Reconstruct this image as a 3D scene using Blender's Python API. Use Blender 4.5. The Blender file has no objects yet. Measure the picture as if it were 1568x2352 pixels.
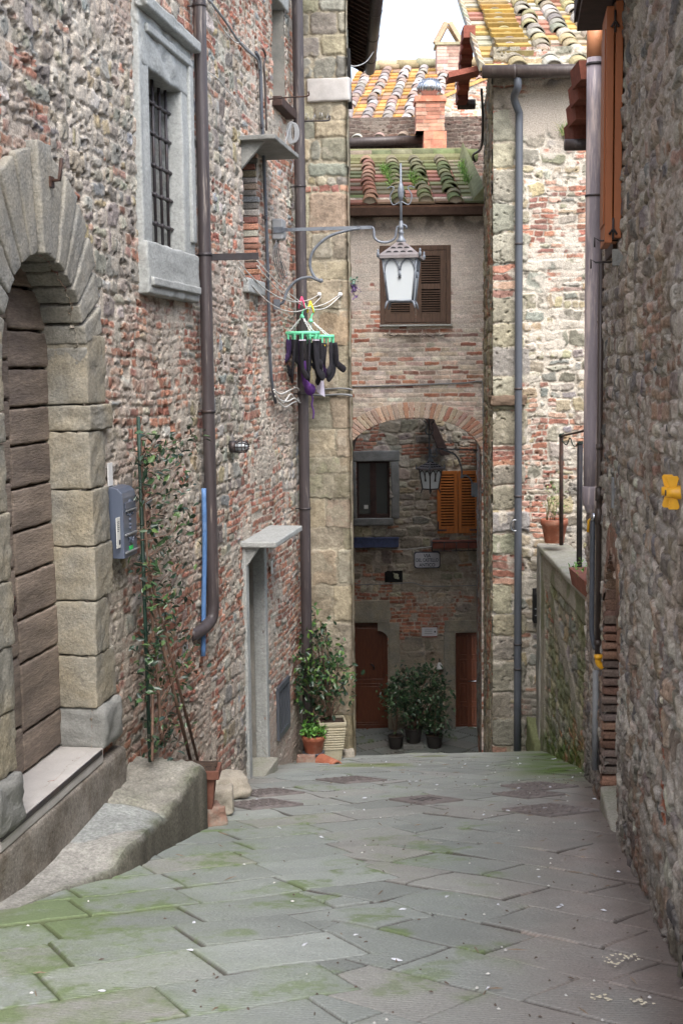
import bpy, math, random
import numpy as np
from mathutils import Vector, Matrix
rng = np.random.default_rng(7)
random.seed(7)
SC = bpy.context.scene
COL = SC.collection

# ------------------------------------------------------------------ camera
FW, FH, FPX = 1568.0, 2352.0, 3000.0
PITCH, ROLL = math.radians(-6.227), math.radians(0.68)
c_f = np.array([0, math.cos(PITCH), math.sin(PITCH)])
c_r = np.array([1.0, 0, 0])
c_u = np.cross(c_r, c_f)
cam = bpy.data.objects.new("camera", bpy.data.cameras.new("camera"))
COL.objects.link(cam)
cr_, sr_ = math.cos(ROLL), math.sin(ROLL)
rr, uu = cr_ * c_r - sr_ * c_u, sr_ * c_r + cr_ * c_u
m = Matrix.Identity(4)
for i in range(3):
    m[i][0], m[i][1], m[i][2] = rr[i], uu[i], -c_f[i]
cam.matrix_world = m
cam.data.sensor_fit = 'VERTICAL'
cam.data.sensor_height = 24.0
cam.data.lens = FPX / FH * 24.0
cam.data.clip_end = 2000.0
cam.data.clip_start = 0.05
SC.camera = cam
cam.data.dof.use_dof = True
cam.data.dof.focus_distance = 11.5
cam.data.dof.aperture_fstop = 8.0

# ------------------------------------------------------------------ world, sun, exposure
SUN_EL, SUN_AZ = math.radians(52), math.radians(170)      # azimuth clockwise from +Y
w = bpy.data.worlds.new("World")
SC.world = w
w.use_nodes = True
nt = w.node_tree
nt.nodes.clear()
sky = nt.nodes.new('ShaderNodeTexSky')
sky.sky_type = 'NISHITA'
sky.sun_disc = False
sky.sun_elevation = SUN_EL
sky.sun_rotation = SUN_AZ
sky.dust_density = 3.0
hs = nt.nodes.new('ShaderNodeHueSaturation')
hs.inputs['Saturation'].default_value = 0.68
bg = nt.nodes.new('ShaderNodeBackground')
bg.inputs['Strength'].default_value = 0.15
wo = nt.nodes.new('ShaderNodeOutputWorld')
nt.links.new(sky.outputs[0], hs.inputs['Color'])
nt.links.new(hs.outputs[0], bg.inputs['Color'])
nt.links.new(bg.outputs[0], wo.inputs['Surface'])
sl = bpy.data.lights.new("sun", 'SUN')
sl.energy = 1.15
sl.angle = math.radians(50)
sl.color = (1.0, 0.99, 0.975)
so = bpy.data.objects.new("sun", sl)
COL.objects.link(so)
sd = Vector((math.sin(SUN_AZ) * math.cos(SUN_EL), math.cos(SUN_AZ) * math.cos(SUN_EL), math.sin(SUN_EL)))
so.rotation_euler = (-sd).to_track_quat('-Z', 'Y').to_euler()
SC.view_settings.view_transform = 'Standard'
SC.view_settings.look = 'None'
SC.view_settings.exposure = 1.62
SC.view_settings.gamma = 1.0
SC.cycles.max_bounces = 6
SC.cycles.diffuse_bounces = 4
SC.cycles.use_denoising = True
SC.cycles.use_adaptive_sampling = True
SC.cycles.adaptive_threshold = 0.015

# ------------------------------------------------------------------ measuring helpers
def ray(u, v):
    x, y = u - FW / 2, FH / 2 - v
    x, y = cr_ * x + sr_ * y, -sr_ * x + cr_ * y
    d = c_f * FPX + c_r * x + c_u * y
    return d / d[1]
def P(u, v, Y):
    return ray(u, v) * Y
def gz(Y):
    Y = np.asarray(Y, float)
    z = -1.6 - .1526 * Y - .0029 * Y * Y
    z15 = -1.6 - .1526 * 15.4 - .0029 * 15.4 ** 2
    far = z15 - .315 * (Y - 15.4)
    z = np.where(Y > 15.4, far, z)
    z = np.where(Y > 15.4, np.maximum(z, -7.08), z)
    z = np.where(Y < 0, -1.6 - .1526 * Y, z)
    return z
class Wall:
    def __init__(s, o, d):
        s.o = np.array(o, float); d = np.array(d, float); s.d = d / np.linalg.norm(d)
        s.n = np.array([s.d[1], -s.d[0], 0.0])
    def uv(s, u, v, off=0):
        r = ray(u, v); oo = s.o + s.n * off
        p = r * (np.dot(oo, s.n) / np.dot(r, s.n))
        return float(np.dot(p - s.o, s.d)), float(p[2])
    def pt(s, a, off, z):
        p = s.o + s.d * a + s.n * off
        return np.array([p[0], p[1], z])
LW = Wall((-1.66, 7.5, 0), (0.15903, 1, 0))
RW = Wall((1.36, 5.22, 0), (-0.135, -1, 0))          # s runs towards the camera, normal faces the alley
def rws(Y):
    return -(Y - 5.22) * math.sqrt(1 + .135 ** 2)

def lin(r, g, b):
    f = lambda c: (c / 255 / 12.92) if c / 255 <= .04045 else ((c / 255 + .055) / 1.055) ** 2.4
    return np.array([f(r), f(g), f(b)])

# ------------------------------------------------------------------ noise
def vnoise(shape, cell, seed):
    r = np.random.default_rng(seed)
    ny, nx = shape
    gy, gx = max(2, int(ny / cell[0]) + 3), max(2, int(nx / cell[1]) + 3)
    g = r.random((gy, gx)).astype(np.float32) * 2 - 1
    yy = np.arange(ny) / cell[0]; xx = np.arange(nx) / cell[1]
    y0 = np.minimum(yy.astype(int), gy - 2); x0 = np.minimum(xx.astype(int), gx - 2)
    fy = (yy - y0).astype(np.float32); fx = (xx - x0).astype(np.float32)
    fy = fy * fy * (3 - 2 * fy); fx = fx * fx * (3 - 2 * fx)
    a = g[y0][:, x0]; b = g[y0][:, x0 + 1]; c = g[y0 + 1][:, x0]; d = g[y0 + 1][:, x0 + 1]
    fy = fy[:, None]; fx = fx[None, :]
    return (a * (1 - fx) + b * fx) * (1 - fy) + (c * (1 - fx) + d * fx) * fy
def fbm(shape, cell, seed, octv=3, per=.55):
    o = np.zeros(shape, np.float32); a = 1.0; t = 0
    for k in range(octv):
        o += a * vnoise(shape, (cell[0] / 2 ** k, cell[1] / 2 ** k), seed + 17 * k); t += a; a *= per
    return o / t * 1.6
def snoise(p, freq, seed, n=10):
    r = np.random.default_rng(seed)
    k = r.normal(size=(n, 3)); k /= np.linalg.norm(k, axis=1)[:, None]
    k *= freq * r.uniform(.6, 1.6, size=(n, 1)) * 2 * math.pi
    ph = r.uniform(0, 6.28, n)
    return np.sin(p @ k.T + ph).sum(1) / math.sqrt(n)

# ------------------------------------------------------------------ materials
def nodes(name):
    mt = bpy.data.materials.new(name); mt.use_nodes = True
    t = mt.node_tree; b = t.nodes['Principled BSDF']
    return mt, t, b
def mat(name, col, rough=.7, metal=0.0, var=.25, scale=8.0, bump=.0, bscale=60.0, col2=None, c2amt=.5, c2scale=5.0,
        stretch=(1, 1, 1), attr=False, coat=0.0, spec=.5, fine=.0, fscale=90.0, trans=0.0, hard=.12):
    mt, t, b = nodes(name)
    N, L = t.nodes, t.links
    tc = N.new('ShaderNodeTexCoord'); mp = N.new('ShaderNodeMapping')
    mp.inputs['Scale'].default_value = stretch
    L.new(tc.outputs['Object'], mp.inputs['Vector'])
    if attr:
        a = N.new('ShaderNodeAttribute'); a.attribute_name = 'Col'; base = a.outputs['Color']
    else:
        rgb = N.new('ShaderNodeRGB'); rgb.outputs[0].default_value = (*[float(x) for x in col], 1); base = rgb.outputs[0]
    def noise(sc, det=4.0, rgh=.6):
        n = N.new('ShaderNodeTexNoise'); n.inputs['Scale'].default_value = sc
        n.inputs['Detail'].default_value = det; n.inputs['Roughness'].default_value = rgh
        L.new(mp.outputs[0], n.inputs['Vector']); return n.outputs['Fac']
    def mul(base, fac, lo, hi, f0=.3, f1=.7):
        r = N.new('ShaderNodeMapRange'); r.inputs[1].default_value = f0; r.inputs[2].default_value = f1
        r.inputs[3].default_value = lo; r.inputs[4].default_value = hi
        L.new(fac, r.inputs[0])
        mx = N.new('ShaderNodeMix'); mx.data_type = 'RGBA'; mx.blend_type = 'MULTIPLY'; mx.inputs[0].default_value = 1
        L.new(base, mx.inputs[6]); L.new(r.outputs[0], mx.inputs[7]); return mx.outputs[2]
    if col2 is not None:
        f = noise(c2scale, 6.0, .65)
        r = N.new('ShaderNodeMapRange'); r.inputs[1].default_value = 1 - c2amt - hard + .0; r.inputs[2].default_value = 1 - c2amt + hard
        L.new(f, r.inputs[0])
        mx = N.new('ShaderNodeMix'); mx.data_type = 'RGBA'
        L.new(r.outputs[0], mx.inputs[0]); L.new(base, mx.inputs[6]); mx.inputs[7].default_value = (*[float(x) for x in col2], 1)
        base = mx.outputs[2]
    if var > 0: base = mul(base, noise(scale), 1 - var, 1 + var)
    if fine > 0: base = mul(base, noise(fscale, 3.0, .7), 1 - fine, 1 + fine)
    L.new(base, b.inputs['Base Color'])
    b.inputs['Roughness'].default_value = rough; b.inputs['Metallic'].default_value = metal
    b.inputs['Specular IOR Level'].default_value = spec
    if coat: b.inputs['Coat Weight'].default_value = coat
    if trans: b.inputs['Transmission Weight'].default_value = trans
    if bump > 0:
        bp = N.new('ShaderNodeBump'); bp.inputs['Strength'].default_value = min(1, bump); bp.inputs['Distance'].default_value = .004 if bump <= 1 else .009
        L.new(noise(bscale, 5.0, .65), bp.inputs['Height']); L.new(bp.outputs[0], b.inputs['Normal'])
    return mt
M = {}
M['masonry'] = mat('masonry', (1, 1, 1), .92, var=.14, scale=1.1, bump=1.5, bscale=60, attr=True, spec=.15, fine=.36, fscale=75)
M['ashlar'] = mat('ashlar', (1, 1, 1), .9, var=.12, scale=2.2, bump=1.5, bscale=40, attr=True, spec=.15, fine=.24, fscale=50)
M['roughstone'] = mat('rough_concrete', (1, 1, 1), .95, var=.16, scale=3.5, bump=1.5, bscale=42, attr=True, spec=.15, fine=.34, fscale=48)
M['sandstone'] = mat('sandstone', lin(154, 145, 126), .92, var=.2, scale=3.5, bump=1.5, bscale=50, col2=lin(138, 135, 126), c2amt=.5, c2scale=2.2, spec=.15, fine=.26, fscale=60)
M['greysand'] = mat('grey_sandstone', lin(152, 147, 135), .92, var=.2, scale=3.5, bump=1.5, bscale=50, col2=lin(132, 131, 126), c2amt=.5, c2scale=2.4, spec=.15, fine=.28, fscale=60)
M['greystone'] = mat('greystone', lin(176, 178, 175), .9, var=.16, scale=5, bump=1.5, bscale=32, col2=lin(146, 148, 145), c2amt=.47, c2scale=5, spec=.2, fine=.2, fscale=45)
M['darkstone'] = mat('darkstone', lin(134, 134, 130), .9, var=.22, scale=5, bump=1.5, bscale=40, spec=.2, fine=.15)
M['render'] = mat('rough_render', lin(140, 134, 126), .95, var=.25, scale=4, bump=1.5, bscale=45, col2=lin(112, 104, 94), c2amt=.45, c2scale=5, spec=.15, fine=.3, fscale=50)
M['brownclay'] = mat('brown_clay', lin(116, 76, 62), .85, var=.25, scale=9, bump=.4)
M['concrete'] = mat('concrete', lin(168, 164, 154), .92, var=.2, scale=3, bump=.9, bscale=70, col2=lin(132, 134, 118), c2amt=.48, c2scale=3.0, spec=.2, fine=.25, fscale=60)
M['plaster'] = mat('plaster', lin(150, 146, 138), .92, var=.2, scale=2.5, bump=.5, bscale=30, col2=lin(110, 112, 108), c2amt=.42, c2scale=2.0, spec=.2, fine=.1)
M['marble'] = mat('marble', lin(182, 178, 174), .6, var=.1, scale=6, bump=.3, bscale=50, col2=lin(170, 165, 160), c2amt=.4, c2scale=5, fine=.08)
M['olddoor'] = mat('old_door_wood', lin(140, 127, 115), .88, var=.28, scale=3, bump=1.5, bscale=30, col2=lin(104, 94, 88), c2amt=.45, c2scale=2.0, stretch=(.5, .5, 3), spec=.2, fine=.26, fscale=34)
M['wood_red'] = mat('varnished_wood', lin(94, 50, 28), .5, var=.3, scale=10, bump=.2, bscale=20, stretch=(4, 4, .5), coat=.15)
M['wood_orange'] = mat('orange_wood', lin(182, 106, 44), .5, var=.22, scale=10, stretch=(4, 4, .6), coat=.1)
M['wood_brown'] = mat('weathered_brown_wood', lin(92, 72, 60), .8, var=.35, scale=12, bump=.4, bscale=30, stretch=(4, 4, .6))
M['wood_dark'] = mat('dark_wood', lin(62, 44, 38), .8, var=.3, scale=10, bump=.4, bscale=30)
M['orange_paint'] = mat('orange_brown_paint', lin(158, 92, 52), .55, var=.12, scale=6, bump=.15, bscale=30, stretch=(3, 3, .4))
M['brown_pipe'] = mat('brown_painted_metal', lin(70, 63, 64), .45, var=.28, scale=4, col2=lin(136, 126, 118), c2amt=.36, c2scale=6, stretch=(6, 6, .35), fine=.12, hard=.05)
M['dark_pipe'] = mat('dark_brown_metal', lin(66, 56, 52), .45, var=.2, scale=6, col2=lin(92, 84, 78), c2amt=.36, c2scale=7, stretch=(5, 5, .5))
M['slate_pipe'] = mat('grey_blue_metal', lin(84, 88, 96), .45, var=.2, scale=5, col2=lin(72, 76, 82), c2amt=.45, c2scale=5, stretch=(3, 3, .5))
M['lilac_pipe'] = mat('faded_lilac_plastic', lin(152, 142, 148), .5, var=.14, scale=4, col2=lin(200, 184, 180), c2amt=.47, c2scale=4, stretch=(3, 3, .3), hard=.05, fine=.08)
M['tan_pipe'] = mat('tan_plastic', lin(205, 140, 100), .5, var=.1, scale=5)
M['rust'] = mat('rusty_iron', lin(84, 58, 46), .75, metal=.2, var=.3, scale=14, col2=lin(52, 44, 42), c2amt=.5, c2scale=12, bump=.3, bscale=80)
M['iron'] = mat('painted_iron', lin(64, 60, 62), .5, metal=.3, var=.25, scale=14, col2=lin(84, 66, 58), c2amt=.36, c2scale=10)
M['lampiron'] = mat('lamp_grey_iron', lin(124, 130, 138), .5, metal=.2, var=.2, scale=10, col2=lin(72, 76, 84), c2amt=.42, c2scale=10)
M['copper'] = mat('brown_copper_sheet', lin(128, 122, 122), .5, metal=.2, var=.25, scale=9, col2=lin(96, 84, 82), c2amt=.4, c2scale=8)
M['black'] = mat('black_gap', lin(18, 17, 17), .9, var=0)
M['room'] = mat('dark_room', lin(34, 32, 30), .95, var=.2, scale=3)
M['glass_dark'] = mat('window_glass', lin(40, 42, 38), .08, var=.2, scale=2, spec=.6)
M['frost'] = mat('frosted_glass', lin(206, 212, 214), .3, var=.08, scale=5, col2=lin(176, 184, 190), c2amt=.45, c2scale=5, hard=.3)
M['greyplastic'] = mat('grey_plastic', lin(150, 152, 154), .5, var=.08, scale=6)
M['whitecable'] = mat('white_cable', lin(205, 203, 198), .5, var=.08, scale=20)
M['greycable'] = mat('grey_cable', lin(124, 126, 128), .55, var=.15, scale=10)
M['blackcable'] = mat('black_cable', lin(44, 46, 50), .5, var=.1)
M['blue'] = mat('blue_plastic', lin(90, 128, 178), .5, var=.15, scale=7, col2=lin(120, 150, 190), c2amt=.35, c2scale=8)
M['mailgrey'] = mat('slate_blue_enamel', lin(84, 92, 108), .38, var=.07, scale=5, coat=.2)
M['white'] = mat('white_paint', lin(222, 222, 220), .6, var=.04, scale=8)
M['yellow'] = mat('yellow_paint', lin(228, 168, 38), .42, var=.14, scale=12, col2=lin(190, 130, 30), c2amt=.34, c2scale=14)
M['terracotta'] = mat('terracotta', lin(176, 106, 80), .85, var=.2, scale=9, bump=.3, bscale=60, col2=lin(192, 146, 122), c2amt=.38, c2scale=8, fine=.1)
M['redtile'] = mat('red_clay', lin(142, 88, 72), .85, var=.25, scale=9, bump=.3, col2=lin(120, 70, 58), c2amt=.42, c2scale=5)
M['cream'] = mat('cream_glaze', lin(186, 178, 154), .6, var=.16, scale=9, col2=lin(150, 140, 112), c2amt=.36, c2scale=9, bump=.2)
M['blackpot'] = mat('black_plastic', lin(58, 54, 52), .6, var=.12, scale=6)
M['soil'] = mat('soil', lin(62, 48, 38), .95, var=.4, scale=40, bump=1, bscale=90)
M['leaf'] = mat('glossy_leaf', (1, 1, 1), .32, var=.15, scale=20, attr=True, spec=.55)
M['stem'] = mat('stem_bark', lin(112, 88, 74), .85, var=.25, scale=25, bump=.4)
M['stake'] = mat('green_stake', lin(34, 58, 48), .5, var=.12, scale=12)
M['mint'] = mat('mint_plastic', lin(120, 226, 176), .4, var=.05)
M['pink'] = mat('pink_plastic', lin(232, 74, 120), .4, var=.05)
M['sunny'] = mat('sunny_yellow_plastic', lin(238, 206, 40), .4, var=.05)
M['sock'] = mat('black_knit', lin(34, 32, 38), .95, var=.25, scale=30, bump=.6, bscale=200)
M['purple'] = mat('purple_cloth', lin(82, 44, 112), .85, var=.15, scale=18)
M['lilacloth'] = mat('pale_lilac_cloth', lin(206, 198, 214), .9, var=.06, scale=14)
M['roof'] = mat('roof_clay', (1, 1, 1), .88, var=.22, scale=7, bump=.5, bscale=50, attr=True, spec=.2, fine=.2, fscale=35)
M['bluebox'] = mat('blue_enamel', lin(66, 76, 108), .6, var=.3, scale=14)
M['steel'] = mat('bright_steel', lin(170, 172, 176), .22, metal=.9, var=.1)
M['castiron'] = mat('cast_iron', lin(128, 121, 119), .75, metal=.1, var=.25, scale=12, bump=.6, bscale=70)
M['rock'] = mat('rubble_rock', lin(172, 164, 150), .9, var=.25, scale=7, bump=.8, bscale=40, fine=.18)
M['brickpiece'] = mat('loose_brick', lin(158, 124, 108), .9, var=.3, scale=12, bump=1.5, col2=lin(150, 138, 126), c2amt=.45, c2scale=14)
M['paper'] = mat('paper', lin(214, 214, 208), .8, var=.03)
M['signface'] = mat('sign_enamel', lin(196, 196, 200), .5, var=.08, scale=8)
M['ink'] = mat('dark_blue_ink', lin(34, 38, 62), .6, var=0)
M['greensticker'] = mat('green_sticker', lin(40, 190, 90), .5, var=.05)
M['grassblade'] = mat('grass_blade', (1, 1, 1), .7, var=.2, scale=20, attr=True)
M['litter'] = mat('litter', (1, 1, 1), .9, var=.1, scale=20, attr=True)

# ------------------------------------------------------------------ mesh building
LOC = {}
class MB:
    def __init__(s): s.V = []; s.F = []; s.S = []; s.C = []; s.n = 0; s.hascol = False
    def add(s, v, f, smooth=False, col=None):
        v = np.asarray(v, float).reshape(-1, 3)
        s.V.append(v); k = s.n
        s.F += [tuple(int(i) + k for i in q) for q in f]
        s.S += [smooth] * len(f)
        if col is not None: s.hascol = True
        c = np.ones((len(v), 3)) if col is None else np.broadcast_to(np.asarray(col, float), (len(v), 3))
        s.C.append(c); s.n += len(v); return s
    def hexa(s, c8, col=None):
        """c8: bottom loop 0-3 counter-clockwise, top loop 4-7"""
        return s.add(c8, [(3, 2, 1, 0), (4, 5, 6, 7), (0, 1, 5, 4), (1, 2, 6, 5), (2, 3, 7, 6), (3, 0, 4, 7)], False, col)
    def box(s, c, size, ax=None, col=None):
        c = np.asarray(c, float); h = np.asarray(size, float) / 2
        A = np.eye(3) if ax is None else np.array(ax, float)
        pts = [c + A[0] * x * h[0] + A[1] * y * h[1] + A[2] * z * h[2]
               for z in (-1, 1) for x, y in ((-1, -1), (1, -1), (1, 1), (-1, 1))]
        return s.hexa(pts, col)
    def wbox(s, W, s0, s1, o0, o1, z0, z1, col=None):
        """box in a wall's own coordinates: along, out, up"""
        a = [W.pt(x, o, z) for z in (z0, z1) for x, o in ((s0, o0), (s0, o1), (s1, o1), (s1, o0))]
        return s.hexa(a, col)
    def tube(s, pts, r, n=8, caps=True, col=None, flat=None):
        pts = np.asarray(pts, float); m_ = len(pts)
        rs = np.broadcast_to(np.asarray(r, float), (m_,))
        T = np.gradient(pts, axis=0); T /= np.maximum(np.linalg.norm(T, axis=1), 1e-9)[:, None]
        ref = np.array([0, 0, 1.0]) if abs(T[0][2]) < .9 else np.array([1.0, 0, 0])
        u = np.cross(T[0], ref); u /= np.linalg.norm(u)
        V = []
        for i in range(m_):
            u = u - T[i] * np.dot(u, T[i]); u /= max(np.linalg.norm(u), 1e-9)
            v = np.cross(T[i], u)
            for k in range(n):
                a = 2 * math.pi * k / n
                off = (u * math.cos(a) + v * math.sin(a)) * rs[i]
                if flat is not None: off = off - np.asarray(flat[0]) * np.dot(off, flat[0]) * (1 - flat[1])
                V.append(pts[i] + off)
        F = [(i * n + k, i * n + (k + 1) % n, (i + 1) * n + (k + 1) % n, (i + 1) * n + k) for i in range(m_ - 1) for k in range(n)]
        if caps: F += [tuple(range(n - 1, -1, -1)), tuple((m_ - 1) * n + k for k in range(n))]
        return s.add(V, F, True, col)
    def lathe(s, base, prof, n=20, axis=(0, 0, 1), col=None, square=False, ax0=None):
        ax = np.asarray(axis, float); ax /= np.linalg.norm(ax)
        ref = np.array([1.0, 0, 0]) if ax0 is None else np.asarray(ax0, float)
        u = ref - ax * np.dot(ref, ax); u /= np.linalg.norm(u); v = np.cross(ax, u)
        base = np.asarray(base, float); V = []
        for r, h in prof:
            for k in range(n):
                a = 2 * math.pi * (k + .5) / n
                V.append(base + ax * h + (u * math.cos(a) + v * math.sin(a)) * r)
        m_ = len(prof)
        F = [(i * n + k, i * n + (k + 1) % n, (i + 1) * n + (k + 1) % n, (i + 1) * n + k) for i in range(m_ - 1) for k in range(n)]
        F += [tuple(range(n - 1, -1, -1)), tuple((m_ - 1) * n + k for k in range(n))]
        return s.add(V, F, not square, col)
    def prism(s, poly, vec, col=None, smooth=False):
        poly = np.asarray(poly, float); n = len(poly); vec = np.asarray(vec, float)
        V = np.vstack([poly, poly + vec])
        F = [tuple(range(n - 1, -1, -1)), tuple(range(n, 2 * n))] + [(k, (k + 1) % n, n + (k + 1) % n, n + k) for k in range(n)]
        return s.add(V, F, smooth, col)
    def block(s, c8, r=.02, k=5, amp=.006, freq=6, seed=0, col=None):
        """rounded, roughened stone filling the hexahedron c8 (same order as hexa)"""
        c8 = np.asarray(c8, float)
        c8 = c8[[0, 1, 3, 2, 4, 5, 7, 6]].reshape(2, 2, 2, 3)     # z,y,x
        L = [np.linalg.norm(c8[0, 0, 1] - c8[0, 0, 0]), np.linalg.norm(c8[0, 1, 0] - c8[0, 0, 0]), np.linalg.norm(c8[1, 0, 0] - c8[0, 0, 0])]
        h = np.array([max(l, .004) / 2 for l in L]); r = min(r, h.min() * .9)
        def axis_pts(H):
            I = H - r
            return np.concatenate([np.linspace(-H, -I, 3), np.linspace(-I, I, k + 2)[1:-1], np.linspace(I, H, 3)])
        A = [axis_pts(x) for x in h]
        V = []; F = []; base = 0
        for ax in range(3):
            o = [a for a in range(3) if a != ax]
            g0, g1 = np.meshgrid(A[o[0]], A[o[1]], indexing='ij')
            for sg in (-1, 1):
                q = np.zeros(g0.shape + (3,)); q[..., o[0]] = g0; q[..., o[1]] = g1; q[..., ax] = sg * h[ax]
                n0, n1 = g0.shape; V.append(q.reshape(-1, 3))
                idx = np.arange(n0 * n1).reshape(n0, n1) + base; base += n0 * n1
                qd = np.stack([idx[:-1, :-1], idx[1:, :-1], idx[1:, 1:], idx[:-1, 1:]], -1).reshape(-1, 4)
                flip = (sg < 0) ^ (ax == 1)
                F.append(qd[:, ::-1] if flip else qd)
        V = np.vstack(V); F = np.vstack(F)
        inner = h - r; cl = np.clip(V, -inner, inner); d = V - cl; ln = np.linalg.norm(d, axis=1)
        V = cl + d / np.maximum(ln, 1e-9)[:, None] * r
        key = np.round(V, 5); _, first, inv = np.unique(key, axis=0, return_index=True, return_inverse=True)
        V = V[first]; F = inv.reshape(-1)[F]
        t = (V / h + 1) / 2
        x, y, z = t[:, 0:1], t[:, 1:2], t[:, 2:3]
        lo = (c8[0, 0, 0] * (1 - x) + c8[0, 0, 1] * x) * (1 - y) + (c8[0, 1, 0] * (1 - x) + c8[0, 1, 1] * x) * y
        hi = (c8[1, 0, 0] * (1 - x) + c8[1, 0, 1] * x) * (1 - y) + (c8[1, 1, 0] * (1 - x) + c8[1, 1, 1] * x) * y
        Wd = lo * (1 - z) + hi * z
        if amp > 0:
            cen = Wd.mean(0); dirn = Wd - cen; dirn /= np.maximum(np.linalg.norm(dirn, axis=1), 1e-9)[:, None]
            nn = snoise(Wd, freq, seed) + .5 * snoise(Wd, freq * 3.1, seed + 1)
            Wd = Wd + dirn * (nn * amp)[:, None]
        return s.add(Wd, F.tolist(), True, col)
    def build(s, name, material, parent=None, bevel=0.0, loc=None, sharp=None):
        V = np.vstack(s.V)
        if parent is not None: lo = LOC[parent.name]
        elif loc is not None: lo = np.asarray(loc, float)
        else: lo = np.array([V[:, 0].mean(), V[:, 1].mean(), V[:, 2].min()])
        me = bpy.data.meshes.new(name)
        me.from_pydata((V - lo).tolist(), [], s.F)
        me.polygons.foreach_set('use_smooth', s.S)
        if s.hascol:
            a = me.color_attributes.new('Col', 'FLOAT_COLOR', 'POINT')
            c = np.ones((len(V), 4), np.float32); c[:, :3] = np.vstack(s.C)
            a.data.foreach_set('color', c.ravel())
        me.materials.append(material); me.update()
        if sharp: me.set_sharp_from_angle(angle=math.radians(sharp))
        o = bpy.data.objects.new(name, me); COL.objects.link(o)
        if parent is not None: o.parent = parent
        if parent is None: o.location = lo.tolist()
        LOC[o.name] = lo
        if bevel > 0:
            b = o.modifiers.new('bevel', 'BEVEL'); b.width = bevel; b.segments = 2; b.limit_method = 'ANGLE'
        return o
def tag(o, label=None, cat=None, group=None, kind=None):
    if label: o['label'] = label
    if cat: o['category'] = cat
    if group: o['group'] = group
    if kind: o['kind'] = kind
    return o
def thing(name, label, cat, loc, group=None):
    o = bpy.data.objects.new(name, None); COL.objects.link(o)
    o.empty_display_size = .2
    o.location = [float(x) for x in loc]; LOC[o.name] = np.asarray(loc, float)
    return tag(o, label, cat, group)
def arc(c, a, b, t0, t1, n):
    """points c + a cos t + b sin t"""
    c, a, b = (np.asarray(x, float) for x in (c, a, b))
    return [c + a * math.cos(t) + b * math.sin(t) for t in np.linspace(t0, t1, n)]
def spline(pts, n=8):
    p = np.asarray(pts, float); p = np.vstack([2 * p[0] - p[1], p, 2 * p[-1] - p[-2]]); out = []
    for i in range(1, len(p) - 2):
        for t in np.linspace(0, 1, n, endpoint=False):
            out.append(.5 * ((2 * p[i]) + (-p[i - 1] + p[i + 1]) * t + (2 * p[i - 1] - 5 * p[i] + 4 * p[i + 1] - p[i + 2]) * t ** 2 + (-p[i - 1] + 3 * p[i] - 3 * p[i + 1] + p[i + 2]) * t ** 3))
    out.append(p[-2]); return np.array(out)
# ------------------------------------------------------------------ masonry
def pick(pal, r, jit=.10):
    c = lin(*pal[r.integers(len(pal))])
    return c * (1 + r.normal(0, jit)) * (1 + r.normal(0, .03, 3))
REDS = [(176, 122, 102), (164, 110, 92), (188, 136, 114), (156, 112, 98), (182, 130, 106), (146, 106, 94), (194, 152, 132), (186, 160, 144)]
STONES = [(168, 160, 150), (154, 150, 143), (178, 170, 156), (148, 142, 134), (184, 176, 164), (174, 160, 134), (152, 154, 154), (162, 150, 136), (134, 128, 122), (190, 184, 176), (160, 156, 146)]
def mixed(s0, s1, z0, z1, r, bp, rows=(.13, .30), sw=(.10, .42), reds=REDS, stones=STONES, gall=1.0):
    out = []; z = z0
    ph = r.uniform(0, 6.28, 6)
    fld = lambda x, y: .5 + .28 * math.sin(1.7 * x + ph[0] + 1.1 * math.sin(1.3 * y + ph[1])) + .26 * math.sin(2.3 * y + ph[2] + math.sin(.9 * x + ph[3])) + .12 * math.sin(5.1 * x + 4.3 * y + ph[4])
    while z < z1:
        rh = r.uniform(*rows); x = s0 - r.uniform(0, .3)
        while x < s1:
            f = fld(x, z) + r.normal(0, .16)
            th = bp(x, z)
            if f < th:
                wd = r.uniform(.22, .75); n = max(1, round(rh / .066)); ch = rh / n
                for k in range(n):
                    bx = x + r.uniform(-.03, .03)
                    while bx < x + wd - .02:
                        bw = min(r.choice([.11, .13, .17, .22, .25]) * r.uniform(.85, 1.15), x + wd - bx + .02)
                        q = r.random()
                        if q < .80: out.append((bx, bx + bw, z + k * ch, z + (k + 1) * ch, 'b', pick(reds, r)))
                        elif q < .93: out.append((bx, bx + bw, z + k * ch, z + (k + 1) * ch, 's', pick(stones, r)))
                        bx += bw
            else:
                wd = r.uniform(*sw) * (1.0 if rh > .18 else 1.15); q = r.random()
                if q < .45 or rh < .15: out.append((x, x + wd, z, z + rh, 's', pick(stones, r)))
                elif q < .75:
                    c = r.uniform(.35, .65) * rh; sp = r.uniform(.35, .65) * wd
                    if r.random() < .5 and wd > .2:
                        out += [(x, x + sp, z, z + c, 's', pick(stones, r)), (x + sp, x + wd, z, z + c, 's', pick(stones, r))]
                    else: out.append((x, x + wd, z, z + c, 's', pick(stones, r)))
                    out.append((x, x + wd, z + c, z + rh, 's', pick(stones, r)))
                elif q < .9:
                    c = rh - .062; out.append((x, x + wd, z, z + c, 's', pick(stones, r)))
                    out.append((x, x + min(wd, .24), z + c, z + rh, 'b', pick(reds, r)))
                else:
                    n = 3
                    for k in range(n): out.append((x + wd * k / n, x + wd * (k + 1) / n, z, z + rh * r.uniform(.6, 1), 's', pick(stones, r)))
            x += wd
        z += rh
    n = int(gall * (s1 - s0) * (z1 - z0) * 22)
    pre = []
    for _ in range(n):
        x, y, a, b = r.uniform(s0, s1), r.uniform(z0, z1), r.uniform(.02, .06), r.uniform(.015, .04)
        pre.append((x, x + a, y, y + b, 'g', pick(reds if r.random() < .35 else stones, r)))
    return pre + out
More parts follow.
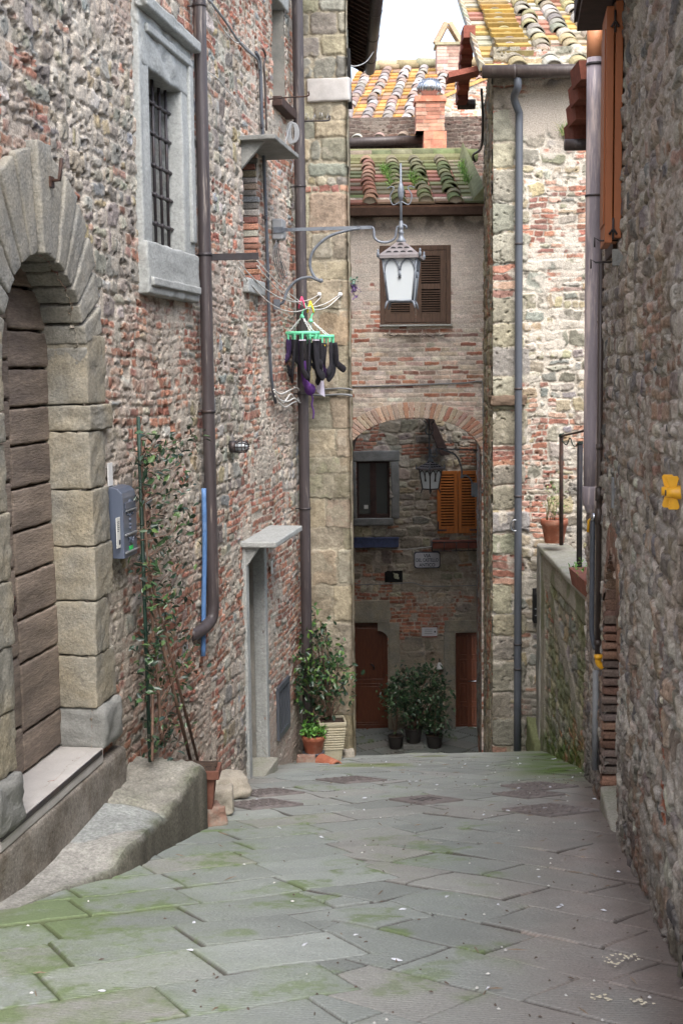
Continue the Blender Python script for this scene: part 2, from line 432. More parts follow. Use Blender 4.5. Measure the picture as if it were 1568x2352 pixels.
def courses(s0, s1, z0, z1, r, h, wd, pal, kind='b', jit=.1):
    out = []; z = z0
    while z < z1:
        ch = h * r.uniform(.92, 1.08) if isinstance(h, float) else r.uniform(*h)
        x = s0 - r.uniform(0, wd[1])
        while x < s1:
            w_ = r.uniform(*wd); out.append((x, x + w_, z, z + ch, kind, pick(pal, r, jit))); x += w_
        z += ch
    return out
KIND = dict(b=(.005, .010, .007, .007), s=(.009, .03, .012, .016), g=(.0, .012, .006, .010), a=(.006, .02, .018, .016), q=(.006, .05, .03, .03))
def masonry(name, W, s0, s1, z0, z1, ds, dz, rects, seed, parent, mortar=(176, 162, 148), mask=None, post=None, relief=1.0,
            warp=.03, material='masonry', rough=.005, edge=.011, off=0.0, smear=.0, pits=.0):
    nx, nz = int(round((s1 - s0) / ds)) + 1, int(round((z1 - z0) / dz)) + 1
    s_ = np.linspace(s0, s1, nx, dtype=np.float32); z_ = np.linspace(z0, z1, nz, dtype=np.float32)
    S, Z = np.meshgrid(s_, z_); sh = S.shape
    cel = lambda a: (max(2, a / dz), max(2, a / ds))
    WX = S + warp * fbm(sh, cel(.45), seed) + .007 * vnoise(sh, cel(.07), seed + 1)
    WZ = Z + warp * fbm(sh, cel(.6), seed + 2) + .007 * vnoise(sh, cel(.06), seed + 3)
    N1 = vnoise(sh, cel(.035), seed + 4); N2 = fbm(sh, cel(.05), seed + 5); N3 = fbm(sh, cel(.10), seed + 6)
    H = (-.012 + .007 * N2 + .005 * N3) * relief
    C = np.empty(sh + (3,), np.float32); C[:] = lin(*mortar)
    C *= (1 + .16 * N3 + .10 * N1)[..., None]
    r = np.random.default_rng(seed + 99)
    mg = .06
    for (x0, x1, y0, y1, kd, col) in rects:
        gap, rad, bev, hu = KIND[kd]
        i0, i1 = int((y0 - mg - z0) / dz), int((y1 + mg - z0) / dz) + 1
        j0, j1 = int((x0 - mg - s0) / ds), int((x1 + mg - s0) / ds) + 1
        i0, j0, i1, j1 = max(i0, 0), max(j0, 0), min(i1, nz), min(j1, nx)
        if i1 - i0 < 1 or j1 - j0 < 1: continue
        sl_ = (slice(i0, i1), slice(j0, j1))
        hx, hy = (x1 - x0) / 2 - gap, (y1 - y0) / 2 - gap
        if hx < .006 or hy < .006: continue
        rd = min(rad * r.uniform(.6, 1.3), hx * .9, hy * .9)
        lx, lz = WX[sl_] - (x0 + x1) / 2, WZ[sl_] - (y0 + y1) / 2
        if kd == 's':
            a = r.normal(0, .10); lx, lz = lx + a * lz, lz - a * lx
        qx, qz = np.abs(lx) - (hx - rd), np.abs(lz) - (hy - rd)
        sd_ = np.hypot(np.maximum(qx, 0), np.maximum(qz, 0)) + np.minimum(np.maximum(qx, qz), 0) - rd + edge * N2[sl_] * (1 if kd != 'b' else .45)
        if kd in 'sg':          # broken corners make the stones angular
            for _ in range(3):
                ph_ = r.uniform(0, 6.283); cx_, cy_ = math.cos(ph_), math.sin(ph_)
                sup = abs(cx_) * hx + abs(cy_) * hy
                sd_ = np.maximum(sd_, lx * cx_ + lz * cy_ - sup * r.uniform(.62, .95))
        ins = sd_ < 0
        if not ins.any(): continue
        t = np.clip(-sd_ / bev, 0, 1); prof = 1 - (1 - t) ** 2
        hh = (hu * r.uniform(.35, 1.25)) * relief * prof - .006 * relief + (lx * r.normal(0, .05) + lz * r.normal(0, .05)) * relief + rough * relief * (N1[sl_] + N3[sl_])
        h_ = H[sl_]; h_[ins] = np.maximum(h_, hh)[ins] if kd == 'g' else hh[ins]
        al = np.clip(-sd_ / .006, 0, 1)[..., None]
        cc = col * (1 + (.20 * N3[sl_] + .16 * N1[sl_]))[..., None]
        C[sl_] = C[sl_] * (1 - al) + cc * al
    if smear > 0:           # lime mortar dragged over the faces
        f = fbm(sh, cel(.5), seed + 7) + .7 * fbm(sh, cel(.13), seed + 8)
        a = smooth(f, .75 - smear, 1.1 - smear) * .85
        mc = lin(*mortar) * (1.04 + .12 * N3 + .14 * N1)[..., None]
        C = C * (1 - a[..., None]) + mc * a[..., None]; H = H * (1 - .55 * a) + .004 * a
    if pits > 0:
        f = vnoise(sh, cel(.045), seed + 9) + .6 * vnoise(sh, cel(.02), seed + 10) + .35 * fbm(sh, cel(.6), seed + 12)
        a = smooth(f, 1.0 - pits, 1.35 - pits)
        H = H - .028 * a; C = C * (1 - .25 * a)[..., None]
    if post is not None: H, C = post(S, Z, H, C, cel, seed)
    C = np.clip(C, .004, .95)
    o, d, n = W.o, W.d, W.n
    PX = (o[0] + d[0] * S + n[0] * (H + off)); PY = (o[1] + d[1] * S + n[1] * (H + off))
    lo = LOC[parent.name]
    V = np.stack([PX - lo[0], PY - lo[1], Z - lo[2]], -1).reshape(-1, 3).astype(np.float32)
    idx = np.arange(nx * nz, dtype=np.int32).reshape(nz, nx)
    Q = np.stack([idx[:-1, :-1], idx[:-1, 1:], idx[1:, 1:], idx[1:, :-1]], -1)
    if mask is not None:
        mk = mask(S, Z)
        hole = mk[:-1, :-1] & mk[:-1, 1:] & mk[1:, 1:] & mk[1:, :-1]
        Q = Q[~hole]
    Q = Q.reshape(-1, 4)
    used = np.zeros(len(V), bool); used[Q.ravel()] = True
    remap = np.cumsum(used) - 1
    V = V[used]; Q = remap[Q]; cc = C.reshape(-1, 3)[used]
    me = bpy.data.meshes.new(name)
    me.vertices.add(len(V)); me.vertices.foreach_set('co', V.ravel())
    me.loops.add(Q.size); me.loops.foreach_set('vertex_index', Q.ravel().astype(np.int32))
    me.polygons.add(len(Q)); me.polygons.foreach_set('loop_start', np.arange(0, Q.size, 4, dtype=np.int32))
    me.polygons.foreach_set('loop_total', np.full(len(Q), 4, np.int32))
    me.polygons.foreach_set('use_smooth', np.ones(len(Q), bool))
    a = me.color_attributes.new('Col', 'FLOAT_COLOR', 'POINT')
    c4 = np.ones((len(V), 4), np.float32); c4[:, :3] = cc
    a.data.foreach_set('color', c4.ravel())
    me.materials.append(M[material]); me.update(calc_edges=True); me.validate()
    ob = bpy.data.objects.new(name, me); COL.objects.link(ob); ob.parent = parent
    LOC[ob.name] = lo
    return ob
def inrect(S, Z, a, b, c, d): return (S > a) & (S < b) & (Z > c) & (Z < d)
def lerp3(C, col, a): return C * (1 - a[..., None]) + np.asarray(col, np.float32) * a[..., None]
def smooth(x, a, b): t = np.clip((x - a) / (b - a), 0, 1); return t * t * (3 - 2 * t)

# ------------------------------------------------------------------ ground
COVERS = [(.06, 11.85), (-.66, 10.85), (-.66, 10.05), (.65, 10.2), (1.70, 11.10), (1.52, 10.50), (1.54, 9.50)]
def build_street():
    x = np.arange(-2.35, 2.75, .0056)
    ys = [-5.0]
    while ys[-1] < 3.9: ys.append(ys[-1] + .05)
    while ys[-1] < 25.3: ys.append(ys[-1] + ((.0058 if ys[-1] < 8 else .0085 if ys[-1] < 11 else .018 if ys[-1] < 16 else .04)))
    y = np.array(ys)
    X, Y = np.meshgrid(x, y); sh = X.shape
    r = np.random.default_rng(21)
    # world-space noise (rows are unevenly spaced, so sample a uniform field)
    gsh = (620, 300)
    def N(cell, seed, oc=3):
        f = fbm(gsh, (cell / .05, cell / .05), seed, oc)
        gy = np.clip((Y + 5.2) / .05, 0, gsh[0] - 2); gx = np.clip((X + 3) / .05 * 1.0, 0, gsh[1] - 2)
        i, j = gy.astype(int), gx.astype(int); fy, fx = gy - i, gx - j
        return (f[i, j] * (1 - fx) + f[i, j + 1] * fx) * (1 - fy) + (f[i + 1, j] * (1 - fx) + f[i + 1, j + 1] * fx) * fy
    fine = r.normal(0, 1, sh)
    n1, n2, n3, n4 = N(.35, 1), N(1.1, 2), N(2.6, 3), N(.16, 4, 2)
    def pattern(ang, rowh, length, seed):
        ca, sa = math.cos(ang), math.sin(ang)
        U = X * ca + Y * sa + .004 * n1; V = -X * sa + Y * ca + .004 * n2 + .0025 * n1
        row = np.floor(V / rowh).astype(int)
        rr_ = np.random.default_rng(seed)
        offs = rr_.random(400) * length; lens = length * rr_.uniform(.85, 1.2, 400)
        k = (row + 200) % 400
        uu_ = (U + offs[k]) / lens[k]; colm = np.floor(uu_).astype(int)
        du = np.minimum(uu_ - colm, 1 - (uu_ - colm)) * lens[k]; dv = V / rowh - row; dv = np.minimum(dv, 1 - dv) * rowh
        idn = ((row + 500) * 1009 + (colm + 500) * 9176) % 4096
        # centre of the slab, for the meeting line of the two halves
        uc = (colm + .5) * lens[k] - offs[k]; vc = (row + .5) * rowh
        return np.minimum(du, dv), idn, uc * ca - vc * sa, (U + offs[k]) / lens[k] - colm, V / rowh - row
    dA, iA, xA, uA, vA = pattern(math.radians(27), .43, .66, 5)
    dB, iB, xB, uB, vB = pattern(math.radians(-43), .43, .66, 6)
    left = xA < -.02 + .09 * (Y - 5)
    D = np.where(left, dA, dB); I = np.where(left, iA, iB + 4096)
    uu_, vv_ = np.where(left, uA, uB), np.where(left, vA, vB)
    tab = np.random.default_rng(33); th = tab.normal(0, .0035, 8192); tx = tab.normal(0, .006, 8192); ty = tab.normal(0, .006, 8192)
    tone = tab.normal(0, .095, 8192); warm = tab.normal(0, 1, 8192)
    jw = .004 + .0025 * np.clip(n1, -1, 1) + .003 * (tab.random(8192)[I])
    groove = 1 - smooth(D, jw * .6, jw + .009)
    Hh = th[I] + tx[I] * (uu_ - .5) + ty[I] * (vv_ - .5) - .016 * groove * (.6 + .4 * np.clip(n4 + .5, 0, 1)) + .0035 * n1 + .003 * n4 + .0005 * fine
    Hh += .02 * n3
    for cx_, cy_ in COVERS:
        Hh = Hh * smooth(np.hypot(X - cx_, Y - cy_), .36, .55)
    Zg = gz(Y) + Hh
    # slabs: grey sandstone, greener to the left and under the far wall, dusty brown to the right
    c = np.empty(sh + (3,)); c[:] = lin(147, 153, 149)
    c = c * (1 + tone[I])[..., None]
    c = lerp3(c, lin(160, 154, 149), np.clip(.5 * smooth(warm[I], .2, 1.6), 0, 1))
    mid = smooth(Y, 8, 11) * (1 - smooth(Y, 17, 20))
    c = lerp3(c, lin(172, 173, 168), .6 * mid * np.clip(.6 + .5 * n2, 0, 1))
    dust = smooth(X - .135 * (Y - 5.2), .30, 1.15 + .0 * X) * (1 - .75 * smooth(Y, 9.5, 12))
    c = lerp3(c, lin(148, 138, 133), np.clip(.7 * dust + .25 * n1 * dust, 0, .9))
    green = np.clip(smooth(-X + .35 * n2 + .25 * n1, .1, 1.5) * (1 - smooth(Y, 6.2, 8.2)) * .75, 0, 1)
    green = np.maximum(green, .34 * smooth(.6 * n2 + .8 * n1 + .5 * n4 + .5 * (tab.random(8192)[I] - .5), .2, .75) * (1 - dust) * (1 - .5 * mid))
    band = np.exp(-((X - (-.75)) / .35) ** 2) * smooth(Y, 6.9, 7.6) * (1 - smooth(Y, 9.2, 9.8))
    green = np.maximum(green, .55 * band * np.clip(.7 + .6 * n1, 0, 1)) * (.45 + 1.0 * tab.random(8192)[I])
    hf = .6 * vnoise(sh, (9, 9), 71) + .6 * vnoise(sh, (4, 4), 72)
    green = green * (.55 + .8 * np.exp(-D / .035)) * (1 + .8 * n4 + .55 * hf) + .22 * smooth(hf + .8 * n4 + .5 * n1, .55, .9) * smooth(green, .1, .3)
    c = lerp3(c, lin(108, 126, 82), np.clip(green, 0, .85))
    rbase = 1.36 + .135 * (Y - 5.22)
    moss = smooth(X - rbase, -1.15, -.15) * smooth(Y, 10.8, 12.6) * (1 - smooth(Y, 16, 18)) * np.clip(.75 + .5 * n1 + .3 * n4, 0, 1)
    c = lerp3(c, lin(86, 112, 44), np.clip(moss, 0, .92))
    c = lerp3(c, lin(120, 134, 66), np.clip(.8 * smooth(n2 + .4 * n1, .35, .8) * smooth(Y, 12, 14) * (1 - smooth(Y, 16, 18)), 0, .7))
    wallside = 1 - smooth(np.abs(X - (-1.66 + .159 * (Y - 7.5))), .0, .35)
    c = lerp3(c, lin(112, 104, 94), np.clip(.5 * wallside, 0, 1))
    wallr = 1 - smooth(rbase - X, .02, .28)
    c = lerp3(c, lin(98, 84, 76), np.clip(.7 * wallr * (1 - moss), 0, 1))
    jc = np.where((green > .3)[..., None], lin(74, 80, 54), lin(66, 58, 54))
    jc = np.where((dust > .5)[..., None] & (n1 > .35)[..., None], lin(140, 128, 120), jc)
    c = c * (1 - groove[..., None] * .85) + jc * groove[..., None] * .85
    c *= (1 + .06 * n4 + .06 * fine + .06 * n1)[..., None]
    c = np.clip(c, .01, .9)
    nx, nz = len(x), len(y)
    V = np.stack([X, Y, Zg], -1).reshape(-1, 3).astype(np.float32)
    idx = np.arange(nx * nz, dtype=np.int32).reshape(nz, nx)
    Q = np.stack([idx[:-1, :-1], idx[:-1, 1:], idx[1:, 1:], idx[1:, :-1]], -1).reshape(-1, 4)
    me = bpy.data.meshes.new('street')
    me.vertices.add(len(V)); me.vertices.foreach_set('co', V.ravel())
    me.loops.add(Q.size); me.loops.foreach_set('vertex_index', Q.ravel())
    me.polygons.add(len(Q)); me.polygons.foreach_set('loop_start', np.arange(0, Q.size, 4, dtype=np.int32))
    me.polygons.foreach_set('loop_total', np.full(len(Q), 4, np.int32)); me.polygons.foreach_set('use_smooth', np.ones(len(Q), bool))
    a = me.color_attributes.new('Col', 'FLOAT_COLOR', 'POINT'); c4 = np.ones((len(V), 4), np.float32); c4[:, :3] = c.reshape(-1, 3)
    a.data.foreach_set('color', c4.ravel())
    mt, t, b = nodes('chiselled_paving')
    Nn, L = t.nodes, t.links
    at = Nn.new('ShaderNodeAttribute'); at.attribute_name = 'Col'
    tc = Nn.new('ShaderNodeTexCoord'); mp = Nn.new('ShaderNodeMapping'); mp.inputs['Rotation'].default_value = (0, 0, math.radians(-9))
    L.new(tc.outputs['Object'], mp.inputs['Vector'])
    wv = Nn.new('ShaderNodeTexWave'); wv.bands_direction = 'Y'; wv.inputs['Scale'].default_value = 15.5; wv.inputs['Distortion'].default_value = 1.6
    wv.inputs['Detail'].default_value = 2; wv.inputs['Detail Scale'].default_value = 1.2
    L.new(mp.outputs[0], wv.inputs['Vector'])
    nz_ = Nn.new('ShaderNodeTexNoise'); nz_.inputs['Scale'].default_value = 70; nz_.inputs['Detail'].default_value = 5; L.new(tc.outputs['Object'], nz_.inputs['Vector'])
    nl = Nn.new('ShaderNodeTexNoise'); nl.inputs['Scale'].default_value = 1.6; nl.inputs['Detail'].default_value = 3; L.new(tc.outputs['Object'], nl.inputs['Vector'])
    mr = Nn.new('ShaderNodeMapRange'); mr.inputs[1].default_value = .3; mr.inputs[2].default_value = .55; L.new(nl.outputs['Fac'], mr.inputs[0])
    mw = Nn.new('ShaderNodeMath'); mw.operation = 'MULTIPLY'; L.new(wv.outputs['Fac'], mw.inputs[0]); L.new(mr.outputs[0], mw.inputs[1])
    ad = Nn.new('ShaderNodeMath'); ad.operation = 'MULTIPLY_ADD'; L.new(mw.outputs[0], ad.inputs[0]); ad.inputs[1].default_value = .65; L.new(nz_.outputs['Fac'], ad.inputs[2])
    bp = Nn.new('ShaderNodeBump'); bp.inputs['Strength'].default_value = .8; bp.inputs['Distance'].default_value = .004
    L.new(ad.outputs[0], bp.inputs['Height']); L.new(bp.outputs[0], b.inputs['Normal'])
    m2 = Nn.new('ShaderNodeMapRange'); m2.inputs[1].default_value = .3; m2.inputs[2].default_value = 1.5; m2.inputs[3].default_value = .85; m2.inputs[4].default_value = 1.13
    L.new(ad.outputs[0], m2.inputs[0])
    mx = Nn.new('ShaderNodeMix'); mx.data_type = 'RGBA'; mx.blend_type = 'MULTIPLY'; mx.inputs[0].default_value = 1
    L.new(at.outputs['Color'], mx.inputs[6]); L.new(m2.outputs[0], mx.inputs[7]); L.new(mx.outputs[2], b.inputs['Base Color'])
    b.inputs['Roughness'].default_value = .78; b.inputs['Specular IOR Level'].default_value = .35
    me.materials.append(mt); me.update(calc_edges=True)
    o = bpy.data.objects.new('street', me); COL.objects.link(o); tag(o, kind='structure')
    g = MB(); g.add([(-400, -300, -8.6), (400, -300, -8.6), (400, 500, -8.6), (-400, 500, -8.6)], [(0, 1, 2, 3)])
    tag(g.build('terrain', M['plaster']), kind='structure')
build_street()
# ================================================================== left house
def wblock(mb, W, s0, s1, o0, o1, z0, z1, **k):
    return mb.block([W.pt(a, o, z) for z in (z0, z1) for a, o in ((s0, o0), (s0, o1), (s1, o1), (s1, o0))], **k)
def shell(mb, W, s0, s1, o0, o1, z0, z1, sides=(0, 1)):
    """the unseen sides, back and top of a house behind its front wall"""
    a = [W.pt(s0, o0, z0), W.pt(s1, o0, z0), W.pt(s1, o1, z0), W.pt(s0, o1, z0), W.pt(s0, o0, z1), W.pt(s1, o0, z1), W.pt(s1, o1, z1), W.pt(s0, o1, z1)]
    return mb.add(a, [(2, 3, 7, 6), (4, 5, 6, 7)] + [[(3, 0, 4, 7), (1, 2, 6, 5)][k] for k in sides])
lh = thing('stone_house', 'tall house of mixed red brick and rubble with arched wooden portal and barred window', 'house', LW.pt(1, 0, -3.2))
PC, PR, PZ, TH = -.12, .63, .03, -2.345           # portal centre, radius, springing, threshold
nwl, nwr = LW.uv(560, 345)[0], LW.uv(592, 640)[0]
NW = (4.95, 5.52, .87, 2.09)                      # narrow upper window
DR = (4.78, 5.50, -3.95, -1.70)                   # canopied doorway
VT = (6.08, 6.62, -3.87, -3.36)                   # cellar grille
UW = (6.42, 7.05, 2.80, 4.3)                      # small top window
BW_ = (1.93, 2.80, .90, 2.16)                     # barred window opening
def lw_mask(S, Z):
    k = inrect(S, Z, PC - PR, PC + PR, TH, PZ) | (((S - PC) ** 2 + (Z - PZ) ** 2 < PR ** 2) & (Z > PZ - .05))
    for q in (NW, DR, VT, UW, BW_): k |= inrect(S, Z, *q)
    return k
def lw_post(S, Z, H, C, cel, seed):
    n = fbm(S.shape, cel(.9), seed + 31); n2 = fbm(S.shape, cel(.25), seed + 32)
    # old lime wash left on in patches, and a dirty foot
    a = np.clip(smooth(n + .5 * n2, .35, .8) * .75, 0, 1)
    C = lerp3(C, lin(172, 160, 148), a); H = H + .010 * a
    # ragged broken stretches beside the downpipe
    hole = smooth(n2 + .6 * n, .55, .8) * np.exp(-((S - 3.95) / .22) ** 2) * smooth(Z, -2.6, -1.8) * (1 - smooth(Z, -.6, -.1))
    H = H - .05 * hole; C = lerp3(C, lin(150, 136, 120), .4 * hole)
    ch = np.exp(-((S - 3.42) / .05) ** 4) * smooth(-Z, .1, .5); H = H - .02 * ch; C = lerp3(C, lin(158, 152, 142), .8 * ch)
    low_dark = np.exp(-((S - 2.3) / .7) ** 4) * (1 - smooth(Z, -2.0, -1.4)); C = lerp3(C, C * .68, .8 * low_dark)  # wall colour darker in a low patch behind the climber
    gw = gz(7.5 + .9876 * S); ft = 1 - smooth(Z - gw, .02, .5 + .25 * n2)
    C = lerp3(C, lin(150, 140, 128), .5 * ft)
    pl = smooth(S, 5.55, 5.8) * (1 - smooth(Z - gw, .5, .9 + .2 * n2)); C = lerp3(C, lin(166, 156, 146), .75 * pl); H = H * (1 - .6 * pl)
    return H, C
def lw_bp(x, z):
    p = .40 + .22 * smooth(np.float64(x), 2.5, 5.0)
    if z < .5 and 1.2 < x < 3.6: p += .22
    if x < 1.2 and z > .6: p -= .10
    if z < -2.2 and x < 3.2: p += .25
    return float(p)
R1 = np.random.default_rng(11)
LRED = [(164, 116, 98), (152, 106, 90), (174, 130, 110), (146, 110, 97), (168, 124, 104), (138, 104, 92), (178, 146, 128), (170, 150, 136)]
LST = [(156, 150, 140), (144, 140, 133), (166, 158, 144), (138, 132, 124), (172, 164, 152), (162, 148, 122), (142, 144, 144), (150, 139, 125), (124, 119, 112), (178, 172, 164), (148, 144, 134)]
masonry('wall', LW, -1.25, 7.85, -4.9, 5.2, .0118, .0095, mixed(-1.3, 7.9, -5, 5.3, R1, lw_bp, rows=(.09, .20), sw=(.06, .24), reds=LRED, stones=LST), 101, lh, mortar=(178, 169, 156), mask=lw_mask, post=lw_post, relief=.78, smear=.46, pits=.42)
masonry('wall', LW, -6.4, -1.25, -3.6, 5.2, .03, .024, mixed(-6.5, -1.2, -3.6, 5.3, R1, lw_bp), 102, lh, mortar=(176, 160, 146))
sh = MB(); shell(sh, LW, -6.4, 7.85, -.02, -6, -5, 5.2, (0,)); sh.build('rear_wall', M['plaster'], lh)
rf = MB(); rf.add([LW.pt(-6.4, .55, 5.2), LW.pt(7.85, .55, 5.2), LW.pt(7.85, -6, 7.4), LW.pt(-6.4, -6, 7.4), LW.pt(-6.4, .55, 5.3), LW.pt(7.85, .55, 5.3), LW.pt(7.85, -6, 7.5), LW.pt(-6.4, -6, 7.5)],
       [(3, 2, 1, 0), (4, 5, 6, 7), (0, 1, 5, 4), (1, 2, 6, 5), (2, 3, 7, 6), (3, 0, 4, 7)]); rf.build('roof', M['redtile'], lh)  # unseen roof slab above the left wall, added to stop light leaking in

# portal: rusticated jambs and voussoirs
ys = [770, 928, 988, 1120, 1250, 1376, 1503, 1626]
zs = [LW.uv(212, y)[1] for y in ys]
ps = MB(); wblock(ps, LW, -1.9, .96, -.03, .075, -3.25, TH - .10, r=.03, k=14, amp=.008, seed=4)
ps.build('portal_plinth', M['render'], lh)
for side in (1, -1):
    for i in range(len(zs) - 1):
        mb = MB(); w_ = (.90 if i == 1 else .80 if i % 2 else .84) + .04 * math.sin(i * 2.3)
        a, b = (PC + PR - .005, PC + w_ + .115) if side > 0 else (PC - w_ - .115, PC - PR + .005)
        wblock(mb, LW, a, b, -.24, .05 + .015 * (i == 1) + .008 * math.sin(i * 5), zs[i + 1] + .004, zs[i] - .004, r=.012, k=12, amp=.0045, freq=9, seed=30 + i + (side < 0) * 20)
        mb.build('jamb_stone', M['sandstone'], lh)
    mb = MB(); a, b = (PC + PR - .005, PC + 1.0) if side > 0 else (PC - 1.0, PC - PR + .005)
    wblock(mb, LW, a, b, -.24, .09, TH - .02, zs[-1] + .0, r=.04, k=7, amp=.010, freq=5, seed=60 + side)
    mb.build('jamb_stone', M['darkstone'], lh)
NV = 15
zbot = zs[0]
for i in range(NV):
    t0, t1 = math.pi * (1 - i / NV), math.pi * (1 - (i + 1) / NV)
    g_ = .017
    def q(t, r_, o): return LW.pt(PC + r_ * math.cos(t), o, PZ + r_ * math.sin(t))
    ext = lambda t: .90 + .30 * max(0, math.sin(t)) ** 1.5 + (.04 if i == NV // 2 else 0)
    out = .05 + .02 * (i == NV // 2) + .006 * math.sin(3.1 * i)
    ta, tb = t0 - g_, t1 + g_
    c8 = [q(ta, PR, -.24), q(ta, PR, out), q(tb, PR, out), q(tb, PR, -.24), q(ta, ext(ta), -.24), q(ta, ext(ta), out), q(tb, ext(tb), out), q(tb, ext(tb), -.24)]
    mb = MB(); mb.block(c8, r=.012, k=8, amp=.003, freq=8, seed=80 + i)
    mb.build('keystone' if i == NV // 2 else 'voussoir', M['greysand'], lh)
for sd_ in (1, -1):   # springers between arch and jambs
    mb = MB(); a, b = (PC + PR - .003, PC + .92) if sd_ > 0 else (PC - .92, PC - PR + .003)
    wblock(mb, LW, a, b, -.24, .05, zbot + .0, PZ - .004, r=.02, k=6, amp=.005, seed=99); mb.build('springer', M['sandstone'], lh)
th = MB(); wblock(th, LW, PC - PR - .3, PC + PR + .02, -.24, .065, TH - .1, TH, r=.012, k=10, amp=.003, seed=5); tho = th.build('threshold', M['marble'], lh)
th = MB(); wblock(th, LW, PC - PR - .3, PC + PR - .02, .062, .072, TH - .035, TH - .004, r=.003, k=6, amp=.001, seed=6); th.build('edge_strip', M['iron'], tho)
# door leaves of stacked bevelled boards, hung 20 cm inside the arch
seam = LW.uv(42, 1450, -.21)[0]
dy = [560, 668, 762, 846, 932, 1016, 1110, 1205, 1301, 1400, 1497, 1652, 1800]
for k, (a, b, j) in enumerate(((PC - PR - .02, seam - .006, .05), (seam + .006, PC + PR + .02, 0.0))):
    zz = [LW.uv(100, y, -.21)[1] + (j if 0 < n < len(dy) - 1 else 0) for n, y in enumerate(dy)]
    zz[0] = PZ + PR + .05; zz[-1] = TH + .012
    mb = MB()
    for i in range(len(zz) - 1):
        wblock(mb, LW, a, b, -.29, -.205 + .006 * math.sin(7 * i + k), zz[i + 1] + .008, zz[i] - .008, r=.014, k=10, amp=.0035, freq=9, seed=120 + i + 20 * k)
    mb.wbox(LW, a, b, -.31, -.275, TH, PZ + PR + .04)
    dl = mb.build('door', M['olddoor'], lh)
    if k == 0:
        hd = MB(); p0 = LW.pt(seam - .12, -.20, LW.uv(26, 1375, -.2)[1])
        hd.tube(arc(p0 + [0, 0, -.05], LW.n * .035, np.array([0, 0, .05]), -1.57, 1.57, 8), .007); hd.tube([p0, p0 + LW.n * .03], .02); hd.build('handle', M['rust'], dl)
sp = MB(); kz = LW.uv(117, 405)[1]; ks = LW.uv(117, 405, .07)[0]
sp.tube([LW.pt(ks, .05, kz - .05), LW.pt(ks, .12, kz - .05), LW.pt(ks + .02, .13, kz + .07)], .012); sp.wbox(LW, ks - .03, ks + .03, .06, .08, kz - .09, kz - .03); sp.build('iron_spike', M['rust'], lh)

# barred window
wf = MB(); a, b, c, d = BW_
wblock(wf, LW, 1.73, a + .02, -.28, .045, c - .02, 2.53, r=.02, k=8, amp=.007, freq=6, seed=141)
wblock(wf, LW, b - .02, 3.08, -.28, .045, c - .02, 2.53, r=.02, k=8, amp=.007, freq=6, seed=142)
wblock(wf, LW, 1.74, 3.07, -.28, .047, d - .05, 2.52, r=.02, k=12, amp=.016, freq=4, seed=143)
wblock(wf, LW, 1.73, 3.08, -.28, .075, .54, c + .01, r=.02, k=12, amp=.008, freq=6, seed=144)
win = wf.build('window', M['greystone'], lh)
cn = MB()
wblock(cn, LW, 1.70, 3.12, .03, .12, 2.47, 2.56, r=.02, k=12, amp=.010, seed=145)
wblock(cn, LW, 1.86, 3.02, .03, .075, 2.34, 2.40, r=.015, k=10, amp=.006, seed=146)
wblock(cn, LW, 2.94, 3.05, .03, .07, 1.0, 2.40, r=.015, k=10, amp=.006, seed=147)
wblock(cn, LW, 1.78, 3.04, .06, .10, .60, .66, r=.012, k=10, amp=.006, seed=148)
cn.build('moulding', M['greystone'], win)
pn = MB(); pn.wbox(LW, a - .02, b + .02, -.30, -.27, c - .02, d + .02); pn.build('pane', M['glass_dark'], win)
fr = MB()
for x0, x1 in ((a, a + .06), (b - .06, b), ((a + b) / 2 - .03, (a + b) / 2 + .03)): fr.wbox(LW, x0, x1, -.268, -.23, c, d)
for z in (c + .03, d - .03, (c + d) / 2): fr.wbox(LW, a, b, -.266, -.232, z - .03, z + .03)
fr.build('frame', M['wood_dark'], win)
br = MB()
for x in np.linspace(a + .10, b - .10, 5): br.tube([LW.pt(x, -.06, c), LW.pt(x, -.06, d)], .0125, 6)
for y in (216.7, 287, 360, 428, 496):
    z = LW.uv(327.6, y, -.08)[1] - .03
    pts = [LW.pt(x, -.06 + .008 * math.cos(9 * x), z) for x in np.linspace(a - .03, b + .03, 16)]
    br.tube(pts, .0125, 6)
    for x in np.linspace(a + .10, b - .10, 5): br.lathe(LW.pt(x, -.06, z - .02), [(.012, 0), (.021, .012), (.021, .028), (.012, .04)], 8)
br.build('bars', M['iron'], win)

# narrow upper window with slate hood, doorway with canopy, cellar grille, top window
def recess(W, q, dep, parent, matname, back='room', name='reveal'):
    a, b, c, d = q; mb = MB()
    mb.add([W.pt(a, .0, c), W.pt(a, -dep, c), W.pt(a, -dep, d), W.pt(a, 0, d), W.pt(b, 0, c), W.pt(b, -dep, c), W.pt(b, -dep, d), W.pt(b, 0, d)],
           [(0, 1, 2, 3), (7, 6, 5, 4), (3, 2, 6, 7), (0, 4, 5, 1)])
    o = mb.build(name, M[matname], parent)
    m2 = MB(); m2.wbox(W, a - .03, b + .03, -dep - .03, -dep, c - .03, d + .03); m2.build('inner_panel', M[back], parent); return o
a, b, c, d = NW
recess(LW, NW, .26, lh, 'plaster')
jm = MB(); rj = np.random.default_rng(5); z = c
while z < d - .05:      # toothed brick jamb on the far side, facing the street
    h_ = rj.uniform(.05, .065); wblock(jm, LW, b - .02, b + .03, -.24, .012 + rj.uniform(-.012, .02), z + .003, min(d, z + h_) - .003, r=.008, k=3, amp=.004, seed=int(z * 100), col=pick(REDS if rj.random() < .7 else STONES, rj)); z += h_ + .004
jm.build('brick_jamb', M['masonry'], lh)
hd = MB(); wblock(hd, LW, 4.84, 6.02, -.1, .34, 2.10, 2.145, r=.01, k=8, amp=.004, seed=9)
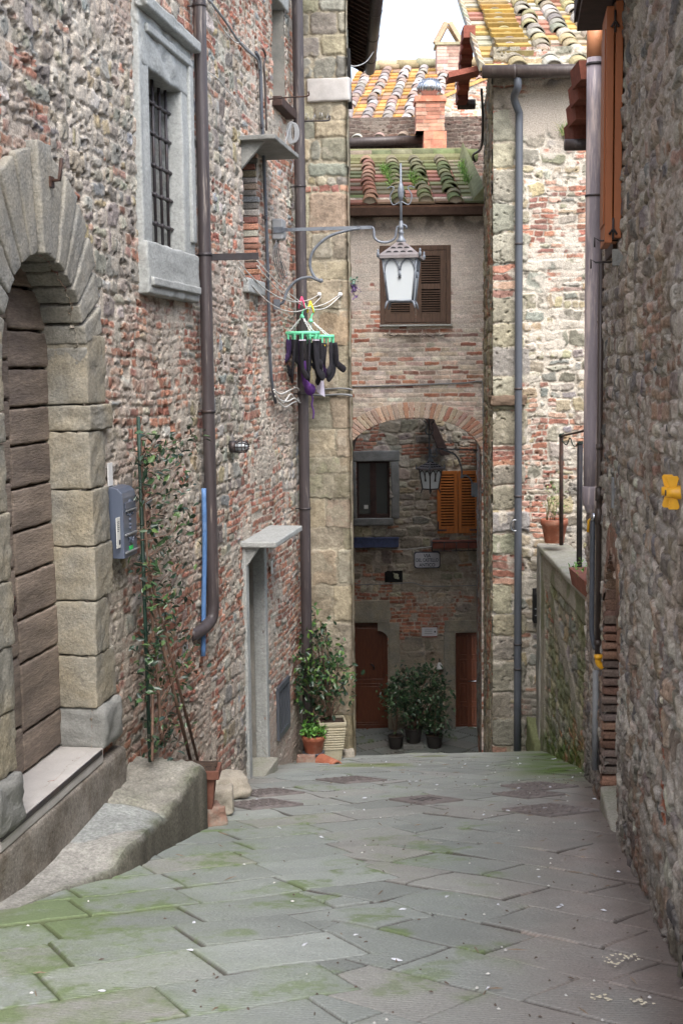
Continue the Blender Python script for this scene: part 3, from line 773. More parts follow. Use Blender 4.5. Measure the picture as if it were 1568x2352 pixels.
hd.prism([LW.pt(4.92, 0, 2.1), LW.pt(4.92, .22, 2.1), LW.pt(4.92, 0, 1.86)], LW.d * .05)
hd.build('window_hood', M['darkstone'], lh)
sl_ = MB(); wblock(sl_, LW, a - .03, b + .12, -.2, .05, c - .14, c - .005, r=.012, k=6, amp=.003, seed=10); sl_.build('sill', M['greystone'], lh)
a, b, c, d = DR
recess(LW, DR, .42, lh, 'plaster')
js = MB(); wblock(js, LW, a - .12, a + .006, -.1, .03, c - .1, d + .06, r=.012, k=8, amp=.003, seed=11)
wblock(js, LW, b - .006, b + .10, -.1, .026, c - .2, d + .06, r=.012, k=8, amp=.003, seed=12)
wblock(js, LW, a, b, -.1, .028, d, d + .08, r=.012, k=8, amp=.003, seed=13)
js.prism([LW.pt(a - .10, .02, d + .06), LW.pt(a - .10, .16, d + .06), LW.pt(a - .10, .02, d - .14)], LW.d * .06)
js.build('door_surround', M['greystone'], lh)
dd = MB(); dd.wbox(LW, a, b, -.42, -.40, c, d)
for z0, z1 in ((c + .15, c + .95), (c + 1.1, d - .15)): dd.wbox(LW, a + .1, b - .1, -.40, -.385, z0, z1)
dd.build('door', M['wood_dark'], lh, bevel=.006)
cp = MB(); wblock(cp, LW, 4.62, 5.93, -.08, .33, -1.64, -1.585, r=.012, k=10, amp=.004, seed=14); cp.build('canopy', M['greystone'], lh)
st = MB(); wblock(st, LW, a - .02, b + .02, -.42, .12, c - .35, c + .04, r=.015, k=6, amp=.006, seed=15); st.build('doorstep', M['concrete'], lh)
a, b, c, d = VT
recess(LW, VT, .2, lh, 'plaster')
gf = MB()
for x0, x1 in ((a - .03, a + .02), (b - .02, b + .03)): gf.wbox(LW, x0, x1, .0, .03, c - .03, d + .03)
for z in (c, d): gf.wbox(LW, a + .02, b - .02, .0, .028, z - .03, z + .03)
for x in np.linspace(a + .06, b - .06, 6): gf.wbox(LW, x - .012, x + .012, .004, .02, c + .03, d - .03)
gf.build('cellar_grille', M['slate_pipe'], lh)
a, b, c, d = UW
recess(LW, UW, .3, lh, 'plaster')
us = MB(); wblock(us, LW, a - .05, b + .1, -.2, .10, c - .10, c, r=.01, k=6, amp=.003, seed=16); us.build('sill', M['wood_dark'], lh)
ul = MB(); wblock(ul, LW, a - .1, b + .15, -.2, .03, LW.uv(622, 40)[1] + .25, 4.6, r=.02, k=6, amp=.006, seed=17); ul.build('lintel', M['greystone'], lh)

# ================================================================== sandstone pier house beyond it, with the dark eave
TW0 = LW.pt(7.8, 0, 0)
TF = Wall(TW0, LW.n)                                       # face looking up the lane
tcs = TF.uv(803, 900)[0]
th_ = thing('tower_house', 'narrow house of squared golden sandstone blocks closing the left wall, dark eave and gutter above', 'house', TF.pt(.3, 0, -4.7))
SAND = [(160, 150, 128), (164, 152, 130), (153, 144, 124), (149, 140, 121), (162, 152, 134), (155, 149, 133)]
GREYS = [(150, 146, 134), (138, 134, 122), (164, 156, 136), (152, 142, 116), (132, 130, 122)]
R2 = np.random.default_rng(12)
zy = lambda v: TF.uv(760, v)[1]
rects = []
for v0, v1, cuts, kd in ((1800, 1640, (.3,), 'a'), (1640, 1530, (.45,), 'a'), (1530, 1430, (), 'a'), (1430, 1345, (.25,), 'a'), (1345, 1262, (.3,), 'a'), (1262, 1212, (.36, .5), 'a'), (1212, 1145, (.2,), 'a'), (1145, 1088, (.27, .45), 'a'),
        (1088, 1050, (.33,), 'a'), (1050, 985, (.3,), 'a'), (985, 905, (.26,), 'a'), (905, 795, (.12, .33), 'a'), (795, 712, (.14,), 'a'), (712, 645, (.36,), 'a'), (645, 595, (.04,), 'a'), (595, 535, (.1, .29), 'a'),
        (535, 440, (.07,), 'q'), (440, 424, (.09, .16, .28, .36), 'b'), (424, 404, (.06, .14, .24, .33), 'q'), (404, 370, (.07,), 'q'), (370, 318, (.1, .2), 'q'), (318, 274, (.14,), 'q'), (274, 240, (.13, .30), 'q'),
        (178, 130, (.12, .34), 'q'), (130, 80, (.2,), 'q'), (80, 30, (.1, .36), 'q'), (30, -30, (.2,), 'q'), (-30, -100, (.3,), 'q'), (-100, -180, (.2,), 'q'), (-180, -300, (.3,), 'q')):
    xs = [-.4] + [c_ * 1.2 + .02 for c_ in cuts] + [tcs + .02]
    for x0, x1 in zip(xs[:-1], xs[1:]):
        rects.append((x0, x1, zy(v0) + R2.normal(0, .006), zy(v1) + R2.normal(0, .006), kd, pick(REDS if kd == 'b' else SAND if v0 > 530 else GREYS + SAND[:2], R2, .07)))
def tf_post(S, Z, H, C, cel, seed):
    n = fbm(S.shape, cel(.6), seed + 3); n2 = fbm(S.shape, cel(.16), seed + 4); e = tcs - S
    # weathered outer arris
    H = H - .05 * np.clip(1 - e / .05, 0, 1) * (1 + .6 * n2) - .02 * np.clip(1 - e / .02, 0, 1)
    C = lerp3(C, C * .72, np.clip(smooth(n, .2, .8), 0, 1) * .6)
    C = lerp3(C, lin(118, 110, 92), .5 * (1 - smooth(Z, -4.3, -3.0)) * np.clip(.7 + .6 * n, 0, 1))
    C = lerp3(C, lin(178, 170, 156), .35 * smooth(n2, .5, .9))
    return H, C
masonry('wall', TF, -.35, tcs, -5.3, 4.9, .0085, .0085, rects, 201, th_, mortar=(158, 150, 132), post=tf_post, warp=.016, material='ashlar', relief=.62, smear=.12)
TS = Wall(TF.pt(tcs, 0, 0), (0.012, 1, 0))                   # its side along the lane
masonry('wall', TS, -.03, 6.6, -7.2, 4.75, .04, .03, courses(-.1, 6.7, -7.3, 6.3, R2, (.28, .42), (.3, .7), SAND, 'a'), 202, th_, mortar=(150, 140, 118), material='ashlar', warp=.012, relief=.5)
mb = MB(); shell(mb, TS, .05, 6.6, -.02, -5, -7.3, 4.75, (1,)); mb.build('rear_wall', M['plaster'], th_)
wm = MB(); s0, z0 = TF.uv(706, 236); s1, z1 = TF.uv(797, 178); wblock(wm, TF, s0, s1 + .03, -.1, .045, z0, z1, r=.02, k=8, amp=.004, seed=21); wm.build('white_block', M['marble'], th_)
# eave: boards, rafters and a half-round gutter along the lane
ez = 4.62
ea = MB()
gx = lambda Y: (857 - 784) / 3000 * 20.9 + .0
ex0, ex1 = TS.o[0] - .1, .44
ea.add([(ex0, 15.9, ez + .22), (ex1, 15.9, ez), (ex1, 21.0, ez), (ex0, 21.0, ez + .22), (ex0, 15.9, ez + .27), (ex1, 15.9, ez + .05), (ex1, 21.0, ez + .05), (ex0, 21, ez + .27)],
       [(3, 2, 1, 0), (4, 5, 6, 7), (0, 1, 5, 4), (1, 2, 6, 5), (2, 3, 7, 6), (3, 0, 4, 7)])
for y in np.arange(16.0, 21.0, .22): ea.hexa([(ex0, y, ez + .17), (ex1 - .01, y, ez - .05), (ex1 - .01, y + .07, ez - .05), (ex0, y + .07, ez + .17), (ex0, y, ez + .22), (ex1 - .01, y, ez - .002), (ex1 - .01, y + .07, ez - .002), (ex0, y + .07, ez + .22)])
eo = ea.build('roof', M['wood_dark'], th_)
gt = MB(); gt.tube([(ex1 + .08, 15.9, ez + .02), (ex1 + .08, 21.0, ez + .02)], .085, 14)
for y in (16.3, 17.6, 18.9, 20.2): gt.tube([(ex1 + .08, y, ez + .02), (ex1 + .08, y + .03, ez + .02)], .091, 14)
gt.build('gutter', M['brown_pipe'], eo)
hs = MB(); q0 = P(795, 112, 15.6); q1 = P(800, 250, 15.6); hs.tube([q0 + [.02, 0, 0], q1 + [.02, 0, 0]], .03, 6); hs.build('flue', M['black'], th_)

# ================================================================== roof builder: flat pans with round cover tiles
def tiled_roof(o, ax, up, width, length, pitch, name, parent, pans, covers, expo=.33, cw=.105, first=.2, lip=.02, seed=0, cols=None, jitter=.015, stack=None, thick=.03):
    r = np.random.default_rng(seed); o, ax, up = (np.asarray(q, float) for q in (o, ax, up))
    ax = ax / np.linalg.norm(ax); up = up / np.linalg.norm(up); nn = np.cross(ax, up)
    mb = MB(); nrow = int(length / expo)
    npan = int(math.ceil(width / pitch))
    def colr(pal, t, x):
        return pick(pal(t, x) if callable(pal) else pal, r, .10) * .84
    mb.hexa([o - nn * .06, o + ax * width - nn * .06, o + ax * width + up * length - nn * .06, o + up * length - nn * .06,
             o - nn * .02, o + ax * width - nn * .02, o + ax * width + up * length - nn * .02, o + up * length - nn * .02], lin(110, 84, 70))
    for i in range(nrow):
        for k in range(npan):
            x0 = k * pitch; x1 = min(width, x0 + pitch * .98)
            if x1 - x0 < .04: continue
            jj = r.normal(0, jitter * .4); a0, a1 = i * expo + jj, (i + 1) * expo + .05
            t0 = .036 + r.normal(0, .004)
            q = lambda x, a, h: o + ax * x + up * a + nn * h
            c = colr(pans, i / nrow, x0)
            mb.hexa([q(x0, a0, t0 - thick), q(x1, a0, t0 - thick), q(x1, a1, -.01), q(x0, a1, -.01), q(x0, a0, t0), q(x1, a0, t0), q(x1, a1, .006), q(x0, a1, .006)], c)
    for x in (np.arange(first, width, pitch) if cols is None else cols):
        for i in range(nrow):
            xx = x + r.normal(0, jitter); a0, a1 = i * expo - .02 + r.normal(0, jitter), (i + 1) * expo + .07
            lean = r.normal(0, jitter * .6); c = colr(covers, i / nrow, x); n = 9; V = []
            for (a, rad, h) in ((a0, cw, .032), (a1, cw * .87, .016)):
                for R_ in (rad, rad - .016):
                    for k in range(n):
                        th = math.pi * k / (n - 1)
                        V.append(o + ax * (xx + (lean if a == a1 else 0) + R_ * math.cos(th)) + up * a + nn * (h + R_ * .82 * math.sin(th)))
            F = []
            for k in range(n - 1):
                F += [(k, k + 1, 2 * n + k + 1, 2 * n + k), (k, n + k, n + k + 1, k + 1), (n + k, 3 * n + k, 3 * n + k + 1, n + k + 1)]
            F += [(0, 2 * n, 3 * n, n), (n - 1, 2 * n - 1, 4 * n - 1, 3 * n - 1)]
            mb.add(V, F, False, c)
            if i == 0:   # mortar plug under the lowest tile
                V = [o + ax * xx + up * (a0 + .02) + nn * .0] + [o + ax * (xx + (cw - .018) * math.cos(t)) + up * (a0 + .02) + nn * (.034 + (cw - .018) * .8 * math.sin(t)) for t in np.linspace(0, math.pi, 8)]
                mb.add(V, [(0, k, k + 1) for k in range(1, 8)], False, lin(150, 140, 124) * r.uniform(.8, 1.1))
    return mb
def louvers(W, s0, s1, z0, z1, off, name, material, parent, nsl=16, fw=.06, mid=False, th=.035):
    """one louvred shutter leaf lying on a wall"""
    mb = MB()
    mb.wbox(W, s0, s0 + fw, off, off + th, z0, z1); mb.wbox(W, s1 - fw, s1, off, off + th, z0, z1)
    mb.wbox(W, s0 + fw, s1 - fw, off, off + th - .002, z1 - fw, z1); mb.wbox(W, s0 + fw, s1 - fw, off, off + th - .002, z0, z0 + fw * 1.6)
    if mid: mb.wbox(W, s0 + fw, s1 - fw, off, off + th - .002, (z0 + z1) / 2 - fw / 2, (z0 + z1) / 2 + fw / 2)
    o = mb.build(name, M[material], parent, bevel=.004)
    m2 = MB(); m2.wbox(W, s0 + fw * .5, s1 - fw * .5, off - .012, off - .002, z0 + fw, z1 - fw * .5); m2.build('backing', M['black'], o)
    m3 = MB(); a, b = z0 + fw * 1.6, z1 - fw; st = (b - a) / nsl
    for i in range(nsl):
        z = a + st * (i + .5)
        if mid and abs(z - (z0 + z1) / 2) < fw * .6: continue
        q = lambda s, o_, zz: W.pt(s, o_, zz)
        m3.hexa([q(s0 + fw * .9, off + .002, z + st * .02), q(s0 + fw * .9, off + th - .004, z - st * .42), q(s1 - fw * .9, off + th - .004, z - st * .42), q(s1 - fw * .9, off + .002, z + st * .02),
                 q(s0 + fw * .9, off + .002, z + st * .18), q(s0 + fw * .9, off + th - .004, z - st * .20), q(s1 - fw * .9, off + th - .004, z - st * .20), q(s1 - fw * .9, off + .002, z + st * .18)])
    m3.build('slats', M[material], o)
    return o
# ================================================================== house on the arch
AH = Wall((.05, 20.5, 0), (1, 0, 0))
ah = thing('archway_house', 'narrow house bridging the lane on a brick arch, patchy plaster, brown louvred shutters', 'house', (1.1, 20.5, -6.3))
AX, AA, ASP, AB = P(951, 1000, 20.5)[0] - .05, 1.06, -1.36, .605
def ah_mask(S, Z): return ((np.abs(S - AX) < AA) & (Z < ASP)) | ((((S - AX) / AA) ** 2 + ((Z - ASP) / AB) ** 2 < 1) & (Z > ASP - .05))
R3 = np.random.default_rng(13)
WASH = [(210, 196, 184), (202, 186, 172), (216, 204, 192), (194, 180, 168), (206, 184, 168)]
rects = []
z = -7.1
while z < 2.7:
    x = -.2 - R3.uniform(0, .2)
    redrow = R3.random() < .38
    while x < 2.5:
        w_ = R3.choice([.13, .26, .27]) * R3.uniform(.92, 1.08)
        pr = (.68 if redrow else .2) * (1 if z < .9 else .35) * (0.25 if z > 1.3 else 1) * (.35 if -.8 < z < -.35 else 1)
        rects.append((x, x + w_, z, z + .068, 'b', pick(REDS[:6], R3, .10) if R3.random() < pr else pick(WASH, R3, .06))); x += w_
    z += .0715
def ah_post(S, Z, H, C, cel, seed):
    n = fbm(S.shape, cel(.7), seed + 41); n2 = fbm(S.shape, cel(.2), seed + 42)
    a = smooth(Z + .5 * n, .95, 1.25) * (1 - smooth(n + .4 * n2 + .35 * (Z > 1.2) * 0, .62, .72))
    a = np.maximum(a, smooth(S, 1.55, 1.8) * smooth(Z + .4 * n, .3, .7) * .85)
    a = a * .82
    C = lerp3(C, lin(206, 197, 188) * (1 + .10 * n2[..., None] + .10 * n[..., None]), np.clip(a, 0, 1)); H = H * (1 - .8 * a) + .010 * a
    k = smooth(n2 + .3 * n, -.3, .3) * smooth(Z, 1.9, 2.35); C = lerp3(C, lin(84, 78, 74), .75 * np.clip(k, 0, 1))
    C = lerp3(C, lin(190, 176, 164), .30 * smooth(n2, .15, .6) * (Z < 1.0))
    st_ = np.exp(-((Z - .30) / .16) ** 2) * np.exp(-((S - .95) / .45) ** 4); C = lerp3(C, lin(120, 110, 104), .55 * st_ * np.clip(.7 + n2, 0, 1))
    return H, C
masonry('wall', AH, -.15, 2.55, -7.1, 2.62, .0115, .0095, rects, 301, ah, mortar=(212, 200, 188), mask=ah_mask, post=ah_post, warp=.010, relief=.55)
ring = MB(); r4 = np.random.default_rng(8); nb = 44
for i in range(nb):
    t0, t1 = math.pi * (1 - i / nb), math.pi * (1 - (i + 1) / nb)
    q = lambda t, e, o: AH.pt(AX + (AA + e) * math.cos(t), o, ASP + (AB + e) * math.sin(t))
    g_ = .006; out = .014 + r4.normal(0, .003); c = pick([(196, 176, 160), (188, 166, 150), (204, 176, 156), (192, 146, 126), (206, 190, 174)], r4, .08)
    ring.block([q(t0 - g_, -.012, -.24), q(t0 - g_, -.012, out), q(t1 + g_, -.012, out), q(t1 + g_, -.012, -.24), q(t0 - g_, .235, -.24), q(t0 - g_, .235, out), q(t1 + g_, .235, out), q(t1 + g_, .235, -.24)], r=.008, k=3, amp=.002, seed=i, col=c)
ring.build('arch_ring', M['masonry'], ah)
vt = MB(); V = []; dv = np.array([.087, 1, 0]) * 1.7
ts = np.linspace(math.pi, 0, 28)
for k in range(6):
    for t in ts: V.append(AH.pt(AX + (AA + .005) * math.cos(t), 0, ASP + (AB + .005) * math.sin(t)) + np.array([0, .2, 0]) + dv * k / 5)
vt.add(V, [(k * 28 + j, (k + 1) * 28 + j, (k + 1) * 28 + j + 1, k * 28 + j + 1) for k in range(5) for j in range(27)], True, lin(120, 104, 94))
vt.build('vault', M['masonry'], ah)
PWd = np.array([-.087, -1, 0])
pr0 = AH.pt(AX + AA, 0, 0)
PWR = Wall(pr0 - PWd * 4.72, PWd)
masonry('passage_wall', PWR, 0, 4.72, -7.2, ASP + .03, .022, .016, mixed(0, 4.8, -7.3, -1.2, R3, lambda x, z: .3, sw=(.12, .4)), 303, ah, mortar=(140, 128, 116), relief=.7)
pl0 = AH.pt(AX - AA, 0, 0)
PWL = Wall(pl0, (.02, 1, 0))
masonry('passage_wall', PWL, 0, 4.70, -7.2, ASP + .03, .03, .024, mixed(0, 4.8, -7.3, -1.2, R3, lambda x, z: .3, sw=(.12, .4)), 304, ah, mortar=(140, 128, 116), relief=.7)
mb = MB(); mb.add([(.0, 20.6, 2.5), (2.5, 20.6, 2.5), (2.5, 22.4, 3.2), (0, 22.4, 3.2), (.0, 22.4, -.6), (2.6, 22.4, -.6), (0, 20.7, -.6), (2.5, 20.7, -.6)], [(3, 4, 5, 2), (0, 3, 4, 6), (1, 2, 5, 7)]); mb.build('rear_wall', M['plaster'], ah)
# its shuttered window
a, c = AH.uv(873, 746); b, d = AH.uv(1034, 563)
fr = MB(); f = .075
for x0, x1 in ((a, a + f), (b - f, b)): fr.wbox(AH, x0, x1, .0, .05, c, d)
fr.wbox(AH, a + f, b - f, 0, .048, d - f, d); fr.wbox(AH, a + f, b - f, .0, .046, c, c + .02)
fo = fr.build('window', M['wood_brown'], ah, bevel=.006)
mid = (a + b) / 2
louvers(AH, a + f + .004, mid - .004, c + .03, d - f - .005, .012, 'shutter', 'wood_brown', fo, 24, .085, True)
louvers(AH, mid + .004, b - f - .004, c + .03, d - f - .005, .012, 'shutter', 'wood_brown', fo, 24, .085, True)
sl_ = MB(); sl_.wbox(AH, a - .01, b + .02, -.02, .08, c - .03, c - .002); sl_.build('sill', M['greystone'], fo, bevel=.004)
# roof
o = P(800, 470, 20.2); up = np.array([0.01, 1, .33])
RED1 = [(140, 98, 88), (152, 108, 96), (128, 92, 82), (120, 100, 84)]; MOSS = [(104, 110, 76), (116, 116, 84), (98, 100, 74), (124, 116, 94), (112, 104, 88)]
pc = lambda t, x: RED1 if (x < 1.5 and t < .72 and R3.random() < .42) else MOSS
cc = lambda t, x: ([(138, 98, 82), (150, 118, 100), (128, 94, 80), (142, 112, 92)] if x < .6 else [(104, 104, 76), (116, 112, 88), (92, 98, 64), (124, 116, 94)])
cols = [P(u, 468, 20.2)[0] - o[0] for u in (850, 915, 977, 1045)]
rf = tiled_roof(o, (1, 0, 0), up, 2.16, 3.9, .44, 'roof', ah, pc, cc, expo=.35, cw=.115, cols=cols, seed=3)
rf.hexa([o + [0, .02, -.16], o + [2.1, .02, -.16], o + [2.1, .35, -.16], o + [0, .35, -.16], o + [0, -.0, -.05], o + [2.1, -.0, -.05], o + [2.1, .35, .05], o + [0, .35, .05]], lin(74, 58, 50))
mb = rf
p0, p1 = P(1085, 463, 20.25), P(1112, 470, 20.25)
mb.hexa([p0, p1, p1 + up * 3.9, p0 + up * 3.9 + [.1, 0, 0], p0 + [.02, 0, .05], p1 + [0, 0, .28], p1 + up * 3.9 + [0, 0, .3], p0 + up * 3.9 + [.1, 0, .05]], lin(112, 114, 84))
ro = mb.build('roof', M['roof'], ah)
rd = MB(); rr5 = np.random.default_rng(4)
for i in range(6): rd.tube([o + up * 3.85 + [.38 * i, 0, .05 + rr5.normal(0, .01)], o + up * 3.85 + [.38 * i + .42, 0, .05]], .11, 10, col=pick(MOSS, rr5))
rd.hexa([o + up * 3.6 + [0, 0, 0], o + up * 3.6 + [2.15, 0, 0], o + up * 4. + [2.15, 0, 0], o + up * 4. + [0, 0, 0], o + up * 3.6 + [0, 0, .07], o + up * 3.6 + [2.15, 0, .07], o + up * 4. + [2.15, 0, .16], o + up * 4. + [0, 0, .16]], lin(110, 108, 78))
rd.build('ridge', M['roof'], ro)

# ================================================================== house behind the arch
BW = Wall((-.4, 25.2, 0), (1, 0, 0))
bh = thing('back_house', 'dim rubble house behind the arch with varnished doors and yellow lichened tile roof', 'house', (1.4, 25.2, -7.1))
D1 = (BW.uv(806, 1560)[0], BW.uv(891, 1560)[0], BW.uv(850, 1683)[1], BW.uv(850, 1430)[1])
D2 = (BW.uv(1046, 1560)[0], BW.uv(1112, 1560)[0], BW.uv(1080, 1688)[1], BW.uv(1080, 1452)[1])
W1 = (BW.uv(818, 1120)[0], BW.uv(896, 1120)[0], BW.uv(858, 1192)[1], BW.uv(858, 1058)[1])
W2 = (BW.uv(1003, 1150)[0], BW.uv(1098, 1150)[0], BW.uv(1050, 1224)[1], BW.uv(1050, 1081)[1])
def bw_mask(S, Z):
    k = inrect(S, Z, *D1) | inrect(S, Z, *D2) | inrect(S, Z, *W1)
    return k
def bw_post(S, Z, H, C, cel, seed):
    n = fbm(S.shape, cel(.8), seed + 51); n2 = fbm(S.shape, cel(.2), seed + 52)
    a = smooth(n + .3 * n2, .1, .5) * smooth(-Z, 3.9, 4.3) * .9
    a = np.maximum(a, .8 * np.exp(-((S - 1.95) / .42) ** 4 - ((Z + 3.95) / .35) ** 4))
    C = lerp3(C, lin(160, 150, 134), np.clip(a, 0, 1)); H = H * (1 - .7 * a)
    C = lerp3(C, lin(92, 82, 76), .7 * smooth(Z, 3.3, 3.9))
    C = C * (1 - .12 * smooth(n, -.2, .6)[..., None])
    return H, C
R5 = np.random.default_rng(15)
DST = [(166, 156, 138), (150, 142, 126), (176, 162, 138), (140, 132, 122), (174, 166, 150)]
rects = mixed(-.1, 3.4, -7.3, 3.2, R5, lambda x, z: .32, rows=(.13, .28), sw=(.14, .45), stones=DST, reds=[(164, 112, 92), (150, 102, 86), (174, 126, 104)], gall=.5) + courses(-.1, 3.4, 3.2, 4.7, R5, .075, (.2, .28), [(120, 90, 78), (100, 82, 74)])
masonry('wall', BW, 0, 3.35, -7.25, 4.7, .0135, .011, rects, 401, bh, mortar=(172, 161, 146), mask=bw_mask, post=bw_post, relief=.9, smear=.3, pits=.15)
mb = MB(); shell(mb, BW, -.1, 3.35, -.02, -7.5, -7.3, 4.5); mb.build('rear_wall', M['plaster'], bh)
def stone(mb, u0, v0, u1, v1, o0=-.1, o1=.025, W=BW, **k):
    s0, z1 = W.uv(u0, v0); s1, z0 = W.uv(u1, v1); return wblock(mb, W, s0, s1, o0, o1, z0, z1, **k)
mb = MB(); stone(mb, 800, 1036, 917, 1059, r=.02, amp=.006, seed=1); stone(mb, 897, 1060, 917, 1190, r=.02, amp=.006, seed=2); stone(mb, 800, 1060, 818.5, 1190, r=.02, seed=3); stone(mb, 800, 1191, 903, 1206, o1=.06, r=.015, amp=.004, seed=4)
wo = mb.build('window', M['darkstone'], bh)
a, b, c, d = W1
fr = MB(); f = .055
for x0, x1 in ((a, a + f), (b - f, b), ((a + b) / 2 - .06, (a + b) / 2 + .06)): fr.wbox(BW, x0, x1, -.12, -.05, c, d)
fr.wbox(BW, a + f, b - f, -.118, -.052, c, c + .09); fr.wbox(BW, a + f, b - f, -.118, -.052, d - .06, d)
fr.build('frame', M['wood_dark'], wo, bevel=.006)
g_ = MB(); g_.wbox(BW, a, b, -.115, -.10, c, d); g_.build('pane', M['glass_dark'], wo)
nt_ = MB(); s0, z0 = BW.uv(836, 1170); nt_.wbox(BW, s0, s0 + .08, -.099, -.096, z0, z0 + .075); nt_.build('sticker', M['paper'], wo)
a, b, c, d = W2; mid = (a + b) / 2
for x0, x1 in ((a, mid - .004), (mid + .004, b)):
    lo_ = louvers(BW, x0, x1, c, d, .03, 'shutter', 'wood_orange', bh, 19, .07, False)
    hg = MB(); e = x0 if x0 == a else x1; sg = 1 if x0 == a else -1
    hg.wbox(BW, min(e, e + sg * .18), max(e, e + sg * .18), .066, .074, c + .05, c + .08); hg.wbox(BW, min(e, e + sg * .03), max(e, e + sg * .03), .066, .073, c + .08, c + .24)
    hg.build('hinge', M['iron'], lo_)
# doors
def panel_door(W, q, parent, nrow, ncol, off=-.16, material='wood_red', knob=None):
    a, b, c, d = q; mb = MB(); mb.wbox(W, a, b, off - .05, off, c, d)
    st, rl = .085, .09; pw = (b - a - st * (ncol + 1)) / ncol
    hs_ = nrow; zz = c + .16; tot = d - c - .16 - rl * len(hs_)
    for h in hs_:
        hh = tot * h
        for k in range(ncol):
            x = a + st + k * (pw + st)
            for x0, x1, z0, z1 in ((x - .012, x + .012, zz, zz + hh), (x + pw - .012, x + pw + .012, zz, zz + hh), (x + .012, x + pw - .012, zz - .012, zz + .012), (x + .012, x + pw - .012, zz + hh - .012, zz + hh + .012)):
                mb.wbox(W, x0, x1, off, off + .014, z0, z1)
            mb.wbox(W, x + .05, x + pw - .05, off, off + .010, zz + .05, zz + hh - .05)
        zz += hh + rl
    mb.wbox(W, a, b, off, off + .02, c + .10, c + .125)
    o = mb.build('door', M[material], parent, bevel=.004)
    return o
dd = panel_door(BW, D1, bh, (.42, .58), 1); sD = D1[1] - .33
k = MB(); s0, z0 = BW.uv(852, 1535); k.tube([BW.pt(s0, -.13, z0 + .06), BW.pt(s0 + .07, -.10, z0), BW.pt(s0 + .05, -.13, z0 - .05)], .014, 6); k.build('handle', M['iron'], dd)
dd = panel_door(BW, D2, bh, (.24, .24, .26, .26), 2)
k = MB(); s0, z0 = BW.uv(1075, 1568); k.tube([BW.pt(s0, -.12, z0), BW.pt(s0 + .24, -.12, z0)], .013, 6); k.tube([BW.pt(s0 + .2, -.16, z0), BW.pt(s0 + .2, -.12, z0)], .012, 6); k.build('handle', M['steel'], dd)
ds = MB()
stone(ds, 800, 1380, 895, 1429.5, r=.015, amp=.005, seed=5); stone(ds, 891.5, 1430, 918, 1560, r=.02, amp=.006, seed=6); stone(ds, 891.5, 1562, 916, 1682, r=.02, amp=.006, seed=7)
p = [BW.pt(*x) for x in []]
s0, z0 = BW.uv(867, 1429); s1, z1 = BW.uv(893, 1476)
ds.prism([BW.pt(s0, .018, z0), BW.pt(s0, .018, z0 - .17)] + [BW.pt(s0 + (s1 - s0) * math.sin(t), .018, z1 + (z0 - .17 - z1) * math.cos(t)) for t in np.linspace(.2, 1.57, 6)] + [BW.pt(s1 + .01, .018, z0)], -BW.n * .2)
ds.build('door_surround', M['sandstone'], bh); ds = MB()
stone(ds, 1020, 1425, 1112, 1451.5, r=.015, amp=.005, seed=8); stone(ds, 1018, 1452, 1045.5, 1580, r=.02, amp=.006, seed=9); stone(ds, 1020, 1582, 1045.5, 1686, r=.02, amp=.006, seed=10)
d2 = MB(); stone(d2, 800, 1683.5, 922, 1704, -.3, .22, r=.015, amp=.006, seed=11); d2.build('doorstep', M['sandstone'], bh)
stone(ds, 1022, 1688.5, 1115, 1706, -.3, .2, r=.015, amp=.006, seed=12)
ds.build('door_surround', M['sandstone'], bh)
bl = MB(); stone(bl, 883, 1311, 924, 1337, -.05, .012, r=.004, amp=0); bl.build('vent_plate', M['black'], bh)
bc = MB(); q0, q1, q2 = P(984, 962, 24.9), P(1000, 1000, 24.9), P(1021, 1047, 24.9)
bc.hexa([q2 + [-.07, 0, 0], q2 + [.1, 0, 0.02], q2 + [.1, .25, .02], q2 + [-.07, .25, 0], q0 + [-.06, 0, 0], q0 + [.10, 0, 0], q0 + [.1, .25, 0], q0 + [-.06, .25, 0]]); bc.build('brace', M['wood_dark'], bh, bevel=.01)
# roof, gutter, chimneys
a9 = math.radians(8)
axA, upA = np.array([math.cos(a9), -math.sin(a9), 0]), np.array([math.sin(a9), math.cos(a9), .44])
o = P(735, 327, 25.25)
YEL = [(188, 146, 82), (178, 134, 76), (192, 154, 98), (166, 126, 104), (172, 136, 116), (182, 142, 80), (164, 140, 112)]; GRC = [(172, 164, 160), (160, 151, 146), (148, 138, 133), (180, 174, 169), (158, 136, 126)]
wA = (P(972, 318, 25)[0] - o[0]) / math.cos(a9)
rf = tiled_roof(o, axA, upA, wA, 6.6, .42, 'roof', bh, lambda t, x: YEL, lambda t, x: GRC, expo=.33, cw=.11, cols=[.27, .69, 1.12, 1.53], seed=6)
rf2 = tiled_roof(o + axA * (wA - .02) + upA / np.linalg.norm(upA) * 3.3, axA, upA, 1.1, 3.3, .42, 'roof', bh, lambda t, x: YEL, lambda t, x: GRC, expo=.33, cw=.11, cols=[.10, .52, .94], seed=7)
for v, f, s_, c in ((rf2.V, rf2.F, rf2.S, rf2.C),):
    base = rf.n
    rf.V += v; rf.C += c; rf.F += [tuple(i + base for i in q) for q in f]; rf.S += s_; rf.n += rf2.n
roA = rf.build('roof', M['roof'], bh)
rd = MB(); top = o + upA / np.linalg.norm(upA) * 6.6
for i in range(7): rd.tube([top + axA * (.45 * i) + [0, 0, .05 + .02 * (i % 2)], top + axA * (.45 * i + .5) + [0, 0, .04]], .12, 10, col=pick([(150, 146, 120), (130, 128, 100), (164, 150, 120)], R5))
rd.build('ridge', M['roof'], roA)
gt = MB(); g0, g1 = o + [0, -.07, -.03], o + axA * wA + [0, -.07, -.03]
gt.tube([g0, g1], .085, 12); gt.build('gutter', M['dark_pipe'], roA)
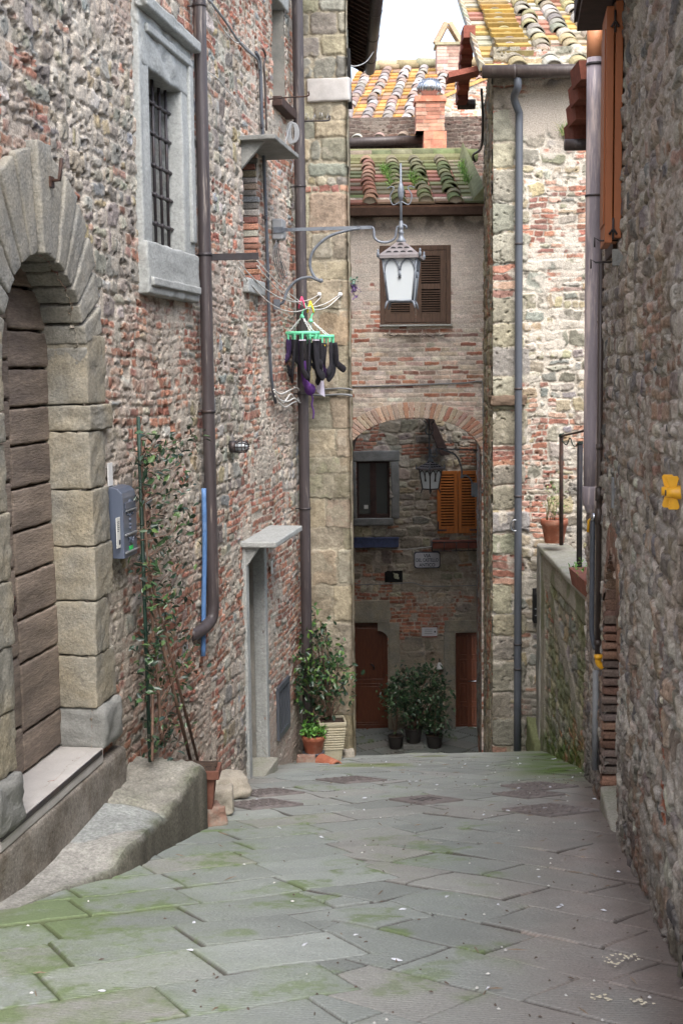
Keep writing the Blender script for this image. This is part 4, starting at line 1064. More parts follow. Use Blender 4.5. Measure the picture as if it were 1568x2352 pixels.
def bricks(mb, c8fun, z0, z1, x0, x1, y0, y1, ch, pal, r):
    z = z0
    while z < z1 - .01:
        n = max(1, round((x1 - x0) / .24)); sh_ = r.uniform(0, .5); z2 = min(z1, z + ch) - .008
        for k in range(n + 1):
            a = x0 + (k - sh_) * (x1 - x0) / n; b = a + (x1 - x0) / n - .008; a, b = max(a, x0), min(b, x1)
            if b - a < .02: continue
            j = r.normal(0, .003); mb.hexa([(a, y0 + j, z), (b, y0 + j, z), (b, y1, z), (a, y1, z), (a, y0 + j, z2), (b, y0 + j, z2), (b, y1, z2), (a, y1, z2)], pick(pal, r, .1))
        z += ch
    mb.hexa([(x0 + .01, y0 + .012, z0), (x1 - .012, y0 + .012, z0), (x1 - .012, y1 - .01, z0), (x0 + .01, y1 - .01, z0), (x0 + .01, y0 + .012, z1 - .01), (x1 - .012, y0 + .012, z1 - .01), (x1 - .012, y1 - .01, z1 - .01), (x0 + .01, y1 - .01, z1 - .01)], lin(180, 166, 152))
CHB = [(186, 130, 108), (176, 140, 122), (192, 152, 132), (170, 120, 100)]
ya = 24.45
xl, xr, xl2 = P(955, 300, ya)[0], P(1021, 300, ya)[0], P(973, 300, ya)[0]
ch = MB(); bricks(ch, None, P(990, 300, ya)[2], P(990, 233, ya)[2], xl, xr, ya, ya + .45, .07, CHB, R5)
bricks(ch, None, P(990, 372, ya)[2] - .4, P(990, 300, ya)[2], xl2, xr + .03, ya, ya + .45, .20, [(196, 132, 108), (190, 126, 104)], R5)
co = ch.build('chimney', M['roof'], roA)
zc = P(990, 233, ya)[2]
cp = MB(); cp.hexa([(xl - .02, ya - .03, zc), (xr + .03, ya - .03, zc), (xr + .03, ya + .5, zc), (xl - .02, ya + .5, zc), (xl - .02, ya - .03, zc + .10), (xr + .03, ya - .03, zc + .10), (xr + .03, ya + .5, zc + .10), (xl - .02, ya + .5, zc + .10)]); cp.build('cap', M['terracotta'], co)
cw_ = MB(); cx = P(987, 200, ya)[0]; base = np.array([cx, ya + .2, zc + .10])
cw_.lathe(base, [(.15, 0), (.15, .07), (.19, .09), (.215, .17), (.205, .25), (.15, .32), (.04, .35)], 24)
for k in range(20):
    t = 2 * math.pi * k / 20
    cw_.tube([base + [.2 * math.cos(t), .2 * math.sin(t), .09], base + [.225 * math.cos(t + .1), .225 * math.sin(t + .1), .18], base + [.16 * math.cos(t + .25), .16 * math.sin(t + .25), .32]], .010, 4)
cw_.build('cowl', M['steel'], co)
yb = 30.0; xl, xr = P(1003, 120, yb)[0], P(1060, 120, yb)[0]; zt = P(1030, 103, yb)[2]
ch = MB(); bricks(ch, None, P(1030, 185, yb)[2], zt, xl, xr, yb, yb + .5, .075, [(180, 150, 138), (170, 140, 128), (190, 168, 156)], R5)
ch.hexa([(xl - .04, yb - .04, zt), (xr + .04, yb - .04, zt), (xr + .04, yb + .54, zt), (xl - .04, yb + .54, zt), (xl - .04, yb - .04, zt + .06), (xr + .04, yb - .04, zt + .06), (xr + .04, yb + .54, zt + .06), (xl - .04, yb + .54, zt + .06)], lin(150, 144, 120))
ch2 = ch.build('chimney', M['roof'], roA)
ht = MB(); ap = np.array([P(1030, 50, yb)[0], yb + .25, P(1030, 50, yb)[2]])
for e in (np.array([xl + .03, yb + .25, zt + .06]), np.array([xr - .02, yb + .25, zt + .06])):
    dd_ = ap - e; pp = np.array([0, 1.0, 0]); nn = np.cross(dd_, pp); nn /= np.linalg.norm(nn)
    V = []
    for q in (e, ap):
        for R_ in (.20, .165):
            for t in np.linspace(-1.2, 1.2, 9): V.append(q + pp * R_ * math.sin(t) + nn * (1 if nn[2] > 0 else -1) * (R_ * math.cos(t) - .08))
    F = [(i, i + 1, 19 + i, 18 + i) for i in range(8)] + [(9 + i, 27 + i, 28 + i, 10 + i) for i in range(8)] + [(i, 9 + i, 10 + i, i + 1) for i in range(8)] + [(18 + i, 19 + i, 28 + i, 27 + i) for i in range(8)] + [(0, 18, 27, 9), (8, 17, 35, 26)]
    ht.add(V, F, False, lin(170, 146, 120))
ht.build('tile_hat', M['roof'], ch2)

# ================================================================== pale stone house further back, between chimney and corner house
UH = Wall(P(1020, 300, 27.0) * [1, 1, 0], (1, .35, 0))
uh = thing('upper_house', 'sunlit pale rubble wall of a house beyond the brick chimney with the steel cowl', 'house', UH.pt(.5, 0, 3.5))
ztop = P(1060, 200, 27.2)[2]
masonry('wall', UH, 0, 2.6, 3.0, ztop + .4, .02, .016, mixed(0, 2.6, 3.0, ztop + .5, R5, lambda x, z: .38, rows=(.12, .2), sw=(.1, .26)), 451, uh, mortar=(200, 186, 170),
        mask=lambda S, Z: Z > ztop - .25 + .45 * S)
rb_ = MB(); q0 = UH.pt(-.05, .05, ztop - .27); q1 = UH.pt(1.6, .05, ztop - .27 + .74)
rb_.hexa([q0, q1, q1 - UH.n * 3, q0 - UH.n * 3, q0 + [0, 0, .07], q1 + [0, 0, .07], q1 - UH.n * 3 + [0, 0, .07], q0 - UH.n * 3 + [0, 0, .07]], lin(190, 150, 96)); rb_.build('roof', M['roof'], uh)

# ================================================================== corner house on the right with quoins
rx = P(1131, 1000, 16)[0]
RB = Wall((rx, 16.0, 0), (1, 0, 0))
rb = thing('corner_house', 'tall corner house with sandstone quoins, pale mortared rubble face and yellow green tiled roof', 'house', (rx + .6, 16, -4.8))
R6 = np.random.default_rng(16)
PALE = [(154, 146, 128), (144, 139, 124), (160, 150, 128), (134, 130, 118), (168, 161, 147), (138, 136, 130), (166, 152, 124)]
def quoins(z0, z1):
    out = []; z = z0; i = 0
    while z < z1:
        h = R6.uniform(.24, .42); w_ = R6.uniform(.38, .48) if i % 2 else R6.uniform(.24, .34)
        if R6.random() < .16:
            n = 4
            for k in range(n): out.append((-.03, w_ * R6.uniform(.7, 1), z + h * k / n, z + h * (k + 1) / n, 'b', pick(LRED, R6)))
        else: out.append((-.03, w_, z, z + h, 'q', pick([(150, 146, 130), (142, 138, 124), (155, 148, 129), (146, 143, 133)], R6, .07)))
        z += h; i += 1
    return out
rects = mixed(-.05, 2.7, -5.1, 3.9, R6, lambda x, z: .18, rows=(.12, .26), sw=(.12, .36), stones=PALE, reds=LRED, gall=.8) + quoins(-5.1, 3.8)
def rb_post(S, Z, H, C, cel, seed):
    n = fbm(S.shape, cel(.7), seed + 61); n2 = fbm(S.shape, cel(.16), seed + 62); inner = smooth(S, .30, .46)
    a = smooth(n2 + .55 * n, .25, .6) * inner * .85 * smooth(Z, -3.2, -2.0)
    C = lerp3(C, lin(186, 178, 166) * (1 + .08 * n2[..., None]), np.clip(a, 0, 1)); H = H * (1 - .65 * a) + .008 * a
    pl = smooth(Z + .25 * n + .12 * n2, 2.80, 2.92) * (1 - smooth(Z + .3 * n, 3.4, 3.5)) * smooth(S + .2 * n, .22, .38)
    C = lerp3(C, lin(170, 160, 148) * (1 + .05 * n[..., None]), pl); H = H * (1 - .9 * pl) + .014 * pl
    pg = smooth(n + .4 * n2, .25, .6) * (1 - smooth(Z, -2.6, -1.0)) * .7 * inner; C = lerp3(C, lin(140, 136, 128), np.clip(pg, 0, 1))
    C = lerp3(C, lin(122, 116, 104), .5 * (1 - smooth(Z, -4.4, -3.4)))
    C = lerp3(C, lin(104, 110, 70), .5 * np.exp(-((Z + .42) / .08) ** 2) * (S < .45))
    return H, C
masonry('wall', RB, -.0, 2.65, -5.1, 3.78, .0105, .0095, rects, 501, rb, mortar=(184, 176, 163), post=rb_post, relief=.95, smear=.16, pits=.05)
ld = MB(); wblock(ld, RB, -.03, .40, -.2, .09, P(1160, 932, 16)[2], P(1160, 908, 16)[2], r=.02, k=6, amp=.012, seed=3, col=lin(112, 96, 82)); ld.build('string_course', M['ashlar'], rb)
RS = Wall((P(1112, 1000, 20.4)[0], 20.45, 0), (rx - P(1112, 1000, 20.4)[0], -4.45, 0))
L_ = math.hypot(rx - P(1112, 1000, 20.4)[0], 4.45)
masonry('wall', RS, 0, L_ + .0, -7.0, 3.9, .024, .013, mixed(-.1, L_ + .1, -7, 4, R6, lambda x, z: .25, sw=(.12, .4), stones=GREYS + DST), 502, rb, mortar=(150, 138, 122), relief=1.3)
mb = MB(); shell(mb, RB, 0.6, 2.65, -.02, -6, -5.1, 3.7, (1,)); mb.build('rear_wall', M['plaster'], rb)
o = P(1103, 163, 15.72)
up = np.array([.03, 1, .46]); LICH = [(184, 158, 98), (174, 146, 92), (170, 164, 146), (188, 182, 164), (168, 156, 136), (164, 120, 104)]
rf = tiled_roof(o, (1, 0, 0), up, 2.75, 5.3, .40, 'roof', rb, lambda t, x: LICH, lambda t, x: [(158, 152, 140), (174, 168, 156), (140, 134, 124), (170, 158, 120), (150, 140, 124)],
                expo=.33, cw=.115, cols=[P(u, 160, 15.72)[0] - o[0] for u in (1189, 1269, 1338, 1408, 1478)], seed=9)
upn = up / np.linalg.norm(up); nn = np.cross([1, 0, 0], upn)
for i in range(1, 15):      # one run re-laid with flat lichen-yellow tiles
    x0 = .24 + .008 * (14 - i) * 0 + R6.normal(0, .012); a0 = i * .33 + .02 + R6.normal(0, .02); x1 = x0 + .40
    q = lambda x, a, h: o + np.array([1, 0, 0]) * x + upn * a + nn * h
    rf.hexa([q(x0, a0, .09), q(x1, a0, .09), q(x1, a0 + .40, .06), q(x0, a0 + .40, .06), q(x0, a0, .15), q(x1, a0, .15), q(x1, a0 + .40, .10), q(x0, a0 + .40, .10)], pick([(172, 142, 76), (164, 136, 78), (168, 152, 108), (152, 138, 98)], R6) * .8)
for i in range(16):         # verge tiles with an upstand
    a0 = i * .33; q = lambda x, a, h: o + np.array([1, 0, 0]) * x + upn * a + nn * h
    rf.hexa([q(-.02, a0, .0), q(.05, a0, .0), q(.05, a0 + .36, .0), q(-.02, a0 + .36, .0), q(-.02, a0, .12), q(.05, a0, .07), q(.05, a0 + .36, .04), q(-.02, a0 + .36, .08)], pick([(176, 172, 158), (186, 170, 150), (164, 160, 140)], R6))
ro = rf.build('roof', M['roof'], rb)
rd = MB(); top = o + upn * 5.25
for i in range(7): rd.tube([top + [.42 * i - .02, 0, .05 + .02 * (i % 2)], top + [.42 * i + .45, 0, .05]], .11, 10, col=pick([(184, 156, 92), (182, 178, 160), (188, 158, 84)], R6))
rd.build('ridge', M['roof'], ro)
gt = MB(); g0 = P(1107, 165, 15.6); g1 = g0 + [2.7, 0, 0.0]
gt.tube([g0, g1], .075, 14); gt.tube([g0 + [.35, 0, 0], g0 + [.38, 0, 0]], .082, 14); gt.build('gutter', M['dark_pipe'], ro)
# small verge roof, tiles and gutter on its far left side
vg = MB()
for i in range(7):
    Y0 = 17.2 + .36 * i; u = 1064 - 2.2 * i; v0 = 58 + 24 * i
    a, b = P(u, v0, Y0), P(u, v0 + 28, Y0); xr = a[0] + .15
    vg.hexa([(a[0], Y0, b[2]), (xr, Y0, b[2]), (xr, Y0 + .38, b[2]), (a[0], Y0 + .38, b[2]), (a[0], Y0, a[2]), (xr, Y0, a[2]), (xr, Y0 + .38, a[2]), (a[0], Y0 + .38, a[2])], pick([(150, 84, 66), (132, 76, 62), (120, 74, 62)], R6))
vg.build('verge', M['roof'], ro); vg = MB()
a, b = P(1030, 178, 16.6), P(1106, 160, 16.6)
vg.hexa([a, b, b + [0, .5, .02], a + [0, .5, .02], a + [0, 0, .07], b + [0, 0, .06], b + [0, .5, .08], a + [0, .5, .09]], lin(150, 92, 78))
vg.build('lean_to_roof', M['roof'], ro)
vgt = MB(); q = P(1050, 240, 19.8); vgt.tube([q, q + [.26, 0, 0]], .075, 12); vgt.build('gutter', M['dark_pipe'], ro)

# ================================================================== garden wall
tx0, tx1 = P(1342, 1360, 12.4)[0], P(1247, 1255, 15.55)[0]
TWd = np.array([tx0 - tx1, 11.7 - 15.6, 0]); TWL = float(np.linalg.norm(TWd))
TG = Wall((tx1, 15.6, 0), TWd)
tw = thing('garden_wall', 'mossy rubble garden wall with worn concrete coping beside the lane', 'wall', TG.pt(1.5, 0, -4.3))
TZ = -2.14
R7 = np.random.default_rng(17)
def tg_post(S, Z, H, C, cel, seed):
    n = fbm(S.shape, cel(.5), seed + 71); n2 = fbm(S.shape, cel(.14), seed + 72); gw = gz(15.6 - .99 * S)
    fr = np.maximum(1 - smooth(S, .34, .40), 1 - smooth(TZ - Z, .30, .36)); fr = np.maximum(fr, .9 * (np.abs((TZ - Z) - .35 - .42 * (S - .5)) < .13) * (S < 3))
    C = lerp3(C, lin(158, 152, 140) * (1 + .1 * n2[..., None]), fr); H = H * (1 - .8 * fr) + .02 * fr
    C = lerp3(C, lin(96, 106, 62), np.clip(.55 * smooth(n + .5 * n2, -.1, .6), 0, 1))
    C = lerp3(C, lin(78, 98, 44), np.clip((1 - smooth(Z - gw, .05, .45)) * (.7 + .5 * n2), 0, .85))
    return H, C
masonry('wall', TG, 0, TWL, -5.0, TZ - .05, .0125, .0125, mixed(-.1, TWL + .1, -5.1, -2, R7, lambda x, z: .1, rows=(.1, .22), sw=(.1, .3), stones=GREYS), 601, tw, mortar=(128, 122, 106), post=tg_post, relief=1.0, smear=.2, pits=.2)
cp = MB(); wblock(cp, TG, -.04, TWL, -.34, .05, TZ - .07, TZ, r=.02, k=14, amp=.010, freq=5, seed=4); cp.build('coping', M['concrete'], tw)
en = MB(); wblock(en, TG, -.30, .0, -.34, .035, -4.9, TZ - .02, r=.02, k=10, amp=.008, seed=5); en.build('end_pier', M['plaster'], tw)
bk = MB(); bk.wbox(TG, -.05, TWL, -2.5, -.33, -5, TZ - .35); bk.build('terrace_fill', M['soil'], tw)

# ================================================================== near house on the right
rn = thing('rubble_house', 'rough grey brown rubble house along the right side of the lane', 'house', RW.pt(-2, 0, -2.9))
R8 = np.random.default_rng(18)
sA, sB = rws(9.62), rws(8.40); dc = (sA + sB) / 2; drr = (sB - sA) / 2; DZS = -1.90
def rw_mask(S, Z): return ((S > sA) & (S < sB) & (Z < DZS)) | (((S - dc) ** 2 + (Z - DZS) ** 2 < drr ** 2) & (Z > DZS - .03))
RST = [(146, 141, 134), (130, 124, 117), (158, 152, 143), (118, 110, 104), (168, 161, 150), (138, 126, 114), (148, 132, 118), (112, 110, 110), (178, 172, 162)]
def rw_post(S, Z, H, C, cel, seed):
    n = fbm(S.shape, cel(.7), seed + 81); n2 = fbm(S.shape, cel(.2), seed + 82)
    C = lerp3(C, lin(146, 128, 114), .3 * np.clip(smooth(n, .1, .7), 0, 1))
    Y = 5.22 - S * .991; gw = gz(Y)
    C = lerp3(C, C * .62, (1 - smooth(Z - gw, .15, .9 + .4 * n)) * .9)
    rim = np.exp(-((np.hypot(S - dc, np.maximum(Z - DZS, 0)) - drr - .04) / .06) ** 2) * (Z > DZS - .3); C = lerp3(C, lin(140, 110, 94), .6 * rim)
    H = H + .02 * n + .008 * n2
    pl = np.exp(-((S + 5.8) / .8) ** 4) * smooth(Z, -3, -2) * .5; C = lerp3(C, lin(140, 126, 114), pl)
    return H, C
jr = []
for z in np.arange(-2.3, -1.2, .07): jr.append((rws(5.8) - .07, rws(5.8) + R8.uniform(.03, .09), z, z + .062, 'b', pick([(146, 86, 66), (132, 78, 62), (160, 104, 82)], R8)))
for z in np.arange(-4.0, -1.6, .066): jr.append((sB + .0, sB + R8.choice([.09, .16]), z, z + .058, 'b', pick([(140, 96, 80), (128, 92, 78)], R8)))
rects = mixed(-6.9, .4, -4.4, 2.7, R8, lambda x, z: .03, rows=(.06, .14), sw=(.07, .26), stones=RST, reds=[(144, 122, 110), (134, 112, 100), (152, 128, 114)], gall=2.2) + jr
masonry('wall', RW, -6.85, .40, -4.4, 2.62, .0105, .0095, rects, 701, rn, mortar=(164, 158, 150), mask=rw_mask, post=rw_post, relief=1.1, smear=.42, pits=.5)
masonry('wall', RW, .40, 6.2, -3.4, 2.62, .03, .022, mixed(.3, 6.3, -3.5, 2.7, R8, lambda x, z: .15, rows=(.075, .17), sw=(.07, .24), stones=RST), 702, rn, mortar=(140, 130, 120), relief=1.25)
mb = MB(); shell(mb, RW, -6.85, 6.2, -.02, -5, -4.4, 2.55); mb.build('rear_wall', M['plaster'], rn)
# low arched doorway
jb = MB(); z = -4.0; rj = np.random.default_rng(6)
while z < DZS + .05:
    h_ = rj.uniform(.055, .075); wblock(jb, RW, sA - .12, sA + rj.uniform(-.01, .03), -.34, .01, z + .004, z + h_ - .004, r=.014, k=3, amp=.006, seed=int(z * -100), col=pick([(132, 100, 86), (122, 96, 84), (142, 112, 96), (120, 106, 96), (112, 100, 92)], rj)); z += h_ + .006
for i in range(22):
    t0, t1 = math.pi * (1 - i / 22), math.pi * (1 - (i + 1) / 22); q = lambda t, r_, o_: RW.pt(dc + r_ * math.cos(t), o_, DZS + r_ * math.sin(t))
    jb.block([q(t0, drr, -.34), q(t0, drr, .0), q(t1, drr, .0), q(t1, drr, -.34), q(t0, drr + .2, -.34), q(t0, drr + .2, .0), q(t1, drr + .2, .0), q(t1, drr + .2, -.34)], r=.01, k=2, amp=.004, seed=i, col=pick([(132, 104, 90), (124, 100, 88), (142, 114, 98)], rj))
jb.build('door_arch', M['masonry'], rn)
dd = MB()
for k in range(7): dd.wbox(RW, sA + k * 2 * drr / 7, sA + (k + 1) * 2 * drr / 7 - .008, -.36, -.32 + .004 * (k % 2), -4.1, DZS + drr)
dd.build('door', M['wood_dark'], rn)
stp = MB(); zg = float(gz(9.0)); stp.block([RW.pt(a_, o_, z_) for z_ in (zg - .4, 9) for a_, o_ in ()] or [RW.pt(sA, -.33, zg - .5), RW.pt(sA, .02, zg - .5), RW.pt(sB, .02, zg - .4), RW.pt(sB, -.33, zg - .4), RW.pt(sA, -.33, zg + .07), RW.pt(sA, .02, zg + .05), RW.pt(sB, .02, zg + .13), RW.pt(sB, -.33, zg + .15)], r=.02, k=8, amp=.008, seed=2)
stp.build('doorstep', M['concrete'], rn)
# folded shutters
y0, y1, zb, zt = 8.28, 8.72, P(1400, 558, 8.3)[2], P(1400, 14, 8.3)[2]
for k, (o0, o1, dz) in enumerate(((.012, .058, .03), (.066, .112, 0))):
    s0, s1 = rws(y1), rws(y0); mb = MB(); mb.wbox(RW, s0, s1, o0, o1, zb + dz, zt + dz)
    mb.wbox(RW, s0 + .06, s1 - .06, o1, o1 + .008, zb + .12, zt - .12)
    so_ = mb.build('shutter', M['orange_paint'], rn, bevel=.005)
    if k:
        for z in (zb + .05, zt - .13):
            hg = MB(); hg.tube([RW.pt(s1 + .012, .04, z), RW.pt(s1 + .02, .062, z + .04), RW.pt(s1 + .012, .085, z)], .008, 6); hg.tube([RW.pt(s1 + .008, .062, z - .03), RW.pt(s1 + .008, .062, z + .10)], .007, 6); hg.build('hinge', M['iron'], so_)
wd = MB(); wd.wbox(RW, rws(9.5), rws(8.74), -.0, .03, zb - .02, zt); wd.build('window', M['wood_dark'], rn, bevel=.005)
sg = MB(); z0 = P(1410, 580, 8.2)[2]; sg.wbox(RW, rws(8.2) - .04, rws(8.2) + .02, 0, .07, z0 - .08, z0 + .02); sg.build('shutter_stop', M['darkstone'], rn)
for u, v, Y in ((1398, 552, 8.35), (1390, 602, 8.75)):
    hk = MB(); p = RW.pt(rws(Y), 0, P(u, v, Y)[2]); hk.tube([p, p + RW.n * .14, p + RW.n * .17 + [0, 0, .02], p + RW.n * .17 + [0, 0, -.04]], .006, 5); hk.build('hook', M['iron'], rn)
# eaves
e0, e1 = rws(9.3), 6.2; zt = 2.36
ev = MB(); ov = .27
ev.add([RW.pt(e0, ov, zt), RW.pt(e1, ov, zt), RW.pt(e1, -5, zt + 1.6), RW.pt(e0, -5, zt + 1.6), RW.pt(e0, ov, zt + .14), RW.pt(e1, ov, zt + .14), RW.pt(e1, -5, zt + 1.8), RW.pt(e0, -5, zt + 1.8)], [(3, 2, 1, 0), (4, 5, 6, 7), (0, 1, 5, 4), (1, 2, 6, 5), (2, 3, 7, 6), (3, 0, 4, 7)])
ev.wbox(RW, e0 + .02, e1, .06, ov - .02, zt - .06, zt - .01)
ev.build('roof', M['wood_dark'], rn)
vs = MB()
for i, v0 in enumerate((138, 183, 229, 275)):
    Y0 = 10.7 + .30 * i; a = P(1328 - 5.5 * i, v0, Y0); b = P(1326 - 5.5 * i, v0 + 44, Y0); x1 = a[0] + .16
    vs.hexa([(a[0] + .02, Y0, b[2]), (x1, Y0, b[2]), (x1, Y0 + .4, b[2]), (a[0] + .02, Y0 + .4, b[2]), (a[0], Y0, a[2]), (x1, Y0, a[2]), (x1, Y0 + .4, a[2]), (a[0], Y0 + .4, a[2])], pick([(116, 70, 58), (108, 66, 56), (124, 76, 62)], R8, .05))
vo = vs.build('verge', M['roof'], rn)
gt = MB(); q = P(1296, 333, 11.6); gt.tube([q, q + [.3, 0, 0]], .05, 12); gt.build('gutter', M['dark_pipe'], vo)
# ================================================================== pipes
def clips(pts, r, W, parent, material='iron'):
    for p in pts:
        mb = MB(); p = np.asarray(p, float)
        mb.tube([p + [0, 0, -.012], p + [0, 0, .012]], r + .006, 12)
        mb.tube([p - W.n * r, p - W.n * (r + .10)], .008, 6)
        mb.build('clip', M[material], parent)
def wallpipe(name, label, W, s, off, z1, z0, r, material, clipz, tail=None, head=None, cat='downpipe', n=14):
    base = W.pt(s, off, z0); root = thing(name, label, cat, base)
    pts = [W.pt(s, off, z) for z in np.linspace(z1, z0, 12)]
    if head is not None: pts = list(head) + pts
    if tail is not None: pts = pts + list(tail)
    mb = MB(); mb.tube(pts, r, n); mb.build('pipe', M[material], root)
    clips([W.pt(s, off, z) for z in clipz], r, W, root)
    return root
sP = (LW.uv(458, 0, .09)[0] + LW.uv(489, 1380, .09)[0]) / 2
zb = LW.uv(489, 1385, .09)[1]
tail = spline([LW.pt(sP, .09, zb - .03), LW.pt(sP - .03, .08, zb - .13), LW.pt(sP - .16, .04, zb - .19), LW.pt(sP - .30, -.03, zb - .22)], 5)
p1_ = wallpipe('downpipe', 'brown metal downpipe running past the barred window, its foot bent into the wall', LW, sP, .09, 5.15, zb, .051, 'brown_pipe',
         [LW.uv(480, 945, .09)[1], LW.uv(470, 25, .09)[1], .93], tail)
sQ = (LW.uv(674, 0, .1)[0] + LW.uv(708, 1440, .1)[0]) / 2
wallpipe('downpipe', 'tall brown downpipe in the corner where rubble wall meets sandstone house', LW, sQ, .11, 5.15, -4.45, .062, 'brown_pipe', [LW.uv(703, 1165, .1)[1], LW.uv(682, 425, .1)[1], LW.uv(690, 905, .1)[1]])
# corner-house pipe with its swan neck under the gutter
sR = RB.uv(1190, 900, .1)[0]
head = spline([P(1187, 176, 15.62), P(1188, 200, 15.64), P(1180, 225, 15.8), RB.pt(sR - .0, .09, P(1183, 260, 15.9)[2])], 6)
wallpipe('downpipe', 'slate grey downpipe with swan neck on the quoined corner house', RB, sR, .09, P(1183, 285, 15.9)[2], float(gz(15.9)) + .02, .046, 'slate_pipe',
         [P(1190, v, 15.9)[2] for v in (560, 893, 1140, 1480, 1537)], None, head)
# lilac pipe, with its tan upper length, collar and tapered end
root = thing('downpipe', 'fat faded lilac plastic downpipe with tan upper length beside the orange brown shutter', 'downpipe', P(1361, 1175, 10.3))
yq = 10.3; xp = P(1361, 700, yq)[0]; q = lambda v: np.array([xp, yq, P(1361, v, yq)[2]]); rp = .064
mb = MB(); mb.tube([q(v) for v in np.linspace(133, 1120, 10)], rp, 18); mb.build('pipe', M['lilac_pipe'], root)
mb = MB(); mb.tube([q(40), q(133)], rp + .001, 18); mb.build('upper_length', M['tan_pipe'], root)
mb = MB(); mb.lathe(q(1178), [(.03, 0), (.045, .02), (rp - .005, .06), (rp + .006, .075), (rp + .008, q(1120)[2] - q(1178)[2]), (rp, q(1116)[2] - q(1178)[2])], 18); mb.build('collar', M['lilac_pipe'], root)
mb = MB(); mb.tube([q(148) - [0, 0, .01], q(148) + [0, 0, .01]], rp + .006, 18); mb.tube([q(450) - [0, 0, .008], q(450) + [0, 0, .008]], rp + .006, 18); mb.build('clip', M['iron'], root)
# rusty thin pipe beside it
def poly(name, label, pts, r, material, cat='pipe', n=10, clip_at=(), sm=6):
    root = thing(name, label, cat, pts[-1])
    mb = MB(); mb.tube(spline(pts, sm) if len(pts) > 2 else pts, r, n); mb.build('pipe', M[material], root)
    for a, b, rr_ in clip_at:
        mb = MB(); mb.tube([a, b], rr_, n + 2); mb.build('coupling', M[material], root)
    return root
yr = 9.95; xr_ = P(1377, 900, yr)[0]; q2 = lambda v: np.array([xr_, yr, P(1377, v, yr)[2]])
poly('water_pipe', 'thin rusty brown pipe with couplings between lilac pipe and rubble wall', [q2(600), q2(1520)], .021, 'dark_pipe', clip_at=[(q2(1020), q2(1032), .027), (q2(1120), q2(1150), .03), (q2(1168), q2(1205), .028), (q2(1470), q2(1482), .028)])
yg = 10.05; xg = P(1359, 1300, yg)[0]; q3 = lambda v, dx=0: np.array([xg + dx, yg, P(1359, v, yg)[2]])
g_ = poly('water_pipe', 'thin grey pipe with small yellow lever valve under the lilac pipe', [q3(1185, .03), q3(1195, .01), q3(1215), q3(1320), q3(1440), q3(1470, .01), q3(1490, .03)], .02, 'slate_pipe')
mb = MB(); mb.tube([q3(1188, .0), q3(1195, -.03), q3(1222, -.035)], [.008, .010, .012], 6); mb.build('lever', M['yellow'], g_)
mb = MB(); mb.tube([q3(1180, .02), q3(1196, .0)], .026, 10); mb.build('coupling', M['steel'], g_)
yy = 9.7; qv = lambda u, v: P(u, v, yy)
gp = thing('gas_pipe', 'bright yellow bent gas pipe stub entering the rubble wall', 'pipe', qv(1376, 1530))
mb = MB(); mb.tube(spline([qv(1373, 1508), qv(1373, 1522), qv(1382, 1531), qv(1398, 1531)], 6), .024, 12); mb.build('elbow', M['yellow'], gp)
for a, b in ((qv(1373, 1504), qv(1373, 1513)), (qv(1386, 1531), qv(1391, 1531))):
    mb = MB(); mb.tube([a, b], .032, 12); mb.build('coupling', M['yellow'], gp)
for u, lab in ((1367, 'grey conduit running down below the yellow gas stub, the paler of two'), (1380, 'slim dark conduit beside the doorway bricks, below the yellow gas stub')):
    yc = 10.1 if u < 1370 else 9.9
    zt = P(u, 1540, yc)[2]; zg = float(gz(yc)) + .25
    poly('conduit', lab, [np.array([P(u, 1600, yc)[0], yc, zt]), np.array([P(u, 1600, yc)[0], yc, zg])], .026 if u < 1370 else .018, 'greycable' if u < 1370 else 'dark_pipe', 'conduit')
# blue conduit in its chase behind the first pipe
sb = LW.uv(459, 1300, .0)[0]
poly('conduit', 'bright blue plastic conduit rising beside the foot of the brown downpipe', [LW.pt(sb, .05, LW.uv(459, 1120)[1]), LW.pt(sb, .045, LW.uv(459, 1250)[1]), LW.pt(sb - .02, .03, LW.uv(457, 1400)[1]), LW.pt(sb - .03, .02, LW.uv(455, 1512)[1])], .020, 'blue', 'conduit')

# yellow butterfly gas valve on the near right wall
yv = 5.25; c = P(1546, 1132, yv)
gv = thing('gas_valve', 'yellow gas valve with butterfly handles sticking out of the rubble wall', 'valve', c)
inx = -RW.n
mb = MB(); mb.tube([c - inx * .03, c - inx * .005, c + inx * .02, c + inx * .22], [.019, .021, .027, .024], 14); mb.build('body', M['yellow'], gv)
mb = MB(); mb.tube([c - inx * .034, c - inx * .028], [.012, .012], 12); mb.build('bore', M['dark_pipe'], gv)
c2 = c - RW.d * .075 - inx * .02
mb = MB(); mb.tube([c2 - inx * .02, c2 + inx * .03, c2 + inx * .2], [.018, .024, .02], 12); mb.build('body', M['yellow'], gv)
for cc_, dz in ((c - inx * .004, 1), (c2 + inx * .004, 1), (c + inx * .0, -1), (c2 + inx * .006, -1)):
    mb = MB(); t_ = RW.d * .005; w1, w2 = .014, .024
    pl = [cc_ - inx * w1 + [0, 0, .020 * dz], cc_ + inx * w1 + [0, 0, .020 * dz], cc_ + inx * w2 + [0, 0, .058 * dz], cc_ + inx * (w2 - .006) + [0, 0, .068 * dz], cc_ - inx * (w2 - .006) + [0, 0, .068 * dz], cc_ - inx * w2 + [0, 0, .058 * dz]]
    mb.prism(np.array(pl) - t_ / 2, t_); mb.build('handle', M['yellow'], gv, bevel=.002)
pz = P(1423, 1132, 8.6)[2]; ys_ = 8.62
mb = MB(); mb.wbox(RW, rws(ys_) - .05, rws(ys_) + .05, .015, .03, pz - .10, pz + .10); tag(mb.build('wall_plate', M['greycable'], bevel=.003), 'small pale metal plate fixed upright on the rubble wall above the low arched doorway', 'plate')

